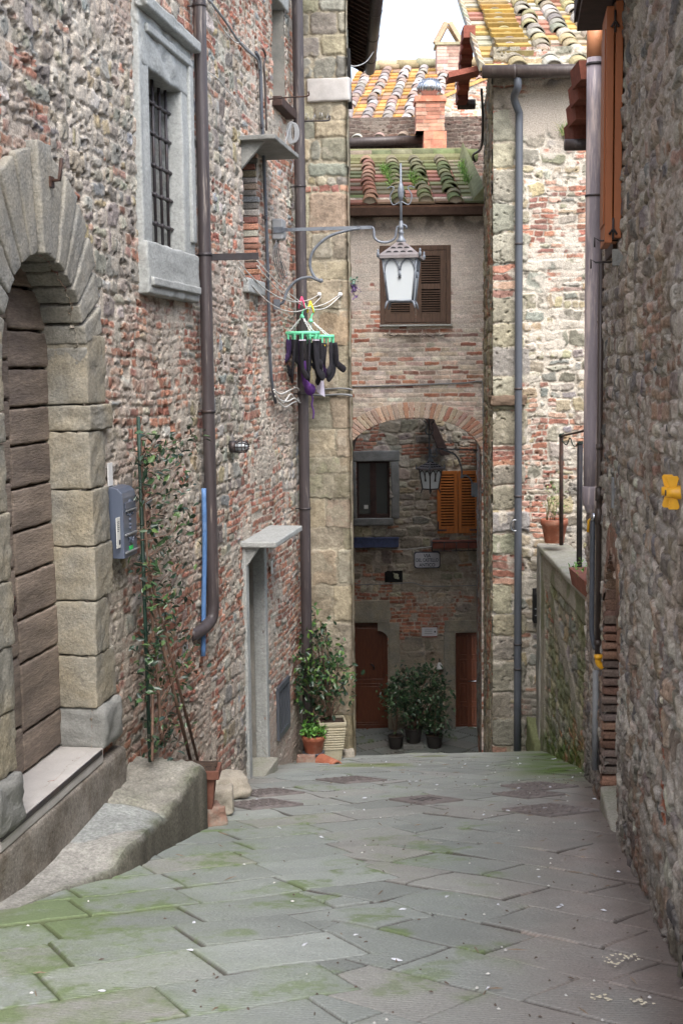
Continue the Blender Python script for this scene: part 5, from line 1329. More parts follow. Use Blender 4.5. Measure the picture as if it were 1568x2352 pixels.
# ================================================================== cables, boxes and ironwork on the left wall
def cable(name, label, pts, r, material, cat='cable', n=6, sm=6):
    mb = MB(); mb.tube(spline(pts, sm), r, n); return tag(mb.build(name, M[material]), label, cat)
L = lambda u, v, off=.03: LW.pt(LW.uv(u, v, off)[0], off, LW.uv(u, v, off)[1])
cable('cable', 'bundle of old cables sagging down from the top of the left wall to the conduit', [L(480, 0), L(515, 45), L(545, 90), L(570, 118), L(590, 135), L(596, 160)], .012, 'greycable')
cable('cable', 'thin white wire looping under the cable bundle at the top of the left wall', [L(484, 10), L(510, 62), L(540, 96), L(556, 98), L(580, 122)], .005, 'whitecable')
cable('cable', 'thin white wire running down behind the brown downpipe toward the small window hood', [L(478, 165), L(505, 185), L(520, 205), L(545, 235), L(556, 262)], .004, 'whitecable')
cd = thing('conduit', 'thin grey electric conduit descending past the lamp box to the looped cables', 'conduit', L(628, 930))
mb = MB(); sc_ = LW.uv(600, 200, .035)[0]
mb.tube(spline([L(588, 120, .035), L(597, 150, .035), L(601, 260, .035), L(608, 420, .035), L(613, 560, .035), L(617, 700, .035), L(620, 820, .035), L(626, 890, .035), L(633, 925, .035)], 6), .017, 8); mb.build('pipe', M['slate_pipe'], cd)
mb = MB(); mb.tube(spline([L(604, 112, .04), L(610, 130, .04), L(606, 150, .04), L(609, 200, .04), L(612, 300, .04)], 6), .011, 8); mb.build('cable', M['dark_pipe'], cd)
for v in (150, 290, 500, 660, 800, 905):
    mb = MB(); u = 597 + (v - 150) * .035; p = L(u, v, .035); mb.box(p - LW.n * .005, (.03, .06, .03), [LW.n, LW.d, (0, 0, 1)]); mb.build('clip', M['iron'], cd)
lp = MB()
for k, pts in enumerate(([(628, 895), (645, 905), (668, 895), (692, 890), (703, 897)], [(632, 910), (650, 925), (668, 905), (680, 922), (690, 905), (703, 900)], [(640, 925), (655, 935), (672, 925), (688, 918), (686, 895), (675, 890)], [(630, 900), (642, 918), (660, 922), (676, 915), (690, 925), (700, 912)])):
    lp.tube(spline([L(u, v, .05 + .012 * k) for u, v in pts], 6), .009, 6)
tag(lp.build('cable_loops', M['whitecable']), 'tangle of white cable loops beside the brown downpipe below the hanging socks', 'cables')
poly('conduit', 'thin pale conduit hugging the left edge of the tall corner downpipe', [L(688, 950, .03), L(692, 1150, .03), L(697, 1400, .03)], .013, 'greyplastic', 'conduit')
T_ = lambda u, v, off=.03: TF.pt(TF.uv(u, v, off)[0], off, TF.uv(u, v, off)[1])
for dv_, lab, r_ in ((0, 'upper grey cable crossing the sandstone pier to its corner', .011), (14, 'lower grey cable pair crossing the sandstone pier to its corner', .014)):
    cable('cable', lab, [T_(716, 893 + dv_), T_(745, 894 + dv_), T_(775, 892 + dv_), T_(800, 893 + dv_), T_(809, 896 + dv_)], r_, 'greycable')
A_ = lambda u, v, off=.025: AH.pt(AH.uv(u, v, off)[0], off, AH.uv(u, v, off)[1])
cable('cable', 'grey cable strung across the brick house above the arch and down its right edge', [A_(806, 888), A_(860, 887), A_(930, 885), A_(1000, 882), A_(1060, 880), A_(1100, 876), A_(1108, 884), A_(1109, 960), A_(1110, 1060), A_(1110, 1120), A_(1104, 1132)], .014, 'greycable')
B_ = lambda u, v, off=.03: BW.pt(BW.uv(u, v, off)[0], off, BW.uv(u, v, off)[1])
cable('cable', 'pale cable on the shaded wall just above the street sign', [B_(806, 1246), B_(860, 1258), B_(920, 1262), B_(985, 1256), B_(1000, 1250)], .008, 'whitecable')
cable('cable', 'pale cable on the shaded wall below the street sign', [B_(806, 1343), B_(900, 1341), B_(945, 1338), B_(975, 1346), B_(1040, 1346), B_(1100, 1344)], .008, 'greycable')
cable('cable', 'white wire drooping from the dark eave beside the sky', [P(795, 146, 15.7), P(815, 152, 16.5), P(840, 142, 18), P(858, 118, 19.5)], .007, 'whitecable')
cable('cable', 'black cable bending down the side of the corner house above the mossy roof', [P(1105, 205, 16.3), P(1107, 240, 16.6), P(1108, 290, 16.9), P(1104, 340, 17.5), P(1086, 356, 18.6), P(1090, 372, 18.8)], .016, 'blackcable')
cl = MB(); cpos = L(668, 305, .10)
for k in range(5): cl.tube(arc(cpos + LW.n * .01 * k, np.array([0, 0, .115 - .004 * k]), LW.n * .045, 0, 2 * math.pi, 20), .006, 6, caps=False)
cl.tube(spline([cpos + [0, 0, .1], L(655, 330, .08), L(660, 360, .06), L(672, 372, .05), L(668, 395, .05)], 6), .006, 6)
tag(cl.build('cable_coil', M['greyplastic']), 'coil of white cable hung beside the tall downpipe above the slate hood', 'cable coil')
jb_ = thing('junction_box', 'grey electric box on the wall at the root of the big lamp bracket', 'electric box', L(626, 552))
mb = MB(); p = L(627, 528, .0); mb.box(p + LW.n * .06, (.11, .16, .21), [LW.n, LW.d, (0, 0, 1)]); mb.build('housing', M['greyplastic'], jb_, bevel=.012)
mb = MB(); mb.box(p + LW.n * .118, (.012, .13, .18), [LW.n, LW.d, (0, 0, 1)]); mb.build('lid', M['greyplastic'], jb_, bevel=.006)
mb = MB()
for k in range(4): mb.tube(spline([p + LW.n * .05 + LW.d * (.03 * k - .04) + [0, 0, -.1], L(628 + 4 * k, 575, .05), L(632 + 7 * k, 610 + 8 * k, .05), L(650 + 3 * k, 650 - 8 * k, .04), L(640 + 3 * k, 600, .04)], 6), .004, 5)
mb.build('wires', M['greycable'], jb_)
ib = thing('iron_bar', 'flat rusty iron bar projecting from the wall across the brown downpipe', 'iron bar', L(441, 592, 0))
mb = MB(); q0 = L(441, 592, -.03); mb.box(q0 + LW.n * .26 + [0, 0, .0], (.58, .012, .055), [LW.n, LW.d, (0, 0, 1)]); mb.build('bar', M['iron'], ib, bevel=.002)
mb = MB(); mb.box(q0 + LW.n * .14, (.012, .05, .075), [LW.n, LW.d, (0, 0, 1)]); mb.tube([q0 + LW.n * .15 + [0, 0, .02], q0 + LW.n * .15 - LW.d * .03 + [0, 0, .05]], .006, 5); mb.build('bolt', M['rust'], ib)
rd_ = thing('drying_rod', 'thin rusty rod with upturned tip beside the small top window', 'rod', L(617, 228, .0))
mb = MB(); q0 = L(617, 228, 0); mb.tube(spline([q0, q0 + LW.n * .2 + [0, 0, .01], q0 + LW.n * .40 + [0, 0, .015], q0 + LW.n * .41 + [0, 0, .06]], 4), .008, 6); mb.build('rod', M['rust'], rd_)
rs_ = thing('spiked_bracket', 'dark bracket with bird spikes sticking out across the tall brown downpipe', 'bracket', L(668, 280, .0))
mb = MB(); q0 = L(668, 280, .0); mb.tube(spline([q0, q0 + LW.n * .25, q0 + LW.n * .42 + [0, 0, .0], q0 + LW.n * .43 + [0, 0, .05]], 4), .010, 6); mb.build('rod', M['iron'], rs_)
mb = MB()
for k in range(9):
    b_ = q0 + LW.n * (.08 + .04 * k); mb.tube([b_, b_ + LW.d * .05 * math.sin(5 * k) + LW.n * .02 * math.cos(3 * k) + [0, 0, .08]], .003, 4)
mb.build('spikes', M['steel'], rs_)
cg = thing('cage_lamp', 'small bulkhead lamp in a dark wire cage on the brick wall left of the downpipe', 'lamp', L(532, 1040, 0))
q0 = L(528, 1026, 0); q0 = q0
mb = MB(); mb.tube([q0, q0 + LW.n * .06], .055, 14); mb.build('base', M['iron'], cg)
mb = MB(); mb.lathe(q0 + LW.n * .06, [(.042, 0), (.042, .07), (.03, .095), (.0, .105)], 14, LW.n); mb.build('glass', M['frost'], cg)
mb = MB()
for k in range(8):
    t = 2 * math.pi * k / 8; e = LW.d * math.cos(t) + np.array([0, 0, 1]) * math.sin(t); mb.tube([q0 + LW.n * .05 + e * .052, q0 + LW.n * .14 + e * .05, q0 + LW.n * .175 + e * .02], .005, 5)
for h_ in (.08, .12, .15): mb.tube(arc(q0 + LW.n * h_, LW.d * .052, np.array([0, 0, .052]), 0, 6.283, 16), .004, 5, caps=False)
mb.build('cage', M['iron'], cg)

# ================================================================== street lanterns
def lantern(name, label, tip, e1, bracket_from, scale=1.0, scroll=None, size=(.345, .25, .45), zrot=0.0, dark=True):
    """square tapered street lantern hanging at tip (centre of its roof base)"""
    root = thing(name, label, 'street lamp', tip - [0, 0, size[2] + .1])
    ez_ = np.array([0, 0, 1.0]); e1 = np.asarray(e1, float); e2 = np.cross(ez_, e1)
    c_, s_ = math.cos(zrot), math.sin(zrot); e1, e2 = c_ * e1 + s_ * e2, c_ * e2 - s_ * e1
    a, b, h = size[0] / 2, size[1] / 2, size[2]
    top = lambda i, k=1.0: tip + (e1 * (1, 1, -1, -1)[i] + e2 * (1, -1, -1, 1)[i]) * a * k
    bot = lambda i, k=1.0: tip - ez_ * h + (e1 * (1, 1, -1, -1)[i] + e2 * (1, -1, -1, 1)[i]) * b * k
    fm = MB()
    for i in range(4):
        fm.tube([top(i), bot(i)], .013, 6); j = (i + 1) % 4
        fm.tube([top(i), top(j)], .015, 6); fm.tube([bot(i), bot(j)], .012, 6)
        fm.tube([bot(i), bot(i, 1.12) - ez_ * .03, bot(i, 1.22) - ez_ * .075], [.014, .013, .007], 6)
        A, B_2 = top(i) - ez_ * .02, top(j) - ez_ * .02; w_ = np.linalg.norm(B_2 - A); x = (B_2 - A) / w_; inw = (bot(i) + bot(j)) / 2 - (top(i) + top(j)) / 2; dn = inw / np.linalg.norm(inw)
        for k in (.25, .75):
            cA = A + x * w_ * (k * .92 + .04) + dn * .135
            fm.tube(arc(cA, x * w_ * .215, -dn * .115, math.pi * .0, math.pi, 12), .010, 5)
        fm.tube([A + x * w_ * .5 + dn * .13, A + x * w_ * .5 + dn * .20], [.012, .018], 6)
    fm.build('frame', M['lampiron' if not dark else 'iron'], root)
    for i in range(4):
        j = (i + 1) % 4; g1 = MB(); k = .965
        g1.add([top(i, k), top(j, k), bot(j, k), bot(i, k), top(i, k - .02), top(j, k - .02), bot(j, k - .02), bot(i, k - .02)], [(0, 1, 2, 3), (7, 6, 5, 4), (0, 4, 5, 1), (1, 5, 6, 2), (2, 6, 7, 3), (3, 7, 4, 0)])
        g1.build('glass_pane', M['frost'], root)
    rf_ = MB(); rt = tip + ez_ * .42 * size[0]; ov_ = 1.22
    base_ = [tip + (top(i) - tip) * ov_ for i in range(4)]
    rf_.add(base_ + [rt + (top(i) - tip) * .20 for i in range(4)] + [q_ - ez_ * .03 for q_ in base_], [(0, 1, 5, 4), (1, 2, 6, 5), (2, 3, 7, 6), (3, 0, 4, 7), (4, 5, 6, 7), (8, 9, 1, 0), (9, 10, 2, 1), (10, 11, 3, 2), (11, 8, 0, 3), (11, 10, 9, 8)])
    ro_ = rf_.build('roof', M['copper'], root)
    hl = MB()
    for i in range(4):
        j = (i + 1) % 4; A, B_2 = base_[i], base_[j]; C_, D_ = rt + (top(i) - tip) * .2, rt + (top(j) - tip) * .2
        nrm = np.cross(B_2 - A, C_ - A); nrm /= np.linalg.norm(nrm); nrm *= np.sign(np.dot(nrm, (A + B_2) / 2 - tip))
        for row, n_ in ((.18, 4), (.48, 3), (.75, 1)):
            for m_ in range(n_):
                t = (m_ + .5) / n_ * .8 + .1; p = (A * (1 - t) + B_2 * t) * (1 - row) + (C_ * (1 - t) + D_ * t) * row + nrm * .002
                ux = (B_2 - A) / np.linalg.norm(B_2 - A); uy = np.cross(nrm, ux); uy = uy if uy[2] > 0 else -uy
                hl.add([p] + [p + ux * .028 * math.cos(a_) + uy * .028 * math.sin(a_) for a_ in np.linspace(0, math.pi, 8)], [(0, q_, q_ + 1) for q_ in range(1, 8)])
    hl.build('roof_holes', M['black'], ro_)
    fn = MB(); fn.lathe(rt - ez_ * .01, [(.045, 0), (.05, .025), (.028, .05), (.022, .09), (.034, .10), (.020, .115), (.018, .22)], 12)
    fn.build('finial', M['lampiron'], root)
    for i in range(4): fn = MB(); fn.lathe(base_[i], [(.014, -.02), (.016, .02), (.008, .035), (.013, .05), (.0, .065)], 8); fn.build('corner_knob', M['lampiron'], root)
    bl_ = MB(); bl_.lathe(tip - ez_ * .30, [(.01, 0), (.045, .04), (.05, .09), (.03, .15), (.02, .2)], 12); bl_.build('bulb', M['white'], root)
    return root, rt
sL = LW.uv(628, 524, .02)[0]; zL = LW.uv(628, 524, .02)[1]
Ltip = LW.pt(sL, 1.30, 0); zz_ = lambda v: P(922, v, Ltip[1])[2]
tip = np.array([Ltip[0], Ltip[1], zz_(589)])
tip[0] = P(921, 580, Ltip[1])[0]
ln, rt = lantern('wall_lantern', 'big grey street lantern with frosted white panes on a long scrolled bracket', tip, LW.n, None, dark=False)
bk = MB(); an = tip * [1, 1, 0]; hook = lambda o_, z: an + LW.n * o_ + np.array([0, 0, z]); za = zz_(519)
reach = 1.30
arm = [hook(-reach, za - .01), hook(-.30, za + .0)]
for dz_ in (0,):
    bk.box((arm[0] + arm[1]) / 2, (reach - .30, .022, .034), [LW.n, LW.d, (0, 0, 1)])
bk.tube([hook(-.30, za), hook(-.28, za - .02), hook(-.275, za - .07)] + arc(hook(-.165, za - .09), -LW.n * .11, np.array([0, 0, -.07]), 0, math.pi, 14) + [hook(-.05, za - .06), hook(-.04, za - .01), hook(.02, za + .012), hook(.05, za + .0), hook(.055, za - .03)], .014, 6)
bk.tube([hook(0, rt[2] + .2), hook(0, zz_(375))], [.015, .010], 8)
bk.lathe(hook(0, zz_(528)), [(.018, 0), (.026, .01), (.026, .04), (.018, .05)], 8)
bk.lathe(hook(0, zz_(462)), [(.012, 0), (.03, .05), (.034, .10), (.026, .15), (.010, .19)], 8)
for sx in (-1, 1): bk.tube(spline([hook(0, zz_(462)), hook(sx * .08, zz_(470)), hook(sx * .11, zz_(450)), hook(sx * .07, zz_(432)), hook(sx * .10, zz_(428)), hook(sx * .14, zz_(432))], 5), .006, 5)
bk.tube(spline([hook(-.42, za - .012), hook(-.55, za - .03), hook(-.75, za - .09), hook(-.90, za - .22), hook(-.94, za - .36), hook(-.90, za - .48), hook(-.83, za - .535)], 8), .016, 6)
bk.lathe(hook(-.83, za - .55), [(.005, 0), (.026, .01), (.026, .035), (.005, .045)], 8)
bk.tube(spline([hook(-.84, za - .53), hook(-.95, za - .49), hook(-1.08, za - .52), hook(-1.18, za - .62), hook(-1.23, za - .74), hook(-1.31, za - .76)], 8), .016, 6)
bk.box(hook(-1.29, za - .76), (.06, .05, .10), [LW.n, LW.d, (0, 0, 1)]); bk.box(hook(-1.26, za - .005), (.10, .05, .06), [LW.n, LW.d, (0, 0, 1)])
bk.build('bracket', M['lampiron'], ln)
# lantern inside the arch, on the passage wall
y2 = 21.9; c = P(988, 1075, y2)
ln2, rt2 = lantern('wall_lantern', 'dark street lantern with coppery roof hanging under the arch', c, (1, 0, 0), None, size=(.275, .19, .35), zrot=math.radians(38))
xw = P(1096, 1050, y2)[0]; bk = MB(); v2 = lambda u, v: np.array([P(u, v, y2)[0], y2, P(u, v, y2)[2]])
bk.tube([v2(1000, 1031), v2(1097, 1034)], .014, 6)
bk.tube(spline([v2(1000, 1031), v2(1003, 1044), v2(995, 1050), v2(987, 1042), v2(985, 1030), v2(978, 1029)], 6), .013, 6)
bk.tube([v2(985, 1054), v2(985, 960)], .014, 6)
for sx in (-1, 1): bk.tube(spline([v2(985, 1000), v2(985 + 8 * sx, 992), v2(985 + 5 * sx, 975), v2(985 + 12 * sx, 966)], 5), .012, 5)
bk.tube(spline([v2(1018, 1033), v2(1045, 1045), v2(1056, 1065), v2(1060, 1085), v2(1058, 1098)], 8), .017, 6)
bk.tube(spline([v2(1058, 1098), v2(1068, 1092), v2(1078, 1098), v2(1085, 1112)], 6), .017, 6)
bk.hexa([v2(1083, 1140), v2(1096, 1142), v2(1096, 1142) + [0, .12, 0], v2(1083, 1140) + [0, .12, 0], v2(1083, 1110), v2(1096, 1110), v2(1096, 1110) + [0, .12, 0], v2(1083, 1110) + [0, .12, 0]])
bk.build('bracket', M['lampiron'], ln2)
# white bell lamp by the right door
wl = thing('door_lamp', 'small white bell lamp on the wall beside the narrow panelled door', 'lamp', B_(1009, 1535, .1))
q0 = B_(1009, 1536, .12); mb = MB(); mb.lathe(q0, [(.075, 0), (.07, .03), (.04, .10), (.025, .125)], 14); mb.build('shade', M['white'], wl)
mb = MB(); mb.tube([q0 + [0, 0, .12], q0 + [0, .03, .17], q0 + [0, .14, .17]], .010, 6); mb.build('arm', M['iron'], wl)

# ================================================================== signs, mailboxes, window boxes
sg = thing('street_sign', 'white enamel street sign lettered Via del Castello Antico in dark capitals', 'street sign', B_(980, 1305, .02))
def rrect(W, u0, v0, u1, v1, o0, o1, rad, name, material, parent):
    s0, z1 = W.uv(u0, v0); s1, z0 = W.uv(u1, v1); pts = []
    for cx_, cz_, t0 in ((s1 - rad, z1 - rad, 0), (s0 + rad, z1 - rad, .5), (s0 + rad, z0 + rad, 1), (s1 - rad, z0 + rad, 1.5)):
        pts += [W.pt(cx_ + rad * math.cos(t), o0, cz_ + rad * math.sin(t)) for t in np.linspace(t0 * math.pi, (t0 + .5) * math.pi, 6)]
    mb = MB(); mb.prism(pts, W.n * (o1 - o0)); return mb.build(name, M[material], parent)
rrect(BW, 950, 1267, 1010, 1304, .02, .045, .05, 'rim', 'ink', sg)
rrect(BW, 952, 1269, 1008, 1302, .03, .049, .045, 'panel', 'signface', sg)
def letters(text, W, s, off, z, size, material, parent, sx=1.0, name='lettering', yaw=None):
    cu = bpy.data.curves.new(name, 'FONT'); cu.body = text; cu.size = size; cu.align_x = 'CENTER'; cu.align_y = 'CENTER'; cu.extrude = .001; cu.offset = .0012
    tmp = bpy.data.objects.new('tmp', cu); COL.objects.link(tmp)
    dg = bpy.context.evaluated_depsgraph_get(); me = bpy.data.meshes.new_from_object(tmp.evaluated_get(dg))
    bpy.data.objects.remove(tmp); me.name = name
    p = W.pt(s, off, z); lo = LOC[parent.name]
    co = np.empty(len(me.vertices) * 3); me.vertices.foreach_get('co', co); co = co.reshape(-1, 3)
    V = p + np.outer(co[:, 0] * sx, W.d) + np.outer(co[:, 1], [0, 0, 1]) + np.outer(co[:, 2], W.n) - lo
    me.vertices.foreach_set('co', V.ravel()); me.materials.clear(); me.materials.append(M[material]); me.update()
    o = bpy.data.objects.new(name, me); COL.objects.link(o); o.parent = parent; LOC[o.name] = lo; return o
for txt, v, sx in (('VIA', 1276, .95), ('DEL CASTELLO', 1286, .68), ('ANTICO', 1297, .85)):
    s, z = BW.uv(980, v); letters(txt, BW, s, .0515, z, .095, 'ink', sg, sx)
pq = thing('notice_plaque', 'small cream plaque with a brick red lower edge between the two doors', 'plaque', B_(985, 1460, .02))
rrect(BW, 968, 1441, 1003, 1460, .02, .035, .008, 'panel', 'signface', pq); rrect(BW, 968, 1460.5, 1003, 1463, .02, .036, .004, 'lower_edge', 'redtile', pq)
mb = MB(); s, z = BW.uv(998, 1450); mb.tube([BW.pt(s, .035, z), BW.pt(s, .04, z)], .018, 8); mb.build('knob', M['iron'], pq)
mb = MB()
for v in (1446, 1450, 1454): s0, z = BW.uv(974, v); s1, _ = BW.uv(992, v); mb.wbox(BW, s0, s1, .0352, .0362, z - .006, z + .004)
mb.build('lines', M['greycable'], pq)
bx = thing('window_box', 'long dark blue trough under the stone framed window inside the arch', 'window box', B_(860, 1256, .1))
def trough(W, u0, v0, u1, v1, dep, material, root, cage=None):
    s0, z1 = W.uv(u0, v0); s1, z0 = W.uv(u1, v1); mb = MB()
    mb.wbox(W, s0, s1, .03, .045, z0, z1); mb.wbox(W, s0, s1, dep - .015, dep, z0, z1); mb.wbox(W, s0, s0 + .015, .045, dep - .015, z0, z1); mb.wbox(W, s1 - .015, s1, .045, dep - .015, z0, z1); mb.wbox(W, s0 + .015, s1 - .015, .045, dep - .015, z0, z0 + .015)
    mb.wbox(W, s0 - .01, s1 + .01, dep - .02, dep + .012, z1 - .02, z1 + .012)
    mb.build('trough', M[material], root, bevel=.004)
    m2 = MB(); m2.wbox(W, s0 + .02, s1 - .02, .05, dep - .02, z0 + .02, z1 - .03); m2.build('soil', M['soil'], root)
    if cage:
        m3 = MB()
        for s_ in np.linspace(s0 - .02, s1 + .02, 5): m3.tube([W.pt(s_, dep + .03, z0 - .04), W.pt(s_, dep + .03, z1 - .02)], .010, 5)
        for z in (z0 - .04, z1 - .02): m3.tube([W.pt(s0 - .02, .0, z), W.pt(s0 - .02, dep + .03, z), W.pt(s1 + .02, dep + .03, z), W.pt(s1 + .02, .0, z)], .010, 5)
        m3.build('cage', M['iron'], root)
trough(BW, 800, 1234, 914, 1254, .20, 'bluebox', bx)
bx = thing('window_box', 'red clay trough in a black iron cage under the orange shutters', 'window box', B_(1045, 1258, .1))
trough(BW, 992, 1240, 1098, 1256, .20, 'redtile', bx, True)
# slate blue letter box by the portal
mbx = thing('mailbox', 'slate blue letter box with rounded top and relief ornaments beside the portal', 'mailbox', L(275, 1282, 0))
sm, zm0 = LW.uv(268, 1280, .04)[0], LW.uv(275, 1279, .06)[1]
zm1 = LW.uv(272, 1117, .06)[1]; Wm, Dm = .27, .125
s0 = LW.uv(248, 1200, .02)[0]; s1 = s0 + Wm; hz = zm1 - .07
prof = [LW.pt(s0, .01, zm0), LW.pt(s0, Dm, zm0 - .0), LW.pt(s0, Dm, hz), LW.pt(s0, Dm * .93, hz + .035), LW.pt(s0, Dm * .72, hz + .06), LW.pt(s0, Dm * .4, hz + .07), LW.pt(s0, .01, hz + .07)]
mb = MB(); mb.prism(prof, LW.d * Wm); mb.build('body', M['mailgrey'], mbx, bevel=.004)
mb = MB(); mb.wbox(LW, s0 + .03, s1 - .03, Dm + .001, Dm + .006, hz - .075, hz - .03); mb.build('flap', M['mailgrey'], mbx, bevel=.002)
mb = MB(); mb.wbox(LW, s0 + .03, s1 - .03, Dm + .006, Dm + .016, hz - .088, hz - .078); mb.wbox(LW, s0 + .02, s1 - .02, Dm, Dm + .012, zm0 + .145, zm0 + .157); mb.wbox(LW, s0 + .02, s1 - .02, Dm, Dm + .012, zm0 + .03, zm0 + .042); mb.build('ledges', M['greycable'], mbx, bevel=.002)
mb = MB()
for k, (x, z, r_) in enumerate([(.5, .30, .020), (.5, .27, .014), (.5, .24, .018), (.5, .21, .014), (.32, .28, .014), (.68, .28, .014), (.5, .185, .016), (.5, .115, .020), (.42, .10, .012), (.58, .10, .012), (.2, .30, .012), (.8, .30, .012), (.5, .36, .016)]):
    mb.lathe(LW.pt(s0 + Wm * x, Dm - .002, zm0 + z), [(r_, 0), (r_ * .8, .007), (r_ * .3, .012)], 8, LW.n)
mb.tube(spline([LW.pt(s0 + Wm * .35, Dm + .004, zm0 + .13), LW.pt(s0 + Wm * .42, Dm + .006, zm0 + .10), LW.pt(s0 + Wm * .58, Dm + .006, zm0 + .09), LW.pt(s0 + Wm * .68, Dm + .004, zm0 + .125)], 5), .006, 5)
mb.build('ornaments', M['mailgrey'], mbx)
mb = MB(); mb.wbox(LW, s0 + .10, s1 - .10, Dm + .001, Dm + .004, zm0 + .045, zm0 + .07); mb.build('name_label', M['greensticker'], mbx)
nb_ = thing('notice_card', 'white printed card tucked between portal stones and the letter box', 'card', L(247, 1262, .06))
mb = MB(); mb.wbox(LW, s0 - .075, s0 - .008, .10, .105, LW.uv(250, 1262, .06)[1], LW.uv(247, 1192, .06)[1]); mb.build('card', M['paper'], nb_)
mb = MB()
za_, zb_ = LW.uv(250, 1262, .06)[1], LW.uv(247, 1192, .06)[1]
for k in range(6): mb.wbox(LW, s0 - .065, s0 - .02 - .006 * (k % 3), .1051, .1056, zb_ - .03 - .012 * k, zb_ - .026 - .012 * k)
mb.wbox(LW, s0 - .04, s0 - .012, .1051, .1056, za_ + .02, za_ + .05); mb.build('print', M['ink'], nb_)
sl0 = LW.uv(247, 1090, .0)[0]
mb = MB(); mb.wbox(LW, sl0 - .035, sl0 + .05, .012, .02, LW.uv(248, 1116)[1], LW.uv(248, 1063)[1]); tag(mb.build('wall_card', M['white'], bevel=.001), 'blank white card on the wall above the slate blue letter box', 'card')
sl0 = LW.uv(619, 1303, .0)[0]
mb = MB(); mb.wbox(LW, sl0 - .04, sl0 + .04, .02, .028, LW.uv(619, 1318)[1], LW.uv(619, 1288)[1]); tag(mb.build('wall_card', M['paper'], bevel=.001), 'small pale house card beside the canopied doorway', 'card')
R_ = lambda u, v, off=0: RB.pt(RB.uv(u, v, off)[0], off, RB.uv(u, v, off)[1])
mx = thing('mailbox', 'black letter box with slanted lid on the corner house wall by the garden pier', 'mailbox', R_(1232, 1430, .06))
s0, z1 = RB.uv(1223, 1352, .06); s1, z0 = RB.uv(1246, 1428, .06)
mb = MB(); mb.prism([RB.pt(s0, .0, z0), RB.pt(s0, .14, z0), RB.pt(s0, .14, z1 - .06), RB.pt(s0, .0, z1)], RB.d * (s1 - s0)); mb.build('body', M['black'], mx, bevel=.004)
mb = MB(); mb.wbox(RB, s0 + .012, s1 - .012, .14, .147, z0 + .17, z0 + .185); mb.wbox(RB, s0 + .012, s1 - .012, .14, .146, z0 + .09, z0 + .10); mb.build('slot', M['greycable'], mx)
rg = MB(); rg.tube(arc(R_(1181, 1207, .1), RB.d * .05, np.array([0, 0, .07]), 0, 6.283, 18), .012, 6, caps=False); rg.tube(arc(R_(1181, 1207, .12), RB.d * .05, np.array([0, 0, .07]), 0, 6.283, 18), .010, 6, caps=False)
tag(rg.build('metal_ring', M['steel']), 'pale metal ring clamp on the slate grey downpipe at mid height', 'ring')
# ================================================================== landing block, loose stones, drain covers
def grid_solid(mb, top, bot, n, m_, col=None):
    """closed solid between two n x m grids of points"""
    top, bot = np.asarray(top).reshape(n, m_, 3), np.asarray(bot).reshape(n, m_, 3)
    V = np.vstack([top.reshape(-1, 3), bot.reshape(-1, 3)]); k = n * m_
    F = []
    for i in range(n - 1):
        for j in range(m_ - 1):
            a = i * m_ + j; F.append((a, a + 1, a + m_ + 1, a + m_)); F.append((k + a, k + a + m_, k + a + m_ + 1, k + a + 1))
    for j in range(m_ - 1):
        F += [(j, k + j, k + j + 1, j + 1), ((n - 1) * m_ + j, (n - 1) * m_ + j + 1, k + (n - 1) * m_ + j + 1, k + (n - 1) * m_ + j)]
    for i in range(n - 1):
        F += [(i * m_, (i + 1) * m_, k + (i + 1) * m_, k + i * m_), (i * m_ + m_ - 1, k + i * m_ + m_ - 1, k + (i + 1) * m_ + m_ - 1, (i + 1) * m_ + m_ - 1)]
    return mb.add(V, F, True, col)
def wallx(Y): return -1.66 + .159 * (Y - 7.5)
zt_far_wall, zt_near_wall = LW.uv(272, 1760)[1], LW.uv(10, 1985)[1]
Yf = 8.84
n_, m_ = 90, 34
top, bot, colr_ = [], [], []
Ys = np.linspace(5.9, Yf, n_)
outer = lambda Y: np.interp(Y, [5.9, 6.7, 7.10, 7.5, 8.0, 8.5, Yf], [.12, .26, .43, .46, .46, .475, .485])
ztop_o = lambda Y: np.interp(Y, [5.9, 6.7, 7.08, 7.25, 7.75, 8.05, 8.2, 8.75, Yf], [float(gz(5.9)) - .01, float(gz(6.7)) + .008, float(gz(7.08)) + .05, float(gz(7.25)) + .14, float(gz(7.75)) + .20, float(gz(8.05)) + .24, float(gz(8.2)) + .30, float(gz(8.75)) + .46, float(gz(Yf)) + .46])
ztop_w = lambda Y: np.interp(Y, [5.9, 6.7, 7.2, 8.0, Yf], [float(gz(5.9)) + .0, float(gz(6.7)) + .03, -2.72, -2.68, -2.66])
gp_ = np.array([[wallx(Y) - .03 + (outer(Y) + .03) * (j / (m_ - 1)), Y, 0] for Y in Ys for j in range(m_)])
nz1 = snoise(gp_, 1.4, 3); nz2 = snoise(gp_, 5, 4); nz3 = snoise(gp_, 18, 5)
for i, Y in enumerate(Ys):
    for j in range(m_):
        t = j / (m_ - 1); k = i * m_ + j
        z = ztop_w(Y) * (1 - t) + ztop_o(Y) * t
        rough_ = smooth(np.float64(Y), 7.95, 8.1)
        z += .012 * nz1[k] * .6 + .008 * nz2[k] * (.3 + .9 * rough_) + .006 * nz3[k] * rough_
        e = 1 - t; z -= .015 * max(0, 1 - e / .05) ** 2 * (1 if Y > 7 else 0)
        z -= .03 * math.exp(-((Y - 8.0 - .05 * nz1[k]) / .018) ** 2)
        x = gp_[k][0] + (.010 * nz1[k] if t > .93 else 0)
        if j == m_ - 1: z -= .03; x += .004
        top.append([x, Y, z]); bot.append([x + (.02 * nz1[k] if t > .9 else 0), Y, float(gz(Y)) - .25])
mb = MB(); c_ = []
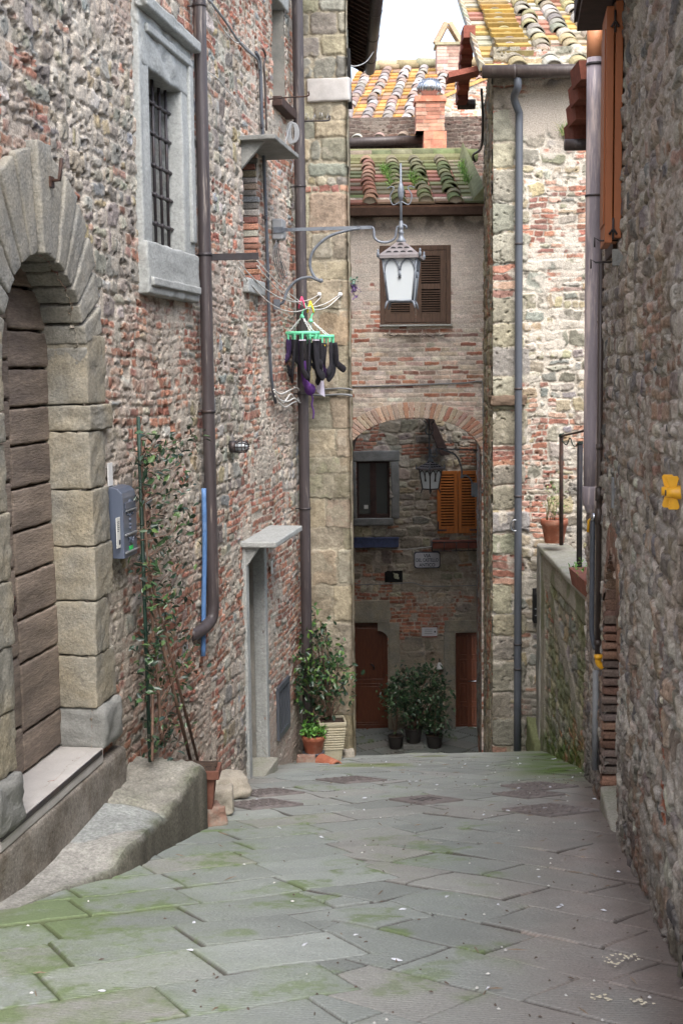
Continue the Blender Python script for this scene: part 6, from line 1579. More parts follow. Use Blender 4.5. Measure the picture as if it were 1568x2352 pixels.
for k in range(n_ * m_):
    Y = gp_[k][1]; t = (k % m_) / (m_ - 1)
    base = lin(156, 154, 148) if Y < 7.5 + .1 * nz1[k] else lin(152, 155, 152) if Y < 8.0 else lin(146, 143, 134)
    g_ = np.clip((t - .80) / .15, 0, 1) * np.clip(.6 + .4 * nz2[k], 0, 1) * (.9 if Y > 7 else .5)
    g_ = max(g_, .5 * np.clip(.0 + .35 * nz1[k] + .3 * nz2[k], 0, 1) * (Y > 8.0))
    c = base * (1 + .06 * nz3[k] + .05 * nz2[k]); c = c * (1 - g_) + lin(100, 104, 84) * g_
    if k % m_ == m_ - 1: c = lin(98, 95, 86) * (1 + .2 * nz2[k])
    c_.append(c)
side = np.array([lin(98, 95, 86) * (1 + .2 * nz2[k]) for k in range(n_ * m_)])
grid_solid(mb, top, bot, n_, m_, np.vstack([np.array(c_), side]))
tag(mb.build('landing_block', M['roughstone'], sharp=48), 'worn mossy stone landing block with sloping top in front of the wooden portal', 'step')
def rock(name, label, c, size, seed, material='rock', rot=.3, r=.5, cat='stone', amp=.07):
    mb = MB(); cz, sz = math.cos(rot), math.sin(rot); A = [np.array([cz, sz, 0]), np.array([-sz, cz, 0]), np.array([0, 0, 1.0])]; h = np.array(size) / 2
    c8 = [np.asarray(c) + A[0] * x * h[0] * (.9 if z > 0 else 1) + A[1] * y * h[1] * (.9 if z > 0 else 1) + A[2] * z * h[2] for z in (-1, 1) for x, y in ((-1, -1), (1, -1), (1, 1), (-1, 1))]
    mb.block(c8, r=min(size) * r * .5, k=6, amp=min(size) * amp, freq=.9 / min(size), seed=seed)
    return tag(mb.build(name, M[material]), label, cat)
def onground(u, v, h=0.0):
    r = ray(u, v); Y = 3.0
    while Y < 26 and r[2] * Y > float(gz(Y)) + h: Y += .01
    return r * Y
p = onground(518, 1838); rock('boulder', 'pale rounded boulder, largest of the loose stones beside the landing block', p + [0, .12, .09], (.36, .26, .19), 3)
p = onground(505, 1876); rock('stone_block', 'upright pale broken stone between boulder and brick lump at the wall foot', p + [0, .10, .09], (.20, .16, .21), 5, rot=.1, r=.3)
p = onground(490, 1897); rock('brick_lump', 'reddish brick lump lying lowest of the loose stones by the landing block', p + [-.02, .08, .06], (.18, .17, .14), 7, 'brickpiece', rot=.5, r=.25)
# drain covers
def normal_g(Y): s_ = (float(gz(Y + .1)) - float(gz(Y - .1))) / .2; n = np.array([0, -s_, 1]); return n / np.linalg.norm(n)
def cover(label, x, y, size, ang, kind='rib'):
    n = normal_g(y); e1 = np.array([math.cos(ang), math.sin(ang), 0]); e1 -= n * np.dot(e1, n); e1 /= np.linalg.norm(e1); e2 = np.cross(n, e1)
    c = np.array([x, y, float(gz(y)) + .004]); size *= .9; root = thing('drain_cover', label, 'drain cover', c, 'cast iron drain covers set in the paving')
    h = size / 2
    mb = MB(); mb.box(c + n * .0, (size, size, .02), [e1, e2, n])
    mb.build('plate', M['castiron'], root, bevel=.003)
    fr = MB()
    for s_ in (-1, 1):
        fr.box(c + e1 * s_ * (h + .018) , (.030, size + .066, .026), [e1, e2, n]); fr.box(c + e2 * s_ * (h + .018), (size + .004, .030, .024), [e1, e2, n])
    fr.build('frame', M['castiron'], root, bevel=.003)
    rb_ = MB()
    if kind == 'rib':
        k = int(size / .042)
        for i in range(k):
            for j in range(3):
                a = -h + (i + .5) * size / k; b = -h + size * (j + .5) / 3
                rb_.box(c + e1 * a + e2 * (b + (.02 if i % 2 else -.02)) + n * .013, (.016, size / 3 * .72, .010), [e1, e2, n])
        rb_.build('ribs', M['castiron'], root)
    else:
        for i in range(4): rb_.box(c + e1 * (-.09 + i * .06) + n * .0105, (.020, size * .5, .002), [e1, e2, n])
        rb_.build('slots', M['black'], root)
    return root
d45 = math.radians(36)
cover('ribbed iron drain cover in the middle of the paving nearest the terracotta pot', .06, 11.85, .46, d45)
cover('ribbed iron drain cover just behind the pale boulder', -.66, 10.85, .44, d45)
cover('ribbed iron drain cover right beside the pale boulder and stones', -.66, 10.05, .46, d45)
cover('plain iron drain cover with four dark slots in the middle of the lane', .65, 10.2, .40, d45, 'slot')
cover('ribbed iron drain cover nearest the mossy garden wall', 1.70, 11.10, .46, d45)
cover('ribbed iron drain cover between two others along the right edge', 1.52, 10.50, .40, d45)
cover('ribbed iron drain cover nearest the low arched doorway', 1.54, 9.50, .50, d45)

# ================================================================== foliage
GREENS = [(52, 78, 44), (64, 92, 48), (44, 66, 42), (78, 104, 56), (58, 84, 54)]
def leaf(mb, p, d, nrm, l, w_, col, fold=.25):
    d = d / np.linalg.norm(d); s_ = np.cross(d, nrm); s_ /= max(np.linalg.norm(s_), 1e-6); n = np.cross(s_, d)
    V = [p, p + d * l * .35 + s_ * w_ * .5 + n * w_ * fold, p + d * l * .75 + s_ * w_ * .36 + n * w_ * fold * .8, p + d * l - n * l * .08,
         p + d * l * .75 - s_ * w_ * .36 + n * w_ * fold * .8, p + d * l * .35 - s_ * w_ * .5 + n * w_ * fold, p + d * l * .5]
    return mb.add(V, [(0, 1, 6), (1, 2, 6), (2, 3, 6), (3, 4, 6), (4, 5, 6), (5, 0, 6)], True, col)
def clump(mb, c, spread, n, l, r, pal, up=.2, w_=.5, out=None):
    for _ in range(n):
        p = np.asarray(c) + r.normal(0, 1, 3) * np.asarray(spread)
        d = r.normal(0, 1, 3) + np.array([0, 0, up]); nr = r.normal(0, .6, 3) + np.array([0, 0, 1.0])
        if out is not None: d = d + np.asarray(out) * .7; nr = nr + np.asarray(out) * .5
        ll = l * r.uniform(.65, 1.25)
        leaf(mb, p, d, nr, ll, ll * w_ * r.uniform(.8, 1.15), pick(pal, r, .16))
rp_ = np.random.default_rng(77)
# climbing evergreen by the portal
root = thing('climbing_plant', 'spindly glossy leaved climber tied to a green stake against the left wall', 'plant', L(385, 1745, .25))
base = L(385, 1742, .22)
stk = MB(); stk.tube([L(345, 1750, .16), L(318, 957, .10)], .013, 8)
stk.build('stake', M['stake'], root)
st2 = MB()
for (u0, v0, u1, v1, r_) in ((438, 1745, 352, 1395, .013), (455, 1748, 340, 1300, .011), (350, 1748, 352, 1500, .010)): st2.tube([L(u0, v0, .26), L(u1, v1, .14)], r_, 7)
st2.build('cane', M['stem'], root)
CL = [(335, 1010), (362, 1006), (340, 1030), (325, 1040), (372, 1035), (405, 1020), (425, 1002), (455, 998), (330, 1062), (352, 1070), (392, 1050), (420, 1045), (345, 1100), (372, 1095), (405, 1085), (335, 1130), (365, 1140), (400, 1125), (428, 1118), (345, 1170), (378, 1165), (412, 1180), (433, 1178), (335, 1205), (365, 1215), (395, 1208), (428, 1222), (345, 1250), (372, 1245), (405, 1235), (310, 1290), (335, 1300), (365, 1290), (400, 1300), (425, 1290), (350, 1335), (385, 1345), (325, 1365), (360, 1380), (395, 1385), (418, 1370), (345, 1420), (380, 1425), (410, 1440), (325, 1462), (355, 1455), (340, 1490), (318, 1500), (365, 1500), (400, 1480), (436, 1500), (345, 1545), (330, 1535), (390, 1530), (420, 1525), (445, 1532), (350, 1590), (395, 1580), (408, 1605), (375, 1560), (325, 1600), (340, 1645), (405, 1645), (418, 1670), (345, 1690), (362, 1715), (340, 1725), (390, 1700)]
mbs = MB(); mbl = MB()
spine = [L(372, 1700, .2), L(362, 1560, .19), L(350, 1420, .17), L(338, 1260, .16), L(328, 1100, .15), L(325, 1000, .15)]
spp = spline(spine, 8); mbs.tube(spp, np.linspace(.014, .005, len(spp)), 6)
for (u, v) in CL:
    c = L(u, v, .17 + rp_.uniform(-.06, .08)); k = np.argmin(np.linalg.norm(spp - (c + [0, 0, -.10]), axis=1))
    mid = (spp[k] + c) / 2 + rp_.normal(0, .03, 3); tw = spline([spp[k], mid, c], 5); mbs.tube(tw, np.linspace(.005, .002, len(tw)), 4)
    clump(mbl, c, (.045, .05, .045), int(rp_.integers(4, 10)), .058, rp_, [(42, 62, 46), (56, 80, 50), (36, 54, 44), (70, 96, 58), (48, 70, 56), (88, 112, 66)], .1, .5, LW.n)
    for t in (.4, .7): clump(mbl, tw[int(t * (len(tw) - 1))], (.03, .03, .03), 2, .055, rp_, [(42, 62, 46), (56, 80, 50)], .1, .5, LW.n)
mbs.build('stem', M['stem'], root); mbl.build('foliage', M['leaf'], root)
# its planter behind the landing block
pl_ = thing('planter', 'brown clay planter of dark soil squeezed behind the landing block', 'planter', P(470, 1910, 8.95))
x0, x1 = wallx(9.0) + .04, wallx(8.9) + .535; Y0, Y1 = 8.90, 9.08; zt_, zb_ = P(480, 1764, 9.0)[2], float(gz(9.1)) - .02
mb = MB()
def tap(a, b, c, d, z0, z1, k): return [(a + k, c + k, z0), (b - k, c + k, z0), (b - k, d - k, z0), (a + k, d - k, z0), (a, c, z1), (b, c, z1), (b, d, z1), (a, d, z1)]
mb.hexa(tap(x0, x1, Y0, Y1, zb_, zt_, .05)); mb.build('body', M['brownclay'], pl_, bevel=.008)
mb = MB(); e = .025
for a, b, c, d in ((x0 - e, x1 + e, Y0 - e, Y0), (x0 - e, x1 + e, Y1, Y1 + e), (x0 - e, x0, Y0, Y1), (x1, x1 + e, Y0, Y1)): mb.hexa([(a, c, zt_ - .05), (b, c, zt_ - .05), (b, d, zt_ - .05), (a, d, zt_ - .05), (a, c, zt_ + .012), (b, c, zt_ + .012), (b, d, zt_ + .012), (a, d, zt_ + .012)])
mb.build('rim', M['brownclay'], pl_, bevel=.005)
mb = MB(); mb.block([(x0, Y0, zt_ - .04), (x1, Y0, zt_ - .04), (x1, Y1, zt_ - .04), (x0, Y1, zt_ - .04), (x0, Y0, zt_ + .02), (x1, Y0, zt_ + .0), (x1, Y1, zt_ + .03), (x0, Y1, zt_ + .05)], r=.01, k=10, amp=.010, freq=8, seed=4); mb.build('soil', M['soil'], pl_)
# pots under the sandstone house
Yp = 14.55
def ribpot(label, u0, u1, v0, v1, Y):
    a, b = P(u0, (v0 + v1) / 2, Y)[0], P(u1, (v0 + v1) / 2, Y)[0]; zt_, zb_ = P((u0 + u1) / 2, v0, Y)[2], float(gz(Y)) + .0
    c = np.array([(a + b) / 2, Y, zb_]); root = thing('square_pot', label, 'plant pot', c); R_ = (b - a) / 2 * 1.2; H_ = zt_ - zb_
    prof = [(R_ * .62, 0), (R_ * .66, .04 * H_)]
    for k in range(9):
        h0 = .30 + .062 * k; rr_ = R_ * (.80 + .2 * k / 9); prof += [(rr_ - .012, h0 * H_), (rr_ + .006, (h0 + .012) * H_), (rr_ + .006, (h0 + .042) * H_), (rr_ - .012, (h0 + .054) * H_)]
    prof += [(R_ * 1.02, .90 * H_), (R_ * 1.05, .93 * H_), (R_ * 1.05, H_), (R_ * .93, H_), (R_ * .90, H_ * .93)]
    mb = MB(); mb.lathe(c, prof, 4, square=True, ax0=(math.cos(.1), math.sin(.1), 0)); mb.build('pot', M['cream'], root, bevel=.008)
    mb = MB(); mb.lathe(c + [0, 0, H_ * .93], [(R_ * .9, 0), (R_ * .9, .012)], 4, square=True, ax0=(math.cos(.1), math.sin(.1), 0)); mb.build('soil', M['soil'], root)
    return root, c, H_
root, c, H_ = ribpot('square cream ribbed pot at the foot of the sandstone house', 727, 797, 1652, 1738, Yp)
def roundpot(name, label, u, w_px, v0, v1, Y, material, rim=True, zb_=None, soil=True, group=None):
    r_ = w_px * Y / 3000 / 2; zt_ = P(u, v0, Y)[2]; zb_ = P(u, v1, Y)[2] if zb_ is None else zb_; x = P(u, (v0 + v1) / 2, Y)[0]; H_ = zt_ - zb_
    c = np.array([x, Y, zb_]); root = thing(name, label, 'plant pot', c, group)
    prof = [(r_ * .66, 0), (r_ * .70, .02 * H_), (r_ * .92, .74 * H_)]
    prof += [(r_, .76 * H_), (r_ * 1.0, .97 * H_), (r_ * .98, H_), (r_ * .88, H_), (r_ * .86, .88 * H_)] if rim else [(r_ * .97, .93 * H_), (r_, .94 * H_), (r_, H_), (r_ * .93, H_), (r_ * .92, .9 * H_)]
    mb = MB(); mb.lathe(c, prof, 26); mb.build('pot', M[material], root)
    mb = MB(); mb.lathe(c + [0, 0, .88 * H_], [(r_ * .87, 0), (r_ * .87, .01), (0, .015)], 20); mb.build('soil', M['soil'], root)
    return root, c, H_, r_
Yt = 14.35
rt_, c, H_, r_ = roundpot('terracotta_pot', 'small terracotta pot of bright green seedlings next to the cream pot', 720, 56, 1688, 1728, Yt, 'terracotta')
mb = MB(); mb.lathe(c - [0, 0, .03], [(r_ * .75, 0), (r_ * .95, .03), (r_ * .95, .04), (r_ * .7, .035)], 22); mb.build('saucer', M['slate_pipe'], rt_)
mb = MB()
for k in range(70):
    a, q = rp_.uniform(0, 6.28), math.sqrt(rp_.random()) * r_ * 1.15; b = c + [q * math.cos(a), q * math.sin(a), H_ * .95]
    clump(mb, b + [0, 0, rp_.uniform(.02, .10)], (.012, .012, .012), 4, .045, rp_, [(98, 148, 62), (84, 132, 58), (116, 160, 76), (72, 118, 52)], .3, .6)
mb.build('seedlings', M['leaf'], rt_)
zg = float(gz(14.2))
rock('loose_brick', 'pinkish brick lying on the ground under the small terracotta pot', np.array([P(703, 1738, 14.25)[0], 14.22, zg + .035]), (.22, .11, .075), 21, 'brickpiece', rot=.06, r=.12, cat='brick', amp=.03)
p = np.array([P(752, 1744, 14.1)[0], 14.05, float(gz(14.05)) - .01]); V = []
for k, s_ in enumerate((0, .30)):
    for rad_ in (.085 - .015 * k, .070 - .015 * k):
        for t in np.linspace(0, math.pi, 10): V.append(p + np.array([.6, -.75, 0]) * (s_ - .12) + np.array([.78, .62, 0]) * rad_ * math.cos(t) + [0, 0, rad_ * math.sin(t)])
mb = MB(); mb.add(V, [(i, i + 1, 21 + i, 20 + i) for i in range(9)] + [(10 + i, 30 + i, 31 + i, 11 + i) for i in range(9)] + [(i, 10 + i, 11 + i, i + 1) for i in range(9)] + [(20 + i, 21 + i, 31 + i, 30 + i) for i in range(9)], False)
tag(mb.build('roof_tile', M['terracotta']), 'single curved clay roof tile lying on the paving in front of the pots', 'tile')
rock('rubble_lump', 'small pale stone at the outer corner of the sandstone house foot', np.array([P(800, 1735, 14.8)[0], 14.8, float(gz(14.8)) + .05]), (.13, .1, .1), 23, rot=.4)
# shrub against the sandstone house
sh_ = thing('shrub', 'bushy dark green shrub climbing the corner between tall downpipe and sandstone house', 'shrub', P(745, 1660, 14.6))
mbl, mbs = MB(), MB(); r6 = np.random.default_rng(9); b0 = P(758, 1655, 14.6)
SHC = [(720, 1450), (735, 1470), (705, 1465), (725, 1500), (760, 1490), (700, 1510), (745, 1530), (715, 1540), (775, 1515), (735, 1560), (700, 1560), (760, 1550), (725, 1585), (790, 1545), (745, 1600), (708, 1590), (770, 1585), (785, 1575), (725, 1620), (750, 1630), (735, 1425), (722, 1405), (748, 1440), (715, 1640), (730, 1655), (700, 1530), (690, 1575)]
for (u, v) in SHC:
    c = P(u, v, 14.62 + r6.uniform(-.2, .2)); sp_ = .09 if v > 1445 else .04
    mbs.tube(spline([b0, (b0 + c) / 2 + r6.normal(0, .06, 3), c], 5), .006, 5)
    clump(mbl, c, (sp_, sp_, sp_), 34 if v > 1445 else 8, .075, r6, [(54, 82, 50), (44, 68, 44), (70, 100, 56), (38, 60, 42), (92, 124, 60)], -.1, .5, (0, -.6, 0))
mbs.build('stem', M['stem'], sh_); mbl.build('foliage', M['leaf'], sh_)
# pots in the shade of the arch
grp = 'black plastic pots under the arch'
zf = float(gz(24.0))
blk = thing('stone_block', 'low stone block under the middle black pot in the arch', 'stone', P(948, 1728, 23.9))
mb = MB(); q0, q1 = P(925, 1709, 23.8), P(973, 1728, 23.8); mb.block([(q0[0], 23.75, zf), (q1[0], 23.75, zf), (q1[0], 24.05, zf), (q0[0], 24.05, zf), (q0[0], 23.75, q0[2]), (q1[0], 23.75, q0[2]), (q1[0], 24.05, q0[2]), (q0[0], 24.05, q0[2])], r=.02, k=4, amp=.006, seed=2); mb.build('block', M['darkstone'], blk)
for u, wp, v0, v1, lab in ((908, 38, 1689, 1726, 'black plastic pot left of the stone block under the arch'), (949, 44, 1671, 1709, 'black plastic pot standing on the stone block under the arch'), (997, 42, 1687, 1726, 'black plastic pot right of the stone block under the arch')):
    roundpot('plastic_pot', lab, u, wp, v0, v1, 23.9, 'blackpot', False, q0[2] if u == 949 else zf, group=grp)
r7 = np.random.default_rng(19)
for nm, lab, CC, b0 in (('shrub', 'dense dark evergreen in the middle black pot under the arch', [(945, 1545), (925, 1560), (965, 1555), (985, 1545), (1000, 1570), (940, 1590), (965, 1600), (915, 1590), (990, 1600), (950, 1620), (975, 1635), (930, 1620), (912, 1575), (1004, 1590), (955, 1575), (935, 1645), (968, 1655), (1012, 1578)], (949, 1672)),
                        ('shrub', 'thin straggling evergreen in the right hand black pot under the arch', [(990, 1625), (1000, 1645), (985, 1660), (1005, 1615), (1012, 1668)], (997, 1688)),
                        ('shrub', 'sparse twiggy evergreen in the left hand black pot under the arch', [(905, 1600), (912, 1625), (900, 1615), (895, 1590)], (908, 1690))):
    s_ = thing(nm, lab, 'shrub', P(*b0, 23.9)); mbl, mbs = MB(), MB()
    for (u, v) in CC:
        c = P(u, v, 23.9 + r7.uniform(-.25, .2)); mbs.tube(spline([P(*b0, 23.9), (P(*b0, 23.9) + c) / 2 + r7.normal(0, .05, 3), c], 4), .010, 5)
        clump(mbl, c, (.105, .12, .11), 62, .09, r7, [(66, 92, 62), (56, 80, 56), (84, 112, 76), (50, 72, 54)], 0, .5, (0, -.5, 0))
    mbs.build('stem', M['stem'], s_); mbl.build('foliage', M['leaf'], s_)
# terrace: pot, posts, edging trough
ra, c, H_, r_ = roundpot('terracotta_pot', 'terracotta pot with wispy sprouts on the end of the garden wall', 1272, 63, 1192, 1246, 15.2, 'terracotta')
mb = MB()
for k in range(16):
    a = rp_.uniform(0, 6.28); b = c + [.6 * r_ * math.cos(a), .6 * r_ * math.sin(a), H_ * .9]; t_ = b + rp_.normal(0, .04, 3) * [1, 1, 0] + [0, 0, rp_.uniform(.1, .45)]
    mb.tube([b, (b + t_) / 2 + rp_.normal(0, .012, 3), t_], [.004, .003, .002], 4, col=lin(122, 120, 70))
    clump(mb, t_, (.03, .03, .05), 6, .035, rp_, [(112, 138, 70), (130, 150, 84), (96, 124, 62)], .3, .45)
mb.build('sprouts', M['leaf'], ra)
def post(label, u0, v0, u1, v1, Y, r_, material):
    root = thing('fence_post', label, 'post', P(u1, v1, Y)); mb = MB(); mb.tube([P(u0, v0, Y), P(u1, v1, Y)], r_, 8); mb.build('post', M[material], root)
    mb = MB(); b = P(u0, v0 + 4, Y)
    for k in range(3): mb.tube([b + [.03 * math.cos(t), .03 * math.sin(t), .012 * k + .003 * t] for t in np.linspace(0, 6.28, 10)], .005, 4)
    mb.build('wire_wrap', M['stake'], root); return root
post('rusty thin post rising behind the terracotta pot on the garden wall', 1288, 1000, 1288, 1252, 14.9, .024, 'rust')
post('grey brown post beside the lilac pipe on the garden wall', 1331, 1018, 1329, 1330, 13.4, .030, 'iron')
cable('fence_rail', 'thin rail sloping from the rusty post up behind the lilac pipe', [P(1288, 1001, 14.9), P(1318, 995, 14.0), P(1345, 988, 13.0)], .012, 'rust', 'rail')
cable('fence_wire', 'tangled green wire looping between the two garden wall posts', [P(1290, 1012, 14.9), P(1300, 1022, 14.6), P(1308, 1006, 14.3), P(1316, 1024, 14.0), P(1330, 1022, 13.4)], .007, 'stake', 'wire')
tr = thing('edging_trough', 'red clay trough with fresh sprouts on the garden wall near the grey pipe', 'trough', P(1345, 1400, 12.3))
mb = MB(); c0 = P(1352, 1330, 12.2); zc = TZ + .005; mb.hexa(tap(c0[0] - .10, c0[0] + .15, 11.9, 12.75, zc, zc + .17, .03)); mb.build('trough', M['redtile'], tr, bevel=.006)
mb = MB(); clump(mb, np.array([c0[0] - .06, 12.3, zc + .24]), (.04, .12, .04), 30, .05, rp_, [(120, 168, 70), (100, 150, 60)], .5, .35); mb.build('sprouts', M['leaf'], tr)
# grass and weeds
def tuft(name, label, centres, n, l, pal, kind=None, droop=0, mat_='grassblade', cat='weeds'):
    mb = MB(); r = np.random.default_rng(len(label))
    for c in centres:
        for _ in range(n):
            b = np.asarray(c) + r.normal(0, .03, 3) * [1, 1, .2]; d = np.array([r.normal(0, .5), r.normal(0, .5) - .2, 1.0 - droop]); d /= np.linalg.norm(d); ll = l * r.uniform(.5, 1.2); s_ = np.cross(d, r.normal(0, 1, 3)); s_ /= np.linalg.norm(s_); s_ *= .004
            m1 = b + d * ll * .55; t_ = b + d * ll + np.array([r.normal(0, .1), -.1, -.25 - droop * .2]) * ll
            mb.add([b - s_, b + s_, m1 + s_ * .8, m1 - s_ * .8, t_], [(0, 1, 2, 3), (3, 2, 4)], True, pick(pal, r, .12))
    return tag(mb.build(name, M[mat_]), label, cat, kind=kind)
GP = [(112, 150, 62), (94, 134, 54), (130, 164, 82), (84, 120, 56)]
ro_ = P(800, 470, 20.2); upr = np.array([0.01, 1, .33]); upr = upr / np.linalg.norm(upr)
pts = [ro_ + np.array([x, 0, .04]) + upr * t for x, t in ((.62, 2.4), (.66, 2.0), (.68, 1.7), (1.06, 1.9), (1.08, 1.5), (1.1, 1.2), (1.96, 2.6), (1.93, 2.3), (1.98, 2.0), (1.92, 1.6), (1.97, 1.3), (.7, 1.2), (1.95, 2.9), (.60, 2.7))]
tuft('grass', 'grass growing between the cover tiles of the mossy roof', pts, 45, .22, GP, 'stuff', cat='grass')
tuft('weed_tuft', 'weed tuft with dry roots growing high on the corner house wall', [R_(1306, 318, .03), R_(1298, 312, .05), R_(1312, 322, .03)], 45, .26, [(130, 168, 96), (150, 176, 110), (176, 160, 120)])
tuft('weed_tuft', 'dry brown weeds sprouting under the brown shuttered window', [A_(u, 772, .02) for u in (890, 905, 925, 945, 960, 985, 1005)], 26, .2, [(104, 94, 84), (120, 108, 96), (92, 84, 78)], droop=.9)
fl = thing('hanging_flowers', 'small bunch of purple flowers hanging at the corner of the sandstone house', 'flowers', P(813, 672, 15.5))
mb = MB(); clump(mb, P(813, 662, 15.5), (.03, .03, .045), 60, .035, rp_, [(112, 84, 140), (90, 66, 120), (140, 112, 160)], 0, .6); mb.build('blossom', M['leaf'], fl)
mb = MB(); clump(mb, P(812, 645, 15.5), (.025, .025, .02), 22, .04, rp_, [(110, 150, 130), (90, 128, 110)], .2, .5); mb.build('leaves', M['leaf'], fl)
mb = MB(); q0 = R_(1222, 1722, .02); zq = float(gz(15.75)); x0, x1 = RB.uv(1207, 1680)[0], RB.uv(1252, 1680)[0]
z0_, z1_ = P(1225, 1726, 15.6)[2], P(1225, 1650, 15.9)[2]
mb.block([RB.pt(x0, .03, zq - .2), RB.pt(x0, .42, zq - .2), RB.pt(x1 + .1, .42, zq - .2), RB.pt(x1 + .1, .03, zq - .2), RB.pt(x0, .0, z1_), RB.pt(x0 + .05, .42, z0_ + .12), RB.pt(x1 + .1, .42, z0_ + .12), RB.pt(x1 + .1, .0, z1_)], r=.03, k=6, amp=.012, seed=6, col=lin(112, 116, 84))
tag(mb.build('mossy_ramp', M['ashlar']), 'small mossy stone ramp between the slate grey downpipe and the garden pier', 'step')

# ================================================================== washing
def kx(u, v, Y=15.12): return TF.pt(TF.uv(u, v, .05)[0], .05, TF.uv(u, v, .05)[1])
k1, k2 = kx(733, 676), kx(781, 676)
for kk, lab in ((k1, 'white line hook on the sandstone house nearer the downpipe'), (k2, 'white line hook on the sandstone house nearer its corner')):
    mb = MB(); mb.lathe(kk + TF.n * -.05, [(.012, 0), (.012, .03), (.026, .04), (.026, .06), (.01, .07)], 10, TF.n); tag(mb.build('line_hook', M['white']), lab, 'hook')
w1, w2 = L(548, 600, .02), L(590, 598, .02)
def line(a, b, sag, lab, via=None):
    pts = [a * (1 - t) + b * t - np.array([0, 0, sag * 4 * t * (1 - t)]) for t in np.linspace(0, 1, 12)] if via is None else via
    mb = MB(); mb.tube(spline(pts, 3), .006, 5); tag(mb.build('washing_line', M['whitecable']), lab, 'washing line')
h1, h2 = P(693, 696, 14.35), P(713, 706, 14.55)
line(w1, k1, .20, 'upper washing line strand from the small window to the nearer hook')
line(w1 + [0, 0, -.06], k1 + [.02, 0, -.03], .27, 'lower washing line strand from the small window to the nearer hook')
line(w2, k2, 0, 'upper washing line strand running to the hook at the house corner', [w2, (w2 + h1) / 2 + [0, 0, -.03], h1, h2, (h2 + k2) / 2 + [0, 0, -.03], k2])
line(w2, k2, 0, 'lower washing line strand running to the hook at the house corner', [w2 + [0, 0, -.05], (w2 + h1) / 2 + [0, 0, -.09], h1 + [0, 0, -.02], h2 + [0, 0, -.02], (h2 + k2) / 2 + [0, 0, -.08], k2 + [0, 0, -.02]])
def airer(lab, c, rx_, ry_, top, npeg, hookc, pegmat):
    root = thing('sock_airer', lab, 'clothes airer', c); ez_ = np.array([0, 0, 1.0])
    ex_, ey_ = np.array([.98, -.2, 0]), np.array([.2, .98, 0])
    mb = MB()
    for k in (1.0, .72): mb.tube(arc(c, ex_ * rx_ * k, ey_ * ry_ * k, 0, 6.2832, 36), .010, 6, caps=False, flat=(ez_, 2.0))
    for t in np.linspace(0, 6.2832, 9)[:-1]: mb.tube([c + ex_ * rx_ * .72 * math.cos(t) + ey_ * ry_ * .72 * math.sin(t), c + ex_ * rx_ * math.cos(t) + ey_ * ry_ * math.sin(t)], .006, 5)
    mb.tube([c - ex_ * rx_ * .72, c + ex_ * rx_ * .72], .007, 5); mb.build('ring', M['mint'], root)
    mb = MB(); hub = top - ez_ * .14
    for t in (.7, 2.4, 3.9, 5.5):
        a, b = hub, c + ex_ * rx_ * .9 * math.cos(t) + ey_ * ry_ * .9 * math.sin(t)
        n = 16; mb.tube([a * (1 - q / n) + b * (q / n) + np.array([.006 * math.sin(q * 2.4), 0, 0]) for q in range(n + 1)], .006, 5)
    mb.build('chain', M['white'], root)
    mb = MB(); mb.tube(spline([hub, hub + [.01, 0, .05], hub + [.035, 0, .09], hub + [.03, 0, .13], hub + [-.005, 0, .15], hub + [-.03, 0, .12]], 5), .009, 6); mb.lathe(hub - ez_ * .02, [(.03, 0), (.022, .02), (.012, .04)], 10); mb.build('hook', M['mint'], root)
    for t in np.linspace(0, 6.2832, npeg + 1)[:-1]:
        p = c + ex_ * rx_ * math.cos(t) + ey_ * ry_ * math.sin(t); mb = MB()
        mb.hexa([p + ex_ * x + ey_ * y + ez_ * z for z, s_ in ((-.075, .6), (-.008, 1.0)) for x, y in ((-.011 * s_, -.007), (.011 * s_, -.007), (.011 * s_, .007), (-.011 * s_, .007))]); mb.build('peg', M['mint'], root, bevel=.002)
    mb = MB()
    for sg in (-1, 1): mb.tube([top + [0, -.012, .07], top + [.022 * sg, -.012, .0], top + [.035 * sg, -.012, -.06]], [.008, .011, .009], 6)
    mb.build('clothes_peg', M[pegmat], root); return [c + ex_ * rx_ * math.cos(t) + ey_ * ry_ * math.sin(t) - ez_ * .07 for t in np.linspace(0, 6.2832, npeg + 1)[:-1]], ex_, ey_
c1 = P(692, 765, 14.35); c2 = P(735, 773, 14.6)
pg1, ex_, ey_ = airer('mint green oval sock airer hung nearer the window by a pink peg', c1, .195, .13, h1, 14, h1, 'pink')
pg2, _, _ = airer('mint green oval sock airer hung nearer the house corner by a yellow peg', c2, .15, .11, h2, 10, h2, 'sunny')
rs = np.random.default_rng(41)
def sock_mesh(name, p, lg, yaw, material='sock', tilt=(0, 0)):
    M.setdefault('darkpurple', mat('dark_purple_knit', lin(56, 36, 74), .95, var=.25, scale=30, bump=.6, bscale=200))
    f = np.array([math.cos(yaw), math.sin(yaw), 0]); sd_ = np.array([-f[1], f[0], 0]); z = np.array([tilt[0], tilt[1], -1.0])
    pts = [p, p + z * lg * .3, p + z * lg * .55 + f * .004, p + z * lg * .70 + f * .012, p + z * lg * .80 + f * .03, p + z * lg * .90 + f * .07, p + z * lg * .97 + f * .10, p + z * lg * 1.0 + f * .115]
    sp2 = spline(pts, 4); k = np.linspace(0, 1, len(sp2)); rad = np.interp(k, [0, .1, .4, .62, .75, .92, 1], np.array([.036, .044, .034, .042, .044, .036, .014]) * rs.uniform(.8, 1.15))
    mb = MB(); mb.tube(sp2, rad, 10, flat=(sd_, .38)); return mb.build(name, M[material])
labs = 'black sock pegged to the mint airers among the dark washing'
allp = pg1 + pg2
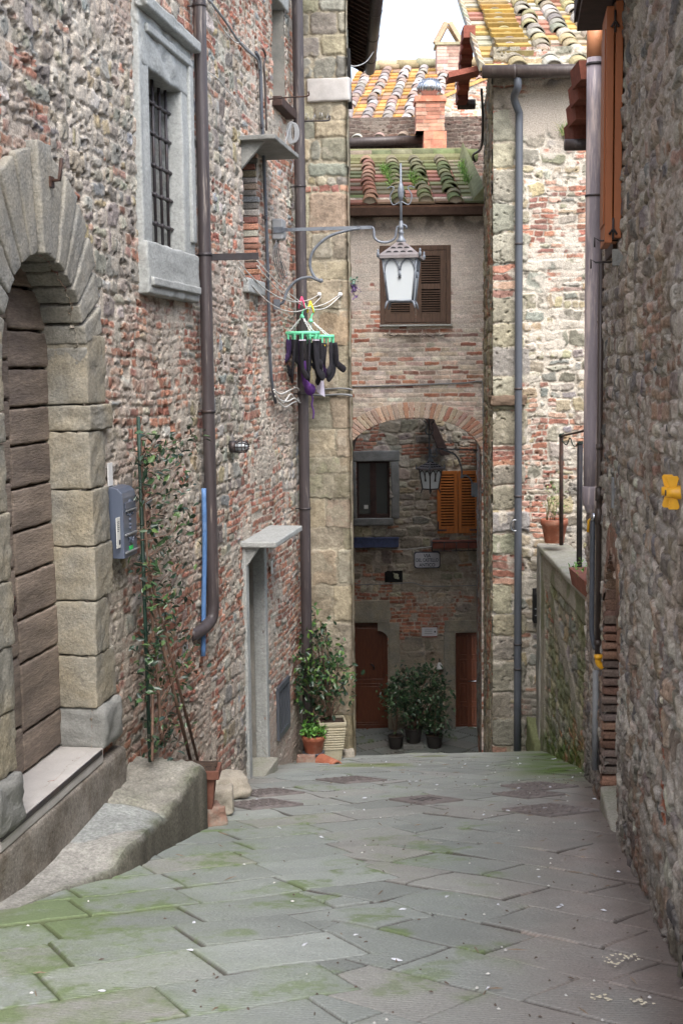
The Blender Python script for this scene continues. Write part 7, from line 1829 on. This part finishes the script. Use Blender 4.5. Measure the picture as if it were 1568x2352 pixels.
for i, p in enumerate(allp):
    if i == 20: continue
    lg = rs.uniform(.20, .50) if p[1] < 14.4 else rs.uniform(.22, .42)
    pur = i in (4, 9, 17)
    o_ = sock_mesh('sock', p + rs.normal(0, .012, 3) * [1, 1, .3], lg, rs.uniform(-3.1, 3.1), 'darkpurple' if pur else 'sock', rs.normal(0, .05, 2))
    if i == 22:
        mb = MB(); q0 = p + [0, -.022, -.03]; mb.box(q0, (.07, .006, .016), [ex_, ey_, (0, 0, 1)]); mb.box(q0 + [0, 0, -.035], (.07, .006, .016), [ex_, ey_, (0, 0, 1)]); mb.build('stripes', M['sunny'], o_)
        tag(o_, 'black sock with yellow stripes at the corner side of the airers', 'sock')
    elif i in (11, 13):
        mb = MB(); q0 = p + [0, -.02, -.01]; mb.box(q0, (.07, .03, .014), [ex_, ey_, (0, 0, 1)]); mb.build('cuff', M['lilacloth'], o_)
        tag(o_, 'black sock with pale lilac cuff at the front of the window side airer' , 'sock', 'lilac cuffed socks')
    elif pur: tag(o_, 'dark purple sock pegged among the black socks', 'sock', 'dark purple socks')
    else: tag(o_, labs, 'sock', 'black socks drying on the airers')
o_ = sock_mesh('sock', c1 + [.02, -.08, -.30], .30, -.9, 'purple'); tag(o_, 'bright purple sock hanging lowest under the window side airer', 'sock')
bra = thing('bra', 'purple bra cup with dangling strap hanging below the socks', 'clothing', P(711, 960, 14.5))
mb = MB(); cc_ = P(712, 893, 14.5); V = []
for i in range(7):
    for k in range(14):
        t, q = 2 * math.pi * k / 14, i / 6; V.append(cc_ + np.array([.062 * q * math.cos(t), -.05 * (1 - q * q), .075 * q * math.sin(t) * (1 if math.sin(t) < 0 else .8)]))
mb.add(V, [(i * 14 + k, i * 14 + (k + 1) % 14, (i + 1) * 14 + (k + 1) % 14, (i + 1) * 14 + k) for i in range(6) for k in range(14)], True); mb.build('cup', M['purple'], bra)
mb = MB(); mb.tube(spline([cc_ + [0, 0, -.04], P(718, 915, 14.5), P(716, 930, 14.5), P(720, 945, 14.5), P(719, 962, 14.5)], 5), .010, 6, flat=((0, 1, 0), .3)); mb.build('strap', M['purple'], bra)
mb = MB(); q = [P(728, 832, 14.48), P(741, 838, 14.48), P(746, 912, 14.5), P(727, 900, 14.5)]; nx_ = 8; V = []
for i in range(9):
    for k in range(9):
        a, b = i / 8, k / 8; V.append((q[0] * (1 - b) + q[1] * b) * (1 - a) + (q[3] * (1 - b) + q[2] * b) * a + np.array([0, .02 * math.sin(6 * b + 2 * a), 0]))
F = [(i * 9 + k, i * 9 + k + 1, (i + 1) * 9 + k + 1, (i + 1) * 9 + k) for i in range(8) for k in range(8)]
mb.add(V, F, True); mb.add([v + np.array([0, .006, 0]) for v in V], F, True); tag(mb.build('cloth', M['lilacloth']), 'pale lilac cloth hanging in a point behind the black socks', 'cloth')

# ================================================================== litter: feathers, droppings, twigs and grit
mb = MB(); r9 = np.random.default_rng(55)
def rw_x(Y): return 1.36 + .135 * (Y - 5.22)
def gpt(x, y, h=.012):  # on the slabs
    return np.array([x, y, float(gz(y)) + h])
for _ in range(380):
    y = 4.3 + 10 * r9.random() ** 1.3; lo_, hi_ = wallx(y) + .3, rw_x(y)
    t = r9.beta(2.6, 1.2) if r9.random() < .72 else r9.random(); x = lo_ + (hi_ - lo_) * t; a = r9.uniform(0, 6.28); e1, e2 = np.array([math.cos(a), math.sin(a), 0]), np.array([-math.sin(a), math.cos(a), 0])
    q = r9.random(); c = gpt(x, y, .016)
    if q < .12: l_, w_, col = r9.uniform(.014, .03), r9.uniform(.006, .011), lin(206, 208, 216)
    elif q < .34: l_, w_, col = r9.uniform(.005, .012), r9.uniform(.005, .010), lin(200, 198, 194)
    elif q < .82: l_, w_, col = r9.uniform(.005, .016), r9.uniform(.003, .007), lin(92, 80, 72)
    else: l_, w_, col = r9.uniform(.015, .05), .0035, lin(128, 112, 96)
    n = 7; ring_ = [c + e1 * l_ * math.cos(t_) * r9.uniform(.7, 1.2) + e2 * w_ * math.sin(t_) * r9.uniform(.7, 1.2) for t_ in np.linspace(0, 6.283, n + 1)[:-1]]
    mb.add([c + [0, 0, .006]] + ring_, [(0, i + 1, (i + 1) % n + 1) for i in range(n)], False, col * r9.uniform(.85, 1.1))
for (u, v, s_) in ((1420, 2200, .045), (1400, 2208, .03), (1440, 2196, .03), (1475, 2300, .03), (1380, 2290, .025)):
    c = onground(u, v, .018)
    for _ in range(12):
        e = c + np.array([r9.normal(0, s_), r9.normal(0, s_), .0]); e[2] = float(gz(e[1])) + .016; n = 6; rr_ = r9.uniform(.003, .011)
        mb.add([e + [0, 0, .002]] + [e + np.array([rr_ * math.cos(t_), rr_ * math.sin(t_), 0]) * r9.uniform(.5, 1.2) for t_ in np.linspace(0, 6.283, n + 1)[:-1]], [(0, i + 1, (i + 1) % n + 1) for i in range(n)], False, lin(206, 198, 176))
tag(mb.build('litter', M['litter']), kind='stuff')
